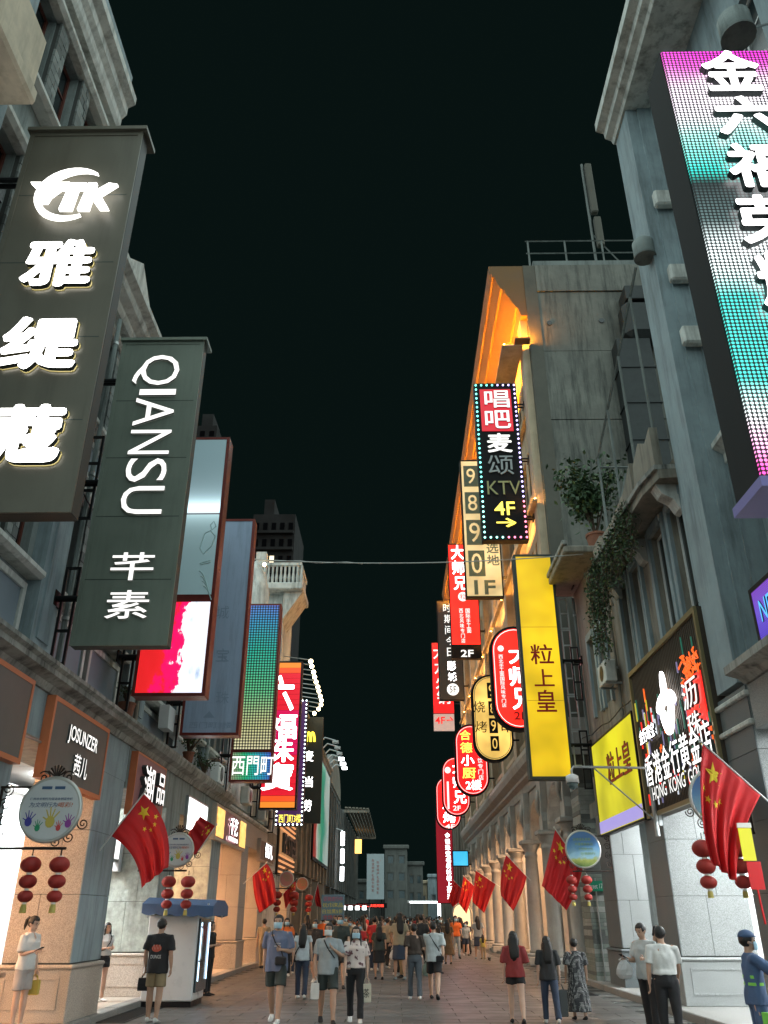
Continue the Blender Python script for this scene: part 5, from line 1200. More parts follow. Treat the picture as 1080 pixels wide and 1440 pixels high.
flag('nearest red flag on the right, drooping over the red lanterns', (988, 1045), (1070, 1117), (1036, 1242), (1001, 1212), 12.62, (1095, 1140), (985, 1130), (1042, 1180), 3, .07, seed=6)
flag('large red flag behind the blue round board on the right', (781, 1166), (819, 1221), (797, 1280), (762, 1246), yat((819, 1221), 5.0), (832, 1240), (772, 1205), (812, 1248), seed=7)
flag('red flag in front of the first arcade columns on the right', (712, 1202), (741, 1233), (722, 1281), (705, 1260), yat((741, 1233), 5.0), (746, 1238), (705, 1232), (733, 1258), seed=8)
flag('dark red flag third along the arcade on the right', (669, 1224), (697, 1243), (681, 1284), (664, 1268), yat((697, 1243), 4.95), None, None, None, 2.5, .07, seed=9)
flag('red flag fourth along the arcade on the right', (652, 1232), (668, 1247), (656, 1285), (645, 1270), yat((668, 1247), 4.9), None, None, None, 2.5, .07, seed=10)
flag('farthest red flag on the right, overlapping its neighbour', (638, 1238), (650, 1250), (641, 1281), (630, 1266), yat((650, 1250), 4.9), None, None, None, 2.5, .09, False, seed=11)
# ------------------------------------------------------------------ lantern strings and round boards
LANR = mat('lantern_red_silk', (.30, .022, .016), .55, vary=.12, scale=9); LANC = mat('lantern_cap', (.75, .72, .66), .4); TAS = mat('tassel_yellow', (.45, .38, .1), .7)
def lantern_string(label, x, y, ztop, r=.17, n=3, shrink=.86, tassel=True):
    T = thing('lantern_string', label, 'lanterns', (x, y, ztop), group='strings of red lanterns under the round boards')
    z = ztop; MB().tube([(x, y, z), (x, y, z-.12)], .008, 5).build('cord', BLACKM, T); z -= .1
    for k in range(n):
        h = r*.72; rg = []
        for i in range(9):
            t = math.pi*(.14+.72*i/8); ring = []
            for j in range(36):
                a = 2*math.pi*j/36; q = 1-.05*abs(math.sin(a*7))
                ring.append(Vector((x+r*math.sin(t)*q*math.cos(a), y+r*math.sin(t)*q*math.sin(a), z-h+h*math.cos(t)/math.cos(math.pi*.14)*.95)))
            rg.append(ring)
        L_ = MB().rings(rg).build('lantern', LANR, T, smooth=True)
        for zz in (z-.02, z-2*h-.03): MB().lathe([(r*.27, zz), (r*.27, zz+.03)], (x, y, 0), 14).build('cap', LANC, L_)
        z -= 2*h+.02; r *= shrink
    if tassel: MB().lathe([(.03, z), (.04, z-.04), (.042, z-.1)], (x, y, 0), 10).build('tassel', TAS, T)
    return T
def scroll(c, r, turns, a0, s=1, flat='y', n=22):
    out = []
    for k in range(n+1):
        u = k/n; a = a0+s*turns*2*math.pi*u; q = r*(1-u*.85)
        out.append(Vector((c[0]+q*math.cos(a), c[1], c[2]+q*math.sin(a))))
    return out
HANDC = [(.05, .05, .3), (.02, .25, .12), (.5, .4, .08), (.55, .06, .06), (.25, .05, .3)]
def round_board(label, px, py, rpx, side, xc, face, kind):
    c = P(px, py, x=xc); y = c.y; r = abs(P(px+rpx, py, y=y).x-c.x); s = -1 if side < 0 else 1
    T = thing('round_board', label, 'sign', (c.x, y, c.z-r), group='round boards in iron frames on the pillars')
    MB().lathe([(r, -.02), (r, .05)], c, 40, axis='y').build('board', face, T)
    MB().tube([(c.x+(r+.015)*math.cos(t), y+.01, c.z+(r+.015)*math.sin(t)) for t in [2*math.pi*k/40 for k in range(40)]], .03, 8, closed=True).build('rim', mat('steel_rim', (.5, .5, .47), .35, metal=.6), T, smooth=True)
    xw = s*(5.28 if side < 0 else 5.47); zb = c.z-r-.1; zt = c.z+r*.75
    f = MB(); f.tube([(xw-s*.02, y+.02, zb), (xw-s*.02, y+.02, zt)], .02, 6); f.build('frame_post', IRON, T)
    MB().tube([(xw, y+.02, zb), (c.x-s*r*.75, y+.02, zb)], .02, 6).build('frame_bar', IRON, T); MB().tube([(xw, y+.02, zt), (c.x+s*r*.55, y+.02, zt)], .016, 6).build('frame_bar', IRON, T)
    gap = abs(xw-(c.x+s*r))
    for k in range(4):
        cc = (xw-s*.1, y+.02, zb+.12+(zt-zb)*k/4+.04); MB().tube(scroll(cc, .085, 1.6, k*1.5, 1 if k % 2 else -1), .009, 5).build('scroll', IRON, T)
    for k in range(3): MB().tube(scroll((c.x-s*(r*.35+.16*k), y+.02, zb+.08+.055*k*k), .075, 1.6, 1.0+k, 1), .009, 5).build('scroll', IRON, T)
    for k in (-1, 1): MB().tube(scroll((c.x+k*r*.42, y+.02, c.z+r*1.07), .09, 1.5, .6 if k > 0 else 2.5, k), .01, 5).build('crest_scroll', IRON, T)
    for k in range(7):
        a = R(30+20*k); MB().tube([(c.x, y+.02, c.z+r+.03), (c.x+.14*math.cos(a), y+.02, c.z+r+.03+.16*math.sin(a))], [.006, .016], 5).build('crest_leaf', IRON, T)
    yf = y-.022
    if kind == 'hands':
        text('lettering', '为文明行为', mat('board_blue_print', (.08, .12, .22), .5), T, (c.x-r*.25, yf, c.z+r*.14), (1, 0, 0), (0, 0, 1), r*.98, r*.17, .003, .0, .25); text('lettering', '喝彩!', mat('board_red_print', (.5, .12, .05), .5), T, (c.x+r*.52, yf, c.z+r*.14), (1, 0, 0), (0, 0, 1), r*.5, r*.17, .003, .0, .25)
        text('small_lettering', '广州市文明行为促进条例宣传栏', MATS['board_blue_print'], T, (c.x, yf, c.z+r*.34), (1, 0, 0), (0, 0, 1), r*1.5, r*.09, .003)
        for dx in (-.22, .24): MB().bev(c.x+r*dx-r*.18, c.x+r*dx+r*.18, yf-.003, yf+.001, c.z+r*.66, c.z+r*.76, b=.001).build('badge', mat('board_badge', (.05, .1, .2), .5), T)
        for k, (dx, dz, q, ci) in enumerate(((-.68, -.42, .85, 0), (-.33, -.62, .62, 1), (.08, -.42, 1.1, 2), (.4, -.62, .55, 3), (.72, -.48, .75, 4))):
            hm = mat('hand_print_%d' % ci, HANDC[ci], .5); b = MB(); hx, hz, w = c.x+r*dx, c.z+r*dz, r*.15*q
            b.prism([(hx+w*math.cos(t), hz+w*1.2*math.sin(t)) for t in [2*math.pi*j/10 for j in range(10)]], (0, yf-.0005*k, 0), (1, 0, 0), (0, 0, 1), (0, -.003, 0))
            for j, a in enumerate((150, 115, 95, 75, 50)):
                t = R(a); l = w*(1.9 if j == 0 else 3.0 if j == 2 else 2.7)
                v = Vector((math.cos(t), 0, math.sin(t))); e = Vector((-v.z, 0, v.x))*w*.17; o = Vector((hx, yf-.0012-.0005*k, hz))
                b.add([o+v*w*.5+e, o+v*w*.5-e, o+v*l-e*.7, o+v*l+e*.7], [(0, 1, 2, 3)])
            b.build('hand_print', hm, T)
    else:
        for k in range(4): text('lettering', ('坚持绿色发展', '共建美丽家园', '文明商业街', '你我同行')[k], mat('board_green_print', (.2, .32, .12), .5), T, (c.x-r*.05+.1*r*k, yf, c.z+r*(.55-.27*k)), (1, 0, 0), (0, 0, 1), r*(1.1 if k < 2 else .9), r*.17, .003, .0)
    return T, c, r
BOARDW = mat('board_white', (.55, .57, .58), .4, vary=.05, scale=3)
def skyboard(name):
    m = bpy.data.materials.new(name); m.use_nodes = True; N, L = nt(m); b = N['Principled BSDF']; b.inputs['Roughness'].default_value = .35
    g = N.new('ShaderNodeTexCoord'); t = N.new('ShaderNodeTexNoise'); t.inputs['Scale'].default_value = 5; t.inputs['Detail'].default_value = 5; L.new(g.outputs['Object'], t.inputs[0])
    sx = N.new('ShaderNodeSeparateXYZ'); L.new(g.outputs['Generated'], sx.inputs[0])
    a = N.new('ShaderNodeMath'); a.operation = 'MULTIPLY_ADD'; L.new(t.outputs['Fac'], a.inputs[0]); a.inputs[1].default_value = .45; L.new(sx.outputs[2], a.inputs[2])
    cr = N.new('ShaderNodeValToRGB'); e = cr.color_ramp.elements; st = [(.2, (.05, .12, .03)), (.42, (.3, .33, .08)), (.5, (.25, .42, .5)), (.8, (.10, .24, .42)), (1, (.06, .16, .36))]
    while len(e) < len(st): e.new(.5)
    for k, (p_, c) in enumerate(st): e[k].position = p_; e[k].color = (*c, 1)
    L.new(a.outputs[0], cr.inputs[0]); L.new(cr.outputs[0], b.inputs['Base Color']); return m
SKYB = skyboard('board_sky_print')
T, c, r = round_board('large white round board with coloured hand prints, nearest on the left', 71, 1138, 40, -1, -4.56, BOARDW, 'hands')
for px, lab in ((48, 'left string of three red lanterns under the big white hand-print board'), (88, 'right string of three red lanterns under the big white hand-print board')):
    lantern_string(lab, P(px, 1190, y=c.y).x, c.y, c.z-r-.1, .132)
T, c, r = round_board('smaller white hand-print board half hidden by the big red flag on the left', 250, 1195, 20, -1, -4.5, BOARDW, 'hands')
for px, lab in ((239, 'string of lanterns on the left under the smaller hand-print board'), (266, 'string of lanterns on the right under the smaller hand-print board')):
    lantern_string(lab, P(px, 1225, y=c.y).x, c.y, c.z-r-.1, .15)
T, c, r = round_board('blue sky round board with green print on the right pillar', 820, 1194, 23, 1, 4.75, SKYB, 'sky')
for px, lab in ((803, 'string of red lanterns hanging in front of the red flag on the right'), (824, 'string of red lanterns under the blue round board on the right')):
    lantern_string(lab, P(px, 1228, y=c.y).x, c.y, c.z-r-.1, .14)
T, c, r = round_board('dark picture round board behind the nearest right flag', 1010, 1122, 37, 1, 5.0, SKYB, 'sky')
for px, lab in ((986, 'string of lanterns left of the drooping right flag'), (1034, 'string of lanterns right of the drooping right flag')):
    lantern_string(lab, P(px, 1180, y=c.y).x, c.y-.02, c.z-r-.1, .17)
REDB = mat('red_board_print', (.45, .05, .05), .5)
for (px, py, rp, lab) in ((403, 1236, 9, 'pinkish round board above the far left flag'), (425, 1243, 7.5, 'orange round board next to the far left flag')):
    T, c, r = round_board(lab, px, py, rp, -1, -4.6, mat('pink_board', (.5, .22, .2), .5) if px < 410 else mat('orange_board', (.5, .2, .12), .5), 'sky')
    for k in (-.35, .35): lantern_string('red lantern string under the '+lab.split(' above')[0].split(' next')[0]+(' left' if k < 0 else ' right')+' cord', c.x+k, c.y, c.z-r-.1, .2)
bn = thing('hanging_banner', 'narrow yellow and red banner hanging by the nearest right pillar', 'banner', (5.45, 12.5, 2))
c0 = P(1054, 1205, y=12.55)
bx('yellow_panel', emis('yellow_banner_lit', (.8, .78, .05), .9), bn, c0.x-.09, c0.x+.09, 12.54, 12.56, c0.z-.05, c0.z+.38); bx('red_panel', FLAGR, bn, c0.x-.06, c0.x+.14, 12.545, 12.56, c0.z-.42, c0.z-.06)
bx('cap', LANC, bn, c0.x-.1, c0.x+.1, 12.53, 12.57, c0.z+.385, c0.z+.45); MB().tube([(c0.x+.03, 12.552, c0.z-.42), (c0.x+.05, 12.552, c0.z-.85)], .015, 6).build('tassel', FLAGR, bn)
pb = thing('pink_drape', 'magenta cloth drape hung inside the right arcade', 'drape', (5.9, 30, 1)); vs = []; fs = []
for i in range(17):
    for j in range(13):
        u, v = i/16, j/12; vs.append((5.75+.5*math.sin(v*2.6)*(.5+.5*u)*.7+.35*u, 29.2+.12*math.sin(u*14+v*2), 3.6-2.9*v+.1*math.sin(u*9)))
for i in range(16):
    for j in range(12): a = i*13+j; fs.append((a, a+1, a+14, a+13))
d = MB().add(vs, fs).build('cloth', mat('magenta_cloth', (.35, .02, .10), .6), pb, smooth=True); d.modifiers.new('t', 'SOLIDIFY').thickness = .006
# ------------------------------------------------------------------ street furniture
kx, ky = -4.55, 19.0
K = thing('vending_cart', 'white drinks fridge cart under a blue cloth canopy by the left pillar', 'cart', (kx, ky, 0))
KW = mat('white_enamel', (.62, .65, .66), .3, vary=.04, scale=3); CAN = mat('blue_canopy_cloth', (.05, .095, .19), .7, vary=.15, scale=4, bump=.1, bscale=60)
MB().bev(kx-.62, kx+.42, ky, ky+1.1, .1, 1.66, b=.02).build('cabinet', KW, K); MB().bev(kx-.6, kx+.4, ky+.03, ky+1.07, 0, .099, b=.01).build('base', BLACKM, K)
MB().bev(kx+.421, kx+.47, ky+.05, ky+1.05, .25, 1.6, b=.008).build('glass_door', GLASSB, K)
for k in (0, 2): MB().tube([(kx+.485, ky+.1+k*.4, .45), (kx+.485, ky+.1+k*.4, 1.52)], .012, 6).build('light_tube', emis('blue_white_tube', (.6, .8, 1), 3.0), K)
MB().tube([(kx+.5, ky+.02, .8), (kx+.53, ky+.0, .85), (kx+.53, ky+.0, 1.4), (kx+.5, ky+.02, 1.45)], .014, 6).build('handle', STEEL, K)
vs = []; fs = []; a0, a1, b0, b1 = kx-.7, kx+.78, ky-.35, ky+1.3
nx, ny = 30, 6
prof = [(b0, 1.7), (b0-.01, 1.88), (b0+.45, 2.0), (b1-.45, 2.0), (b1+.01, 1.88), (b1, 1.7)]
for j, (yy, zz) in enumerate(prof):
    for i in range(nx+1):
        u = i/nx; w = .025*abs(math.sin(u*nx*.5*1.05)) if j in (0, 5) else 0
        vs.append((a0+(a1-a0)*u, yy, zz-w*1.5-(.05*u)))
for j in range(len(prof)-1):
    for i in range(nx): a = j*(nx+1)+i; fs.append((a, a+1, a+nx+2, a+nx+1))
for e, i in ((0, 0), (1, nx)): fs.append([j*(nx+1)+i for j in range(len(prof))])
MB().add(vs, fs).build('canopy', CAN, K)
for (xx, yy) in ((a0+.12, b0+.05), (a1-.12, b0+.05), (a0+.12, b1-.05), (a1-.12, b1-.05)): MB().tube([(xx, yy, 1.6), (xx, yy, 1.88)], .02, 6).build('canopy_post', STEEL, K)
H = thing('fire_hydrant', 'red fire hydrant on the left walkway behind the first pillar', 'hydrant', (-5.75, 17.55, .118))
HRD = mat('hydrant_red', (.45, .02, .02), .35, coat=.4); hx, hy = -5.75, 17.55
MB().lathe([(.17, .118), (.17, .17), (.11, .19), (.1, .55), (.13, .57), (.13, .63), (.11, .65), (.11, .72), (.08, .8), (.03, .84), (.03, .9)], (hx, hy, 0), 16).build('body', HRD, H, smooth=True)
for (dx, dy) in ((-.17, 0), (.17, 0), (0, -.17)): MB().tube([(hx+dx*.4, hy+dy*.4, .5), (hx+dx, hy+dy, .5)], [.06, .065], 10).build('outlet_cap', HRD, H)
MB().tube([(hx+.16, hy-.03, .46), (hx+.18, hy-.08, .36), (hx+.08, hy-.14, .34), (hx+.01, hy-.16, .44)], .008, 5).build('chain', STEEL, H)
C = thing('surveillance_camera', 'white dome camera on a triangular steel arm beside the jeweller sign', 'camera', (5.4, 18.0, 3.5))
pl = P(912, 1080, x=5.35); cm = P(803, 1078, y=pl.y); pb_ = P(912, 1150, y=pl.y)
MB().tube([(pl.x, pl.y, 3.1), (pl.x, pl.y, pl.z+.06)], .05, 10).build('post', STEEL, C)
MB().tube([(pl.x, pl.y, pl.z), (cm.x+.05, pl.y, pl.z+.03), (cm.x, pl.y, pl.z-.04), (cm.x, pl.y, pl.z-.12)], .025, 8).build('arm', STEEL, C)
q = P(835, 1080, y=pl.y); MB().tube([(q.x, pl.y, pl.z), (pl.x, pl.y, pl.z-1.05)], .016, 6).build('strut', STEEL, C); MB().tube([(pl.x, pl.y, pl.z-1.05), (pl.x+.5, pl.y+.3, pl.z-.5)], .014, 6).build('strut', STEEL, C)
MB().lathe([(.05, pl.z-.12), (.13, pl.z-.16), (.14, pl.z-.3)], (cm.x, pl.y, 0), 18).build('housing', WHITE, C, smooth=True); MB().lathe([(.125, pl.z-.301), (.11, pl.z-.37), (.06, pl.z-.42), (.01, pl.z-.435)], (cm.x, pl.y, 0), 18).build('dome', mat('smoked_dome', (.08, .12, .12), .1), C, smooth=True)
bx('wall_bracket', STEEL, C, pl.x+.05, 5.47, pl.y-.04, pl.y+.04, 3.3, 3.5)
for (px, py, xx, lab) in ((905, 350, 5.35, 'small round floodlight clamped to the blue-grey pilaster'), (1034, 37, 5.2, 'round floodlight on a wire bracket above the video wall')):
    c = P(px, py, x=xx); T = thing('floodlight', lab, 'floodlight', (c.x, c.y, c.z)); q = .22 if px < 1000 else .24
    MB().lathe([(q*.9, -.22), (q, -.2), (q, .16), (q*.7, .24)], c, 18, axis='z').build('housing', STUCCO, T, smooth=True); MB().lathe([(q*1.06, -.26), (q*1.06, -.221)], c, 18).build('bezel', CONC, T)
    MB().tube([c+Vector((.2, .05, 0)), c+Vector((.7, .0, .12)), c+Vector((1.0, -.1, .1))], .02, 6).build('bracket', STEEL, T)
for (y0, z0, lab) in ((24.0, 5.05, 'white air conditioner on the ledge of the low left building'), (33.2, 5.0, 'air conditioner box above the pink fascia on the left')):
    T = thing('air_conditioner', lab, 'air conditioner', (-5.15, y0, z0))
    MB().bev(-5.29, -5.02, y0, y0+.8, z0, z0+.55, b=.02).build('case', WHITE, T); MB().lathe([(.2, 0), (.2, .012)], (-5.019, y0+.42, z0+.28), 20, axis='x').build('fan_grille', BLACKM, T)
es = thing('street_name_sign', 'green arrow sign between the lanterns and the striped pier', 'sign', (5.2, 24.6, 2)); c = P(838, 1246, y=24.62)
MB().prism([(c.x-.25, c.z-.13), (c.x+.22, c.z-.13), (c.x+.22, c.z-.2), (c.x+.4, c.z), (c.x+.22, c.z+.2), (c.x+.22, c.z+.13), (c.x-.25, c.z+.13)], (0, 24.62, 0), (1, 0, 0), (0, 0, 1), (0, .03, 0)).build('board', mat('sign_green', (.01, .22, .12), .4), es)
text('lettering', 'Street 17', WHITE, es, (c.x-.02, 24.619, c.z), (1, 0, 0), (0, 0, 1), .4, .12, .004); MB().tube([(c.x, 24.66, 0), (c.x, 24.66, c.z+.2)], .02, 6).build('post', STEEL, es)
# glowing entrances, side pipe on the first left pillar
pp = thing('drain_pipe', 'thin grey pipe bending down the front of the dark left pillar', 'pipe', (-5.28, 11.2, 3)); MB().tube([(-5.27, 11.0, 2.9), (-5.27, 11.05, 3.85), (-5.27, 11.15, 3.9), (-5.27, 12.28, 3.95)], .022, 8).build('pipe', STEEL, pp)
# ------------------------------------------------------------------ plants
LEAF = [mat('leaf_green_%s' % n_, c_, .55, coord='obj', vary=.3, scale=6) for n_, c_ in (('dark', (.035, .07, .03)), ('mid', (.05, .10, .04)), ('yellowish', (.09, .13, .04)))]
BARK = mat('bark_brown', (.09, .06, .04), .9, vary=.3, scale=9)
def leaf_mesh(mb_, p, L_, W_, rnd, down=.4):
    d = Vector((rnd.uniform(-1, 1), rnd.uniform(-1, 1), rnd.uniform(-1, .5)-down)).normalized(); s = d.cross(Vector((rnd.uniform(-1, 1), rnd.uniform(-1, 1), 1))).normalized(); n = d.cross(s)
    mb_.add([p, p+d*L_*.45+s*W_+n*W_*.25, p+d*L_, p+d*L_*.45-s*W_+n*W_*.25], [(0, 1, 2), (0, 2, 3)])
def bush(label, base, h, rad, n, leaf=.14, name='leafy_plant', cat='plant', pot=None, seed=1, tilt=(0, 0)):
    T = thing(name, label, cat, base); rnd = random.Random(seed); b = Vector(base)
    if pot: MB().lathe([(pot*.75, 0), (pot, pot*1.5), (pot*1.08, pot*1.5), (pot*1.08, pot*1.75), (pot*.9, pot*1.75)], b, 14).build('pot', mat('terracotta_pot', (.25, .10, .06), .8, vary=.2, scale=8), T)
    z0 = (pot or 0)*1.6; st = MB(); tips = []
    for k in range(9):
        a = rnd.uniform(0, 6.28); q = rnd.uniform(.3, 1)*rad; hh = z0+h*rnd.uniform(.45, 1)
        p0 = b+Vector((0, 0, z0)); p2 = b+Vector((q*math.cos(a)+tilt[0]*hh/h, q*math.sin(a)+tilt[1], hh)); p1 = p0.lerp(p2, .5)+Vector((rnd.uniform(-.1, .1), rnd.uniform(-.1, .1), .1)); st.tube([p0, p1, p2], [.03, .02, .008], 5); tips += [p1, p2, p0.lerp(p2, .8), p1.lerp(p2, .5)]
    st.build('stems', BARK, T); ms = [MB(), MB(), MB()]
    for k in range(n):
        t = rnd.choice(tips); p = t+Vector((rnd.gauss(0, rad*.27), rnd.gauss(0, rad*.27), rnd.gauss(0, rad*.25))); leaf_mesh(ms[rnd.choice((0, 0, 1, 1, 2))], p, leaf*rnd.uniform(.7, 1.2), leaf*.28, rnd)
    for k in range(3):
        o = ms[k].build('foliage', LEAF[k], T); o['kind'] = 'stuff'
    return T
c = P(842, 700, y=22.2)
bush('potted small tree with drooping leaves on the right balcony against the concrete gable', (5.88, 21.6, 11.1), 2.5, .8, 1700, .19, 'potted_tree', 'tree', .28, 4)
bush('scruffy plant growing from the ledge under the slate blue sign', (-5.1, 20.6, 5.03), .8, .35, 350, .09, pot=.14, seed=5); bush('small potted plant on the ledge at the end of the nearest left building', (-5.15, 15.6, 5.03), .35, .2, 120, .06, pot=.16, seed=6)
bush('weedy plant on the ledge beside the LED sign', (-5.1, 22.5, 5.03), .6, .3, 240, .08, seed=8)
vn = thing('hanging_vine', 'mat of green vines hanging from the curved right balcony', 'vine', (4.8, 18, 9.9)); rnd = random.Random(11); ms = [MB(), MB(), MB()]; stm = MB()
for k in range(150):
    y = rnd.uniform(15.6, 19.8); x = 4.96+.08*abs(rnd.gauss(0, 1)); L_ = rnd.uniform(.5, 1.5)*(1.75 if y > 18.3 else .9); z = 9.66; pts = []
    for j in range(7):
        pts.append(Vector((x+.05*math.sin(j*1.7+k), y+.05*math.sin(j*1.1+k), z-L_*j/6)))
    stm.tube(pts, .006, 4)
    for j in range(int(19*L_)):
        t = rnd.random(); p = pts[min(int(t*6), 5)].lerp(pts[min(int(t*6)+1, 6)], (t*6) % 1)+Vector((rnd.gauss(0, .05), rnd.gauss(0, .05), 0)); leaf_mesh(ms[rnd.choice((0, 0, 1, 1, 2))], p, .085, .03, rnd)
tag(stm.build('stems', BARK, vn), kind='stuff')
for k in range(3): tag(ms[k].build('foliage', LEAF[k], vn), kind='stuff')
# placard held over the crowd and far stalls
pc = thing('advert_placard', 'blue and yellow advertising placard raised above the crowd', 'placard', (-2, 33, 0)); c = P(468, 1276, y=33)
MB().bev(c.x-.42, c.x+.42, 33, 33.03, c.z-.42, c.z+.42, b=.01).build('board', mat('placard_blue', (.12, .22, .3), .5), pc); MB().tube([(c.x, 33.05, .9), (c.x, 33.05, c.z-.3)], .015, 6).build('stick', POLE, pc)
for s, zz, m_, w in (('促销进行中', .28, mat('placard_pink', (.5, .12, .2), .5), .7), ('枕巾床品', .08, mat('placard_yellow', (.65, .6, .12), .5), .74), ('白加黑5折', -.13, MATS['placard_yellow'], .74), ('全场优惠', -.32, mat('placard_red', (.5, .06, .06), .5), .7)): text('lettering', s, m_, pc, (c.x, 32.999, c.z+zz), (1, 0, 0), (0, 0, 1), w, .15, .004, .01)
for (x, y, lab, col) in ((-3.6, 78, 'white lit market stall far down the street on the left', TUBE_W), (4.6, 63.5, 'glowing yellow-white shop arch at the far end of the right arcade', emis('arch_glow', (1, .78, .42), 1.3))):
    T = thing('market_stall', lab, 'stall', (x, y, 0))
    if y > 70:
        bx('counter', WHITE, T, x-1.2, x+1.2, y, y+.8, 0, .95, bevel=.02); bx('roof', REDFR, T, x-1.4, x+1.4, y-.3, y+1.1, 2.5, 2.62, bevel=.02)
        for k in range(4): bx('lamp', col, T, x-1.1+k*.6, x-.75+k*.6, y-.2, y-.1, 2.2, 2.49)
        for dx in (-1.3, 1.24): bx('post', STEEL, T, x+dx, x+dx+.06, y+.9, y+.96, 0, 2.5)
    else:
        pr = [(-.6, .2), (.6, .2), (.6, 1.9)]+[(.6*math.cos(math.pi*k/10), 1.9+.6*math.sin(math.pi*k/10)) for k in range(1, 10)]+[(-.6, 1.9)]
        MB().prism(pr, (x, y, 0), (1, 0, 0), (0, 0, 1), (0, .1, 0)).build('glowing_panel', col, T); MB().tube([(x+1.0*a/.94, y-.03, b) for a, b in pr], .07, 6).build('arch_frame', STONE, T); bx('base', STONE, T, x-1.1, x+1.1, y-.1, y+.2, 0, .2)

EC = thing('meter_cabinet', 'white metal cabinet fixed high on the carved second left pillar', 'cabinet', (-6.1, 19.8, 2.6))
c = P(160, 1206, y=19.86); MB().bev(c.x-.19, c.x+.19, 19.72, 19.895, c.z-.3, c.z+.3, b=.015).build('case', KW, EC); MB().box(c.x-.17, c.x+.17, 19.712, 19.7195, c.z-.28, c.z+.28).build('door', KW, EC); MB().box(c.x-.14, c.x-.12, 19.70, 19.7115, c.z-.06, c.z+.06).build('handle', BLACKM, EC)

# pipes, cables and air conditioners on the upper walls
for k, (xx, y0, z0, z1, lab) in enumerate(((-5.24, 12.3, 5.05, 11.9, 'rainwater pipe running down the wall right of the first left pilaster'), (-5.24, 16.5, 5.05, 11.8, 'rainwater pipe at the far corner of the nearest left building'), (-5.24, 23.2, 5.05, 9.5, 'rainwater pipe on the low left building under the LED sign'), (5.62, 20.3, 4.6, 9.9, 'rusty pipe on the right wall between balcony and yellow sign'), (5.62, 24.2, 5.2, 10.6, 'grey pipe at the far end of the balcony building'))):
    T = thing('wall_pipe', lab, 'pipe', (xx, y0, z0)); MB().tube([(xx, y0, z0), (xx, y0, z1*.5+z0*.5), (xx, y0, z1)], .045, 8).build('pipe', CONC2 if k % 2 else STUCCO, T)
    for zz in (z0+.8, (z0+z1)/2, z1-.6): MB().lathe([(.06, zz), (.06, zz+.06)], (xx, y0, 0), 10).build('clamp', STEEL, T)
for k, (xx, y0, z0, lab) in enumerate(((-5.06, 28.6, 5.03, 'air conditioner above the pink and gold fascia'), (5.42, 20.1, 6.9, 'air conditioner hung on the right wall beside the yellow sign'))):
    T = thing('air_conditioner', lab, 'air conditioner', (xx, y0, z0)); s_ = 1 if xx < 0 else -1
    MB().bev(xx-.14, xx+.14, y0, y0+.8, z0, z0+.55, b=.02).build('case', PALE, T); MB().lathe([(.2, 0), (.2, .012)], (xx+s_*.141, y0+.42, z0+.28), 20, axis='x').build('fan_grille', BLACKM, T)
    if xx > 0: bx('bracket', STEEL, T, 5.28, 5.69, y0+.1, y0+.14, z0-.05, z0-.001); bx('bracket', STEEL, T, 5.28, 5.69, y0+.66, y0+.7, z0-.05, z0-.001)
for k, (a, b, lab) in enumerate((((-5.2, 9, 8.4), (-5.2, 16.4, 8.2), 'sagging black cable along the nearest left facade'), ((-5.2, 16.8, 7.6), (-5.2, 27, 7.4), 'sagging cable along the low left building'), ((5.5, 14, 6.72), (5.5, 24.5, 6.3), 'cable strung along the right wall above the jeweller sign'))):
    T = thing('wall_cable', lab, 'cable', a); A, B = Vector(a), Vector(b)
    MB().tube([A.lerp(B, j/16)+Vector((0, 0, -.35*math.sin(math.pi*j/16)-.04*math.sin(j*1.9))) for j in range(17)], .014, 5).build('cable', BLACKM, T)
# ------------------------------------------------------------------ people
SKIN = [mat('skin_%d' % k, c, .55, coord='obj', vary=.08, scale=9) for k, c in enumerate(((.50, .31, .22), (.43, .26, .18), (.56, .37, .28)))]
HAIR = mat('black_hair', (.012, .010, .009), .42, coord='obj', vary=.3, scale=30, bump=.3, bscale=120)
MASK = mat('blue_face_mask', (.36, .55, .66), .75); MASKW = mat('white_face_mask', (.62, .66, .66), .75)
EYE = mat('dark_eye', (.015, .012, .01), .3); LIP = mat('lip', (.32, .12, .1), .5)
def cloth(n, c, v=.16): return mat('cloth_'+n, c, .82, coord='obj', vary=v, scale=5, bump=.2, bscale=140)
CW = cloth('white', (.66, .66, .64)); CB = cloth('black', (.016, .016, .018)); CG = cloth('grey', (.30, .34, .36)); CBG = cloth('blue_grey', (.13, .16, .25))
CDK = cloth('dark_green', (.035, .045, .042)); CKH = cloth('khaki', (.25, .19, .11)); CJ = cloth('jeans', (.035, .05, .085)); CMR = cloth('maroon', (.26, .035, .035)); CBR = cloth('brown', (.12, .08, .045))
CCH = cloth('charcoal', (.03, .03, .032)); COR = cloth('orange', (.80, .16, .03)); CBE = cloth('beige', (.34, .28, .19)); CRD = cloth('red', (.5, .03, .03)); CPK = cloth('pale_pink', (.6, .42, .38)); CBL = cloth('work_blue', (.06, .10, .19)); CLB = cloth('light_blue', (.3, .4, .5)); CGN = cloth('olive', (.1, .1, .05))
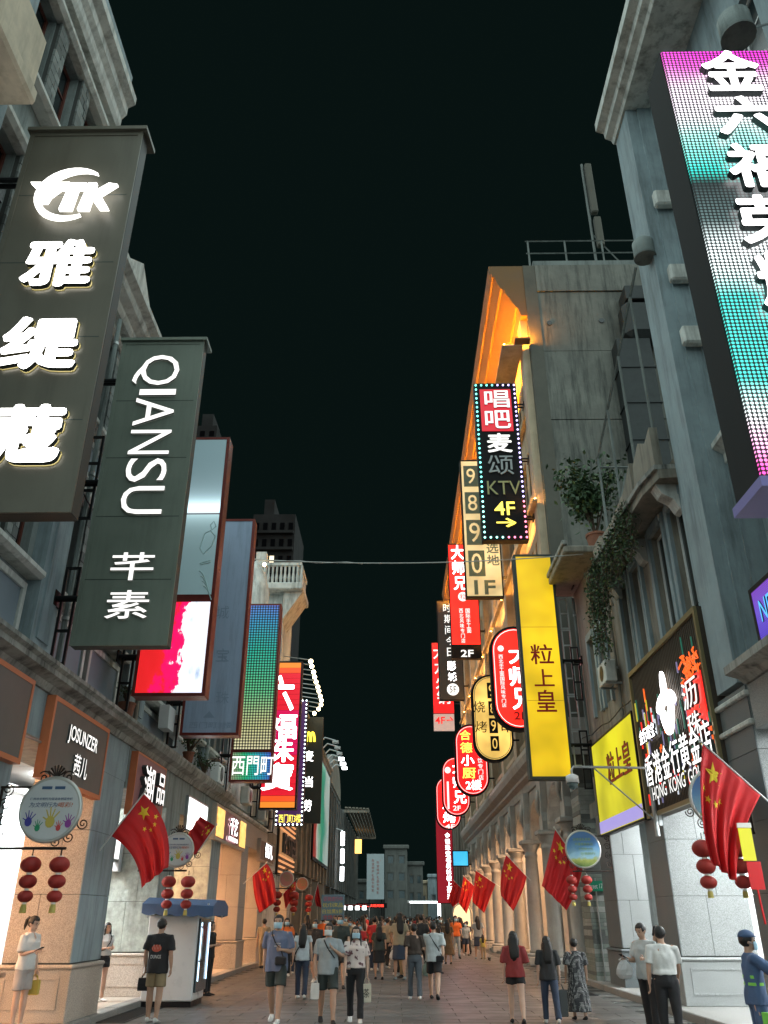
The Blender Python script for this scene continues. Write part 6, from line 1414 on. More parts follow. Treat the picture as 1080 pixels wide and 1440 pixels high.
def pattern(name, a, b, kind, scale):
    m = bpy.data.materials.new(name); m.use_nodes = True; N, L = nt(m); bs = N['Principled BSDF']; bs.inputs['Roughness'].default_value = .85
    g = N.new('ShaderNodeTexCoord'); x = N.new('ShaderNodeMix'); x.data_type = 'RGBA'; x.inputs[6].default_value = (*a, 1); x.inputs[7].default_value = (*b, 1)
    r = N.new('ShaderNodeMapRange')
    if kind == 'stripe':
        t = N.new('ShaderNodeTexWave'); t.bands_direction = 'Z'; t.inputs['Scale'].default_value = scale; t.inputs['Distortion'].default_value = .3; L.new(g.outputs['Object'], t.inputs[0]); L.new(t.outputs['Fac'], r.inputs[0]); r.inputs[1].default_value = .55; r.inputs[2].default_value = .7
    elif kind == 'dot':
        t = N.new('ShaderNodeTexVoronoi'); t.inputs['Scale'].default_value = scale; t.inputs['Randomness'].default_value = .15; L.new(g.outputs['Object'], t.inputs[0]); L.new(t.outputs['Distance'], r.inputs[0]); r.inputs[1].default_value = .34; r.inputs[2].default_value = .26
    else:
        t = N.new('ShaderNodeTexNoise'); t.inputs['Scale'].default_value = scale; t.inputs['Detail'].default_value = 3; L.new(g.outputs['Object'], t.inputs[0]); L.new(t.outputs['Fac'], r.inputs[0]); r.inputs[1].default_value = .58; r.inputs[2].default_value = .63
    L.new(r.outputs[0], x.inputs[0]); L.new(x.outputs[2], bs.inputs['Base Color']); return m
CST = pattern('cloth_blue_stripe', (.04, .06, .1), (.16, .22, .28), 'stripe', 5.5); CDT = pattern('cloth_polka', (.02, .022, .025), (.5, .5, .48), 'dot', 48); CFL = pattern('cloth_floral', (.66, .56, .52), (.12, .05, .06), 'noise', 13)
BAKE = []
DN = (lambda s: ((s*.16, .04, -1), (s*.06, -.14, -1), (0, -.15, -1)))
def ARM(kind, s, k=0):
    if kind == 'down': return DN(s)
    if kind == 'swingf': return ((s*.12, -.42, -1), (s*-.05, -.75, -.8), (0, -.6, -.8))
    if kind == 'swingb': return ((s*.14, .38, -1), (s*.05, .1, -1), (0, 0, -1))
    if kind == 'bend': return ((s*.2, .05, -1), (s*-.55, -.75, .15), (s*-.5, -.7, .1))
    if kind == 'phone': return ((s*.12, -.12, -1), (s*-.15, -1, .25), (0, -1, .1))
    if kind == 'chest': return ((s*.3, -.2, -1), (s*-.75, -.45, .55), (s*-.6, -.3, .5))
    if kind == 'reach': return ((s*.25, -.75, -.55), (s*.05, -1, -.05), (0, -1, -.1))
    if kind == 'carry': return ((s*.2, .02, -1), (s*.02, -.3, -1), (0, -.1, -1))
def person(label, px, y, head_py, rz, top, bottom, hair='short', shoes=None, z0=0.0, armL='down', armR='down', stride=.0, female=False, skin=0, mask=None, sleeve=.62, top_kind='tee', bot_kind='shorts', voxel=.013, lean=0.0, nod=0.0, extras=None, h=None, face=True, hem=None, group='pedestrians in the shopping street', loose=1.0, name='person', x=None, dressz=.32, belt=None, width=1.08, cat='person', turn=0.0):
    base = P(px, 1300, y=y); X0 = base.x if x is None else x
    H = h if h else P(px, head_py, y=y).z-z0
    T = thing(name, label, cat, (X0, y, z0), rz, group); k = H/1.70
    V_ = lambda a, b, c: Vector((a*k*width if abs(a) > 0 else 0, b*k, c*k))
    sw = .163 if female else .182; hipw = .088
    # --- legs
    hip = {}; knee = {}; ank = {}; toe = {}
    for s in (-1, 1):
        a = stride*(1 if s > 0 else -1); hp = Vector((s*hipw, 0, .90)); hip[s] = hp
        kn = hp+Vector((s*.008, -math.sin(a)*.43, -math.cos(a)*.43)); bnd = a-abs(stride)*(.9 if a < 0 else .25)
        an = kn+Vector((0, -math.sin(bnd)*.40, -math.cos(bnd)*.40)); knee[s] = kn; ank[s] = an; toe[s] = bnd if a < 0 else 0
    dz = .075-min(ank[1].z, ank[-1].z)
    for d in (hip, knee, ank):
        for s in d: d[s] = d[s]+Vector((0, 0, dz))
    up = dz; fwd = lambda z: -lean*max(0, z-.95)
    U = lambda x_, y_, z_: Vector((x_, y_+fwd(z_), z_+up))
    hz = 1.585; hy = -.012-nod*.04
    def sc(m): m.v = [Vector((p.x*k*width, p.y*k, p.z*k)) for p in m.v]; return m
    # --- body, one skin
    b = MB()
    def loft(m, rows, n=16):
        m.rings([[U(xo+rx*math.cos(2*math.pi*j/n), yo+ry*math.sin(2*math.pi*j/n), z) for j in range(n)] for (z, rx, ry, yo, xo) in rows])
    ws, bs_ = (.118, .15) if female else (.132, .155)
    tors = [(.84, .13, .09, .005, 0), (.90, .158 if female else .15, .105, .01, 0), (.97, .155 if female else .148, .1, .008, 0), (1.08, ws, .088, 0, 0), (1.2, bs_-.008, .098, -.006, 0), (1.3, bs_+.006, .104, -.006 if not female else -.014, 0), (1.38, sw-.02, .082, 0, 0), (1.425, .1, .065, .004, 0), (1.45, .06, .055, .004, 0)]
    loft(b, tors)
    b.tube([U(0, .012, 1.40), U(0, .004, 1.46), U(0, hy+.005, 1.53)], [.058, .05, .05], 12)
    hc = U(0, hy, hz)
    tq = Matrix.Rotation(turn, 3, 'Z') @ Matrix.Rotation(nod, 3, 'X')
    def hd(m, c, rx, ry, rz_, n=14): 
        i0 = len(m.v); m.ell(Vector(c), rx, ry, rz_, n, 10)
        for i in range(i0, len(m.v)): m.v[i] = hc+tq @ m.v[i]
    hd(b, (0, .008, .02), .074, .092, .095); hd(b, (0, -.022, -.045), .058, .066, .068); hd(b, (0, -.045, -.085), .03, .032, .026)
    hd(b, (0, -.094, -.022), .012, .016, .022, 8); hd(b, (0, -.088, .0), .008, .01, .026, 8)
    for s in (-1, 1): hd(b, (s*.076, .012, -.012), .01, .02, .03, 8)
    sh, el, wr, hn = {}, {}, {}, {}
    fing = MB()
    for s, kind in ((1, armL), (-1, armR)):
        A = U(s*sw, .004, 1.385); d1, d2, d3 = (Vector(q).normalized() for q in ARM(kind, s))
        E_ = A+d1*.285; W_ = E_+d2*.235; sh[s], el[s], wr[s] = A, E_, W_; g = .85 if female else 1.0
        b.tube([A+Vector((-s*.05, 0, .01)), A, A+d1*.14, E_, E_+d2*.07, W_-d2*.03, W_], [.045*g, .052*g, .045*g, .037*g, .04*g, .027*g, .025*g], 10)
        side_ = d3.cross(Vector((s, 0, 0))); side_ = side_.normalized() if side_.length > .2 else Vector((0, 1, 0)); flat = d3.cross(side_).normalized()
        pal = W_+d3*.045; hn[s] = W_+d3*.09
        b.rings([[W_+d3*t+side_*(rx*math.cos(a))+flat*(.014*math.sin(a)) for a in [2*math.pi*j/8 for j in range(8)]] for t, rx in ((-.01, .022), (.02, .03), (.06, .038), (.085, .034))])
        for j in range(4):
            o = W_+d3*.08+side_*(.027-.018*j); q = (.058, .07, .066, .052)[j]; cu = flat*(-s*.018)
            fing.tube([o, o+d3*q*.5+cu*.3, o+d3*q*.85+cu*1.2, o+d3*q+cu*2.0], [.0085, .008, .007, .005], 6)
        o = W_+d3*.03+side_*.03; fing.tube([o, o+side_*.022+d3*.025, o+side_*.026+d3*.055], [.011, .0095, .007], 6)
    for s in (-1, 1):
        g = .95 if female else 1.0
        b.tube([hip[s]+Vector((0, 0, .05)), hip[s], hip[s].lerp(knee[s], .5), knee[s], knee[s].lerp(ank[s], .3), knee[s].lerp(ank[s], .8), ank[s], ank[s]+Vector((0, 0, -.045))], [.085, .09*g, .076*g, .057*g, .06*g, .041*g, .037*g, .037], 12)
    sc(b); sc(fing)
    bo = b.build('body', SKIN[skin], T, smooth=True, world=False); BAKE.append((bo, voxel*k, 3, fing, 0))
    # --- shirt
    m = MB(); e = .018*loose
    zh = hem if hem else (.86 if top_kind != 'crop' else 1.02)
    rows = [(zh, .168+e, .118+e, .005, 0), (max(zh+.05, .95), .162+e, .113+e, .004, 0), (1.08, ws+.02+e*1.1, .098+e, .0, 0), (1.2, bs_+.006+e, .108+e*.8, -.004, 0), (1.3, bs_+.018+e*.6, .112+e*.6, -.008 if not female else -.018, 0), (1.365, sw-.008, .094, 0, 0), (1.41, sw-.04, .082, .002, 0), (1.438, .105, .072, .003, 0), (1.448, .066, .062, .004, 0)]
    if top_kind == 'dress': rows = [(dressz, .27, .2, .01, 0), (.55, .235, .175, .01, 0), (.8, .19, .14, .008, 0)]+rows[1:]
    loft(m, rows, 20)
    for s in (-1, 1):
        A, E_, W_ = sh[s], el[s], wr[s]; fr = sleeve
        if fr <= 0: continue
        lo_ = 1+(loose-1)*.6; pts = [A+Vector((-s*.07, 0, -.008)), A+Vector((-s*.002, 0, 0)), A.lerp(E_, min(fr, 1)*.55), A.lerp(E_, min(fr, 1))]; rr = [.06, .067, .06*lo_, .062*lo_]
        if fr > 1: pts += [E_.lerp(W_, min(fr-1, .95))]; rr = [.062, .064, .056, .052, .042]
        m.tube(pts, rr, 12)
    so = sc(m).build('dress' if top_kind == 'dress' else 'shirt', top, T, smooth=True, world=False); BAKE.append((so, .0145*k if voxel < .02 else voxel*k, 3, None, .017*k))
    # --- bottoms
    if bottom is not None and top_kind != 'dress':
        m = MB()
        if bot_kind == 'skirt':
            loft(m, [(.50, .2, .16, 0, 0), (.7, .19, .145, 0, 0), (.9, .168, .122, .005, 0), (1.02, .14, .105, .003, 0)], 20)
        else:
            loft(m, [(.83, .15, .105, .008, 0), (.90, .168, .12, .01, 0), (.97, .162, .112, .008, 0), (1.04, .14, .1, .003, 0)], 18)
            for s in (-1, 1):
                if bot_kind == 'shorts': m.tube([hip[s]+Vector((0, 0, .03)), hip[s].lerp(knee[s], .35), hip[s].lerp(knee[s], .78)], [.095, .094, .098], 14)
                elif bot_kind == 'hotpants': m.tube([hip[s]+Vector((0, 0, .03)), hip[s].lerp(knee[s], .2), hip[s].lerp(knee[s], .42)], [.094, .096, .1], 14)
                else: m.tube([hip[s]+Vector((0, 0, .03)), hip[s].lerp(knee[s], .5), knee[s], knee[s].lerp(ank[s], .5), ank[s]+Vector((0, 0, .0))], [.095, .085, .069, .062, .063], 14)
        BAKE.append((sc(m).build('skirt' if bot_kind == 'skirt' else 'trousers' if bot_kind == 'trousers' else 'shorts', bottom, T, smooth=True, world=False), .0145*k if voxel < .02 else voxel*k, 3, None, .008*k))
    # --- shoes
    for s in (-1, 1):
        f = MB(); a = toe[s]; rot = Matrix.Rotation(-a*.7 if a < 0 else 0, 3, 'X'); rg = []
        for (yy, w_, hh, lo) in ((.055, .024, .05, -.07), (.04, .034, .085, -.075), (-.01, .036, .09, -.075), (-.07, .042, .055, -.075), (-.13, .044, .04, -.075), (-.175, .03, .028, -.07), (-.19, .012, .018, -.065)):
            rg.append([ank[s]+rot @ Vector((w_*math.cos(t), yy, lo+hh/2+hh/2*math.sin(t))) for t in [2*math.pi*j/10 for j in range(10)]])
        f.rings(rg); sc(f).build('shoe', shoes or CW, T, smooth=True, world=False)
    # --- hair
    hm = MB(); i0 = 0; n1, n2 = 26, 18
    cap = .0
    hm.ell((0, .012, .022), .084, .104, .106, n1, n2)
    for i, p in enumerate(hm.v):
        fr = p.y < -.035-.0*abs(p.x); line = .062 if not female else .072
        if p.y < .0 and p.z < line-.35*(p.y+.09)*0 and not (abs(p.x) > .066 and p.z > -.01 and p.y > -.04): hm.v[i] = Vector((p.x*.8, p.y*.72, p.z*.8))
        elif p.z < (-.035 if hair == 'short' else -.06): hm.v[i] = Vector((p.x*.84, p.y*.86, max(p.z, -.075)))
        else: hm.v[i] = p*(1+.035*mnoise.noise(p*38))
    hm.v = [hc+tq @ p for p in hm.v]
    if hair in ('long', 'pony', 'bun'):
        if hair == 'long':
            rows = [(1.63, .07, .045, .06, 0), (1.55, .088, .05, .06, 0), (1.47, .095, .045, .068, 0), (1.36, .1, .04, .09, 0), (1.24, .09, .035, .105, 0), (1.14, .06, .022, .1, 0)]
            rows = [(z_-.0*i_, rx_, ry_, yo_, .006*math.sin(i_*2+px)) for i_, (z_, rx_, ry_, yo_, _) in enumerate(rows)]
            loft(hm, rows, 26)
            for s in (-1, 1): hm.tube([U(s*.07, -.02, 1.6), U(s*.085, -.025, 1.52), U(s*.09, -.03, 1.42), U(s*.095, -.07, 1.32), U(s*.09, -.085, 1.22)], [.018, .026, .026, .022, .008], 8)
        elif hair == 'pony': hm.tube([hc+tq @ Vector(q) for q in ((0, .09, .05), (0, .135, .055), (0, .16, .01), (0, .155, -.08), (0, .14, -.15))], [.02, .03, .034, .028, .008], 9)
        else: hm.ell(hc+tq @ Vector((0, .1, .08)), .04, .04, .04)
    if hair == 'ears':
        pass
    hm.v = [p+Vector((mnoise.noise(Vector((p.x*60, p.y*60, p.z*9))), mnoise.noise(Vector((p.x*60+9, p.y*60, p.z*9))), 0))*.009 for p in hm.v]
    sc(hm).build('hair', HAIR, T, smooth=True, world=False)
    if hair == 'cap' or (extras and 'cap' in extras):
        c_ = MB(); c_.ell((0, .012, .045), .09, .11, .092, 18, 10)
        c_.v = [p if p.z > .045 else Vector((p.x, p.y, .045)) for p in c_.v]
        c_.rings([[Vector((.07*math.cos(t), -.085-.075*math.sin(t), .05-.012*math.sin(t)+dz_)) for t in [math.pi*j/10 for j in range(11)]] for dz_ in (0, .008)])
        c_.v = [hc+tq @ p for p in c_.v]; sc(c_).build('cap', CBL, T, smooth=True, world=False)
    if face:
        for s in (-1, 1):
            q = MB(); q.ell((s*.031, -.079, .005), .012, .008, .006, 8, 6); q.v = [hc+tq @ p for p in q.v]; sc(q).build('eye', EYE, T, world=False)
            q = MB(); q.tube([(s*.016, -.09, .026), (s*.033, -.086, .031), (s*.05, -.073, .026)], .0042, 5); q.v = [hc+tq @ p for p in q.v]; sc(q).build('eyebrow', HAIR, T, world=False)
        if not mask:
            q = MB(); q.ell((0, -.083, -.058), .022, .009, .007, 10, 6); q.v = [hc+tq @ p for p in q.v]; sc(q).build('mouth', LIP, T, smooth=True, world=False)
        else:
            q = MB(); rg = []
            for i in range(9):
                zz = -.105+.1*i/8; w = math.sin(math.pi*(.12+.76*i/8))
                rg.append([Vector((.072*math.sin(a), -(.045+.066*math.cos(a)*(.72+.34*w)), zz)) for a in [math.pi*(-.48+.96*j/12) for j in range(13)]])
            q.rings(rg, cap=False, close=False); q.v = [hc+tq @ p for p in q.v]
            for s in (-1, 1): q.tube([hc+tq @ Vector((s*.066, -.04, -.03)), hc+tq @ Vector((s*.078, .005, -.005))], .003, 4)
            mo = sc(q).build('face_mask', MASK if mask == 1 else MASKW, T, smooth=True, world=False); mo.modifiers.new('t', 'SOLIDIFY').thickness = .003
    if belt: 
        m = MB(); loft(m, [(1.0, .167, .118, .007, 0), (1.035, .163, .115, .006, 0)], 20); sc(m).build('belt', belt, T, smooth=True, world=False)
    T['_k'] = k
    info = dict(sh=sh, el=el, wr=wr, hn=hn, U=U, sc=sc, hc=hc, k=k, tq=tq, ank=ank)
    for ex in (extras or ()):
        if callable(ex): ex(T, info)
    del T['_k']
    return T
def bag_in_hand(s, m, w=.16, h=.2, d=.07, drop=.12, name='bag', cat='bag', label=None, lab2=None):
    "a carrier bag held by its handles: a thing of its own, made after the person"
    def f(T, I):
        q = I['hn'][s]*I['k']; W = Matrix.Rotation(T.rotation_euler.z, 4, 'Z'); o = Vector(T.location)+(W @ q)
        B = thing(name, label, cat, (o.x, o.y, o.z-drop-h)); z1 = o.z-drop
        rg = []; soft = name == 'plastic_bag'; rn = random.Random(len(label or ''))
        if soft:
            for t, e in ((0, .35), (.05, .75), (.25, 1.1), (.5, 1.05), (.78, .75), (.94, .42), (1, .3)):
                rg.append([Vector((o.x+w/2*e*math.cos(q_)*rn.uniform(.85, 1.12), o.y+d/2*e*math.sin(q_)*rn.uniform(.85, 1.12), z1-h+h*t+rn.uniform(-.008, .008))) for q_ in [2*math.pi*j/12 for j in range(12)]])
        for t, e in () if soft else ((0, .9), (.03, 1), (.5, 1.04), (.95, .98), (1, .94)):
            rg.append([Vector((o.x+w/2*e*a, o.y+d/2*e*c, z1-h+h*t)) for a, c in ((-1, -1), (0, -1.1), (1, -1), (1, 1), (0, 1.1), (-1, 1))])
        MB().rings(rg).build('sack', m, B)
        for yy in (-d*.3, d*.3): MB().tube([(o.x-w*.3, o.y+yy, z1-.005), (o.x-w*.18, o.y+yy*.4, z1+drop*.7), (o.x, o.y, z1+drop), (o.x+w*.18, o.y+yy*.4, z1+drop*.7), (o.x+w*.3, o.y+yy, z1-.005)], .006, 5).build('handle', m, B)
        if lab2: text('lettering', lab2[0], lab2[1], B, (o.x, o.y-d/2*1.1-.002, z1-h*.5), (1, 0, 0), (0, 0, 1), w*.6, h*.5, .003, .0)
    return f
def sling(m, side=1, wide=.2, high=.13, z=.93, yb=-.16, xb=None, front=True, label=None, name='shoulder_bag'):
    "bag worn on a strap across the body: its own thing resting on the person"
    def f(T, I):
        k = I['k']; U = I['U']; W = Matrix.Rotation(T.rotation_euler.z, 4, 'Z'); L0 = Vector(T.location)
        B = thing(name, label, 'bag', tuple(L0+W @ (U(xb if xb is not None else side*.16, yb, z)*k)))
        xb_ = xb if xb is not None else side*.16
        tr = lambda p: L0+W @ (p*k)
        m1 = MB(); m1.bev(xb_-wide/2, xb_+wide/2, yb-.045, yb+.045, z-high/2, z+high/2, b=.025); m1.v = [tr(U(p.x, p.y, p.z)) for p in m1.v]; m1.build('pouch', m, B)
        pts = [U(xb_+side*.04, yb+.02, z+high/2-.01), U(side*.1, -.135, 1.12), U(-side*.02, -.14, 1.26), U(-side*.09, -.1, 1.39), U(-side*.1, -.01, 1.445), U(-side*.08, .08, 1.4), U(side*.02, .128, 1.25), U(side*.13, .12, 1.1), U(xb_-side*.04+side*.03, yb+.05 if abs(yb) < .1 else .03, z+high/2)]
        MB().tube([tr(p) for p in pts], .011, 6).build('strap', m, B)
    return f
def phone(s, label):
    def f(T, I):
        q = I['hn'][s]*I['k']; W = Matrix.Rotation(T.rotation_euler.z, 4, 'Z'); o = Vector(T.location)+W @ q
        B = thing('mobile_phone', label, 'phone', tuple(o)); m_ = MB().bev(-.035, .035, -.07, .07, 0, .009, b=.003); R3 = W.to_3x3() @ Matrix.Rotation(R(-25), 3, 'X'); m_.v = [o+Vector((0, 0, .015))+R3 @ p for p in m_.v]; m_.build('case', BLK, B)
        m_ = MB().box(-.031, .031, -.066, .066, .0092, .0098); m_.v = [o+Vector((0, 0, .015))+R3 @ p for p in m_.v]; m_.build('screen', emis('phone_screen', (.7, .85, 1), 1.0), B)
    return f
def print_on(s, m, z=1.2, w=.2, h=.08, back=False, x=0):
    "flat print on the shirt"
    def f(T, I):
        k = I['k']; yy = -.14 if not back else .135
        p = I['U'](x, yy, z)*k; r_ = (1, 0, 0) if not back else (-1, 0, 0)
        o = text('print', s, m, None, p, r_, (0, 0, 1), w*k, h*k, .006, 0)
        o.parent = T
    return f
PR = mat('white_print', (.6, .6, .58), .7); PRR = mat('red_print', (.5, .1, .06), .7)
A0 = math.pi
person('woman with ponytail in white T-shirt and shorts by the first left pillar', 46, 14.35, 1289, R(75), CW, cloth('pale_shorts', (.42, .38, .36)), 'pony', CW, z0=.118, armL='carry', armR='phone', female=True, hem=.87, sleeve=.85, loose=1.4, nod=.3, bot_kind='shorts', skin=2,
       extras=[phone(-1, 'phone in the hand of the woman in white by the left pillar'), bag_in_hand(1, cloth('yellow_bag', (.5, .38, .08)), .17, .2, .08, .08, 'carrier_bag', 'bag', 'yellow and black carrier bag held by the woman in white')])
person('woman with long black hair, white top, black shorts and shoulder bag beside the hydrant', 152, 18.75, 1298, R(60), CW, CB, 'long', CW, z0=.118, armL='bend', armR='bend', female=True, bot_kind='hotpants', sleeve=.4, top_kind='crop', hem=.98,
       extras=[sling(CB, -1, .2, .14, .98, -.02, -.2, label='black shoulder bag of the woman beside the hydrant')])
person('man in black printed T-shirt and khaki shorts, back turned, by the drinks cart', 228, 16.4, 1292, R(172), CB, CKH, 'short', CW, armR='down', armL='carry', sleeve=.8, loose=1.5, hem=.78, skin=1, face=False, stride=.07,
       extras=[print_on('DUNGS', PR, 1.06, .2, .06, True), print_on('●', PRR, 1.2, .19, .12, True), print_on('ΛΛΛ', PR, 1.22, .17, .08, True), bag_in_hand(1, CB, .22, .2, .1, .08, 'black_bag', 'bag', 'black bag hanging from the hand of the man in khaki shorts')])
person('man dressed all in black standing with bent arm on the left pavement', 298, 21.8, 1296, R(80), CB, CB, 'short', CB, bot_kind='trousers', armL='bend', armR='bend', sleeve=.7, hem=.84)
person('person in a red top half hidden behind the man in black on the left', 287, 24.3, 1294, R(40), CRD, CB, 'short', CB, z0=.118, bot_kind='trousers', mask=2, voxel=.02, skin=1, x=-5.75)
person('masked man in slate blue T-shirt and dark shorts walking towards us with a sling bag', 392, 16.4, 1285, R(-4), CBG, CDK, 'short', CW, armL='bend', armR='swingb', stride=.27, mask=1, sleeve=.82, loose=1.25, hem=.80, skin=1,
       extras=[sling(CB, 1, .2, .14, .97, -.17, .1, label='black sling bag across the slate blue T-shirt'), print_on('WESTERN', PR, 1.24, .1, .022, False, .03), print_on('INLAND SEA', PR, 1.2, .12, .02, False, .03)])
person('woman with long hair, white top and blue jeans walking away with a dark bag', 427, 21.0, 1299, A0, cloth('pale_white', (.5, .55, .58)), CJ, 'long', CW, bot_kind='trousers', stride=.18, female=True, face=False, sleeve=.4, armL='swingb', extras=[sling(CB, 1, .2, .16, .9, .02, .2, label='dark handbag of the long-haired woman in jeans')])
person('masked man in grey T-shirt and shorts with raised hand and white paper bag', 463, 16.3, 1297, R(8), CG, CDK, 'short', CB, armL='chest', armR='carry', stride=.25, mask=2, sleeve=.8, loose=1.2, hem=.82, skin=1, turn=-.35, nod=-.05,
       extras=[bag_in_hand(-1, cloth('paper_white', (.62, .62, .6)), .14, .24, .07, .1, 'paper_bag', 'bag', 'plain white paper bag held by the man in grey'), sling(CB, 1, .16, .1, 1.0, .1, .16, label='dark crossbody bag of the man in grey'), print_on('■■■', PR, 1.25, .1, .025, False, .02)])
person('masked woman in floral blouse and black trousers carrying a printed bag', 501, 16.45, 1302, R(2), CFL, CB, 'long', CW, bot_kind='trousers', armL='carry', armR='swingf', stride=.2, female=True, mask=1, sleeve=.8, loose=1.4, hem=.95, skin=2,
       extras=[bag_in_hand(1, cloth('cream_bag', (.55, .52, .42)), .16, .28, .08, .1, 'printed_bag', 'bag', 'cream printed bag held by the woman in the floral blouse', ('茶', CB))])
person('man in beige shirt walking away beside the left arcade', 372, 33, 1292, A0-.2, CBE, CBE, 'short', CB, bot_kind='trousers', stride=.16, face=False, voxel=.02)
person('man in striped blue T-shirt walking away in the middle of the street', 562, 31, 1290, A0, CST, CB, 'short', CW, bot_kind='trousers', stride=.2, face=False, voxel=.018, sleeve=.8, extras=[bag_in_hand(1, CW, .22, .3, .1, .1, 'plastic_bag', 'bag', 'white plastic bag beside the man in the striped T-shirt')])
person('woman in dark brown cropped top and slate trousers walking away', 582, 20.8, 1299, A0+.1, cloth('dark_brown', (.045, .032, .025)), cloth('slate', (.07, .085, .10)), 'short', CW, bot_kind='trousers', stride=.14, female=True, face=False, sleeve=.8, loose=1.5, hem=1.0, armR='bend', armL='swingb')
person('man in pale T-shirt and black shorts striding away with a crossbody bag', 609, 20.9, 1295, A0-.15, cloth('off_white', (.5, .54, .55)), CB, 'short', CB, stride=.26, face=False, sleeve=.85, loose=1.6, hem=.82, armL='swingf', armR='swingb',
       extras=[sling(CB, -1, .2, .15, .88, .12, -.17, label='small black bag at the back of the man in pale T-shirt'), bag_in_hand(1, cloth('teal_bag', (.2, .3, .27)), .24, .28, .1, .08, 'plastic_bag', 'bag', 'teal plastic bag carried near the man in pale T-shirt')])
person('woman in a long brown dress walking away along the right', 629, 36, 1293, A0, CBR, None, 'long', CB, top_kind='dress', female=True, face=False, voxel=.02, dressz=.35, stride=.1)
person('woman in maroon T-shirt and black shorts with hair clips walking away', 720, 16.3, 1309, A0-.05, CMR, CB, 'long', CB, bot_kind='hotpants', stride=.2, female=True, face=False, sleeve=1.0, loose=1.55, hem=.84, armR='bend', armL='down', skin=2, extras=[bag_in_hand(-1, pattern('bag_print', (.5, .42, .2), (.4, .03, .03), 'noise', 16), .2, .2, .08, .05, 'printed_bag', 'bag', 'colourful printed shopping bag between the maroon and black T-shirts')])
person('woman with very long hair, black T-shirt and jeans walking away with a dark tote', 766, 16.3, 1316, A0, CCH, CJ, 'long', CW, bot_kind='trousers', stride=.22, female=True, face=False, sleeve=.9, loose=1.4, hem=.84, skin=2, extras=[bag_in_hand(-1, cloth('grey_tote', (.07, .075, .075)), .22, .4, .1, .1, 'tote_bag', 'bag', 'grey tote bag beside the woman in the polka-dot dress')])
person('short-haired woman in dark polka-dot dress walking away on the right', 804, 16.9, 1320, A0+.1, CDT, None, 'short', CB, top_kind='dress', female=True, face=False, sleeve=.9, loose=1.5, dressz=.16, stride=.08, armL='carry', skin=1, width=1.12)
person('man in white dress shirt and black trousers seen from behind on the right', 926, 13.4, 1303, A0-.2, CW, CB, 'short', CB, bot_kind='trousers', face=False, sleeve=.8, loose=1.2, hem=1.0, stride=.06, belt=CB, skin=0, armR='swingf')
person('man in pale T-shirt reading his phone with a plastic bag, by the right pillar', 901, 14.6, 1299, R(-55), cloth('pale_grey', (.45, .47, .47)), CB, 'short', CW, bot_kind='trousers', armL='phone', armR='phone', nod=.35, sleeve=.75, loose=1.3, hem=.84, stride=.05,
       extras=[phone(-1, 'phone held by the man in the pale T-shirt on the right'), bag_in_hand(-1, cloth('clear_bag', (.5, .5, .5)), .24, .26, .12, .03, 'plastic_bag', 'bag', 'crumpled pale plastic bag hanging from the phone reader')])
person('man in a black T-shirt at the bright shop doorway on the right', 933, 20.2, 1284, R(150), CB, CB, 'short', CB, z0=.118, bot_kind='trousers', face=False, armL='bend')
person('woman in white jacket and dark skirt half hidden behind the striped pier', 855, 26.2, 1290, R(100), CW, CB, 'long', CW, z0=.118, bot_kind='skirt', female=True, sleeve=1.6, loose=1.5, x=6.65)
vest = mat('reflective_green', (.18, .5, .06), .5)
def worker_bits(T, I):
    k = I['k']; U = I['U']
    for zz in (1.16, 1.08): 
        m = MB(); m.rings([[U(.172*math.cos(t), .122*math.sin(t), z_) for t in [2*math.pi*j/24 for j in range(24)]] for z_ in (zz, zz+.035)], cap=False); I['sc'](m).build('reflective_band', vest, T, world=False)
    for s in (-1, 1): m = MB(); m.rings([[I['ank'][s]+Vector((.072*math.cos(t), .072*math.sin(t), z_)) for t in [2*math.pi*j/14 for j in range(14)]] for z_ in (.2, .26)], cap=False); I['sc'](m).build('reflective_band', vest, T, world=False)
    m = MB(); m.bev(-.19, -.17, -.06, .02, .55, .8, b=.005); I['sc'](m).build('reflective_patch', vest, T, world=False)
person('street cleaner in blue uniform and cap with green reflective bands at the right edge', 1046, 10.6, 1310, R(82), CBL, CBL, 'cap', CB, bot_kind='trousers', armL='reach', armR='reach', mask=1, sleeve=.9, loose=1.25, hem=.86, skin=1, extras=[worker_bits])
ct = thing('cleaning_cart', 'grey cleaning cart with a bottle pushed by the street cleaner', 'cart', (5.35, 10.3, 0)); MB().bev(5.02, 5.6, 10.1, 10.6, .55, .85, b=.02).build('tray', mat('grey_plastic', (.12, .13, .14), .5), ct); MB().bev(5.05, 5.58, 10.13, 10.57, .12, .549, b=.02).build('bin', BLACKM, ct)
for (a, b_) in ((5.12, 10.16), (5.5, 10.16), (5.12, 10.54), (5.5, 10.54)): MB().lathe([(.06, -.02), (.06, .02)], (a, b_, .06), 12, axis='x').build('wheel', BLACKM, ct)
bt = thing('water_bottle', 'clear plastic water bottle standing on the cleaning cart', 'bottle', (5.1, 10.2, .85)); MB().lathe([(.032, .851), (.034, .9), (.032, .98), (.012, 1.04), (.012, 1.06)], (5.1, 10.2, 0), 12).build('bottle_body', mat('clear_plastic', (.5, .55, .56), .15), bt, smooth=True); MB().lathe([(.015, 1.0601), (.015, 1.08)], (5.1, 10.2, 0), 10).build('bottle_cap', CLB, bt)
person('man in a pale blue shirt standing in shade behind the street cleaner', 1029, 14.9, 1297, R(70), CLB, CB, 'short', CB, z0=.118, bot_kind='trousers', sleeve=.8, x=6.6)
person('dark-clothed passer-by cut off by the left edge of the picture', -9, 11.8, 1330, R(100), CB, CB, 'short', CB, bot_kind='trousers', armL='bend', h=1.4)
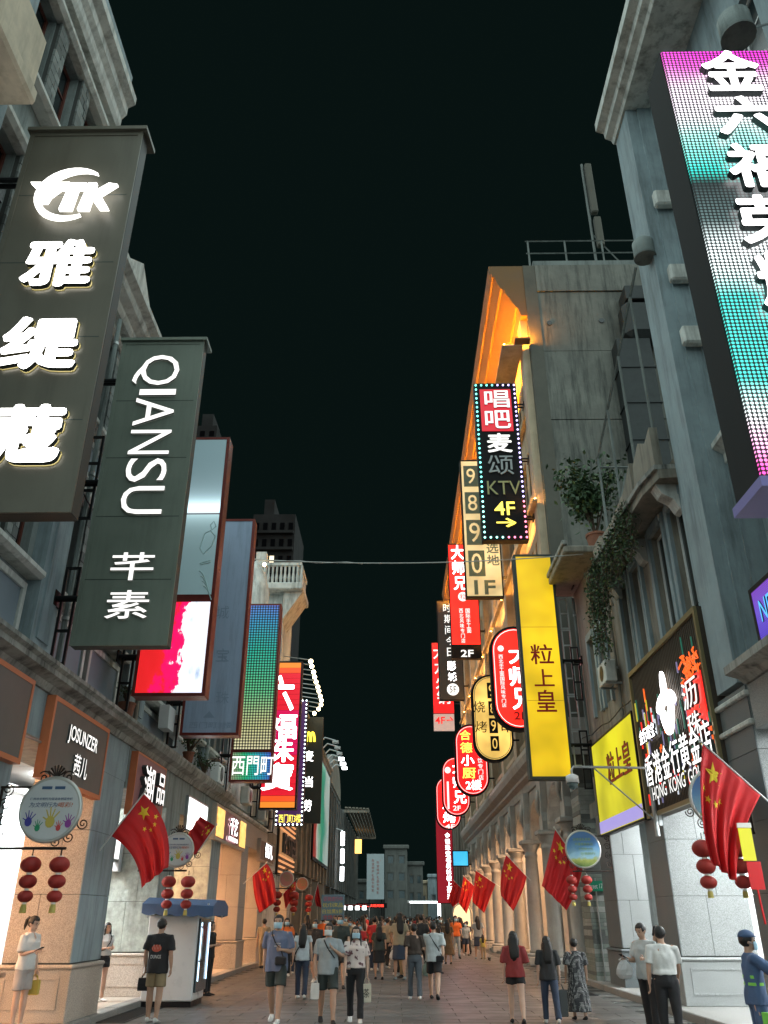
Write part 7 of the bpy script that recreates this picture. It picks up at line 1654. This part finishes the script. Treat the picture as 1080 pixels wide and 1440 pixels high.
ch = person('small child with yellow vest beside a scooter under the arcade', 678, 39, 1314, A0, cloth('child_yellow', (.42, .36, .1)), CBE, 'long', CW, bot_kind='trousers', female=True, face=False, voxel=.022, x=None)
sk = thing('kick_scooter', 'small kick scooter standing next to the child', 'scooter', (ch.location.x+.25, 39, 0)); sx_ = ch.location.x+.22
MB().bev(sx_-.06, sx_+.06, 38.7, 39.3, .09, .12, b=.01).build('deck', BLACKM, sk); MB().tube([(sx_, 38.72, .1), (sx_, 38.66, .75)], .015, 6).build('stem', STEEL, sk); MB().tube([(sx_-.15, 38.66, .75), (sx_+.15, 38.66, .75)], .014, 6).build('handlebar', BLACKM, sk)
for yy in (38.68, 39.3): MB().lathe([(.06, -.02), (.06, .02)], (sx_, yy, .06), 12, axis='x').build('wheel', BLACKM, sk)
# far crowd: six figures, copied with clothes of their own
proto = []
for (fem, bk, hr, toward, st, sl) in ((False, 'shorts', 'short', False, .2, .8), (False, 'trousers', 'short', False, .16, .8), (True, 'trousers', 'long', False, .16, .7), (True, 'skirt', 'long', False, .12, .7), (False, 'shorts', 'short', True, .18, .8), (True, 'trousers', 'long', True, .16, .8)):
    proto.append(person('proto', 560, 60, 0, 0 if toward else A0, CW, CB, hr, CB, bot_kind=bk, stride=st, female=fem, face=toward, voxel=.03, sleeve=sl, loose=1.25, mask=1 if toward else None, h=1.66, armL='swingf', armR='swingb', group='people in the distant crowd'))
def run_bake():
    dg = bpy.context.evaluated_depsgraph_get
    tmp = []
    for (o, vx, it, fing, amp) in BAKE:
        r_ = o.modifiers.new('r', 'REMESH'); r_.mode = 'VOXEL'; r_.voxel_size = max(vx, .008); r_.use_smooth_shade = True
        s_ = o.modifiers.new('s', 'SMOOTH'); s_.iterations = it; s_.factor = .5
    bpy.context.view_layer.update(); d = dg()
    for (o, vx, it, fing, amp) in BAKE: tmp.append(bpy.data.meshes.new_from_object(o.evaluated_get(d)))
    for (o, vx, it, fing, amp), me in zip(BAKE, tmp):
        o.modifiers.clear(); old = o.data; o.data = me; me.name = old.name
        if amp:
            off = Vector((hash(o.name) % 97, 0, 0)); nn = [v.normal.copy() for v in me.vertices]
            for v, n_ in zip(me.vertices, nn):
                c = v.co; w = mnoise.noise(Vector((c.x*9, c.y*9, c.z*5))+off)+.5*mnoise.noise(Vector((c.x*20, c.y*20, c.z*11))+off); v.co = c+n_*(amp*w)
        if fing:
            bm = bmesh.new(); bm.from_mesh(me); vv = [bm.verts.new(p) for p in fing.v]
            for f in fing.f:
                try: bm.faces.new([vv[i] for i in f]).smooth = True
                except ValueError: pass
            bmesh.ops.recalc_face_normals(bm, faces=bm.faces); bm.to_mesh(me); bm.free()
run_bake()
TOPS = [('black', CB), ('white', CW), ('orange', COR), ('red', CRD), ('grey', CG), ('dark green', CDK), ('beige', CBE), ('pink', CPK), ('blue', CLB), ('olive', CGN), ('charcoal', CCH), ('maroon', CMR)]
rc = random.Random(21)
def setm(o, m):
    if o.material_slots: o.material_slots[0].link = 'OBJECT'; o.material_slots[0].material = m
spots = []
def try_spot(x, y):
    for (a, b) in spots:
        if abs(a-x) < .55 and abs(b-y) < .9: return False
    spots.append((x, y)); return True
for o in COL.objects:
    if o.get('category') == 'person' and o['label'] != 'proto': spots.append((o.location.x, o.location.y))
named = [(535, 42, 0, 'orange', 0), (558, 47, 4, 'black', 1), (518, 52, 2, 'orange', 0), (486, 38, 4, 'black', 5), (505, 46, 9, 'olive', 1), (444, 26, 0, 'black', 4), (410, 30, 3, 'charcoal', 5), (478, 24, 0, 'dark green', 4), (648, 45, 0, 'black', 2), (600, 36, 3, 'red', 2), (592, 30, 0, 'charcoal', 1), (545, 33, 7, 'beige', 1), (530, 60, 0, 'orange', 1), (455, 48, 0, 'orange', 4)]
cnt = {}
def crowd(px, y, tc, pi, x=None):
    xx = P(px, 1300, y=y).x if x is None else x
    if not try_spot(xx, y): return
    src = proto[pi]; T = copy_tree(src); T.location = (xx, y, 0); sc_ = rc.uniform(.84, 1.07); T.scale = (sc_, sc_, sc_); T.rotation_euler.z = src.rotation_euler.z+rc.choice((rc.uniform(-.3, .3), rc.uniform(-1.1, 1.1)))
    m_ = dict(TOPS)[tc]; wear = {0: 'shorts', 1: 'trousers', 2: 'trousers', 3: 'skirt', 4: 'shorts', 5: 'trousers'}[pi]; bt_ = rc.choice([('black', CB), ('dark', CJ), ('grey', CG), ('khaki', CKH), ('black', CB)])
    for c in T.children:
        nm = c.name.split('.')[0]
        if nm == 'shirt': setm(c, m_)
        elif nm in ('shorts', 'trousers', 'skirt'): setm(c, bt_[1])
        elif nm == 'shoe': setm(c, rc.choice((CW, CB, CG)))
    way = 'approaching' if pi > 3 else 'leaving'
    wh = 'left' if xx < -1.6 else 'right' if xx > 1.6 else 'middle'
    dist = 'near' if y < 45 else 'far' if y < 75 else 'farthest'
    T['label'] = '%s-haired person in %s top, %s %s, %s, %s crowd, street %s' % ('long' if pi in (2, 3, 5) else 'short', tc, bt_[0], wear, way, dist, wh)
    T['group'] = 'people in the distant crowd'
for (px, y, _, tc, pi) in named: crowd(px, y, tc, pi)
for k in range(210):
    y = 27+95*rc.random()**1.25; lim = 4.3 if y > 45 else 3.6; x = rc.uniform(-lim, lim if y > 40 else 1.5)
    tc = rc.choices([t for t, _ in TOPS], [9, 7, 4 if y < 45 else 7, 6, 4, 3, 3, 3, 3, 2, 6, 3])[0]
    crowd(0, y, tc, rc.choice((0, 1, 2, 3, 4, 5)), x)
for p_ in proto:
    for c in list(p_.children): bpy.data.objects.remove(c)
    bpy.data.objects.remove(p_)
# same description -> tell them apart by neighbours, counted from the left
from collections import defaultdict
D = defaultdict(list)
for o in COL.objects:
    if o.parent is None and o.get('group') == 'people in the distant crowd': D[o['label']].append(o)
ORDN = ('nearest', 'second nearest', 'third nearest', 'fourth nearest', 'fifth nearest')
for lab, os_ in D.items():
    if len(os_) > 1:
        for k, o in enumerate(sorted(os_, key=lambda q: q.location.y)): o['label'] = ORDN[min(k, 4)]+' '+lab
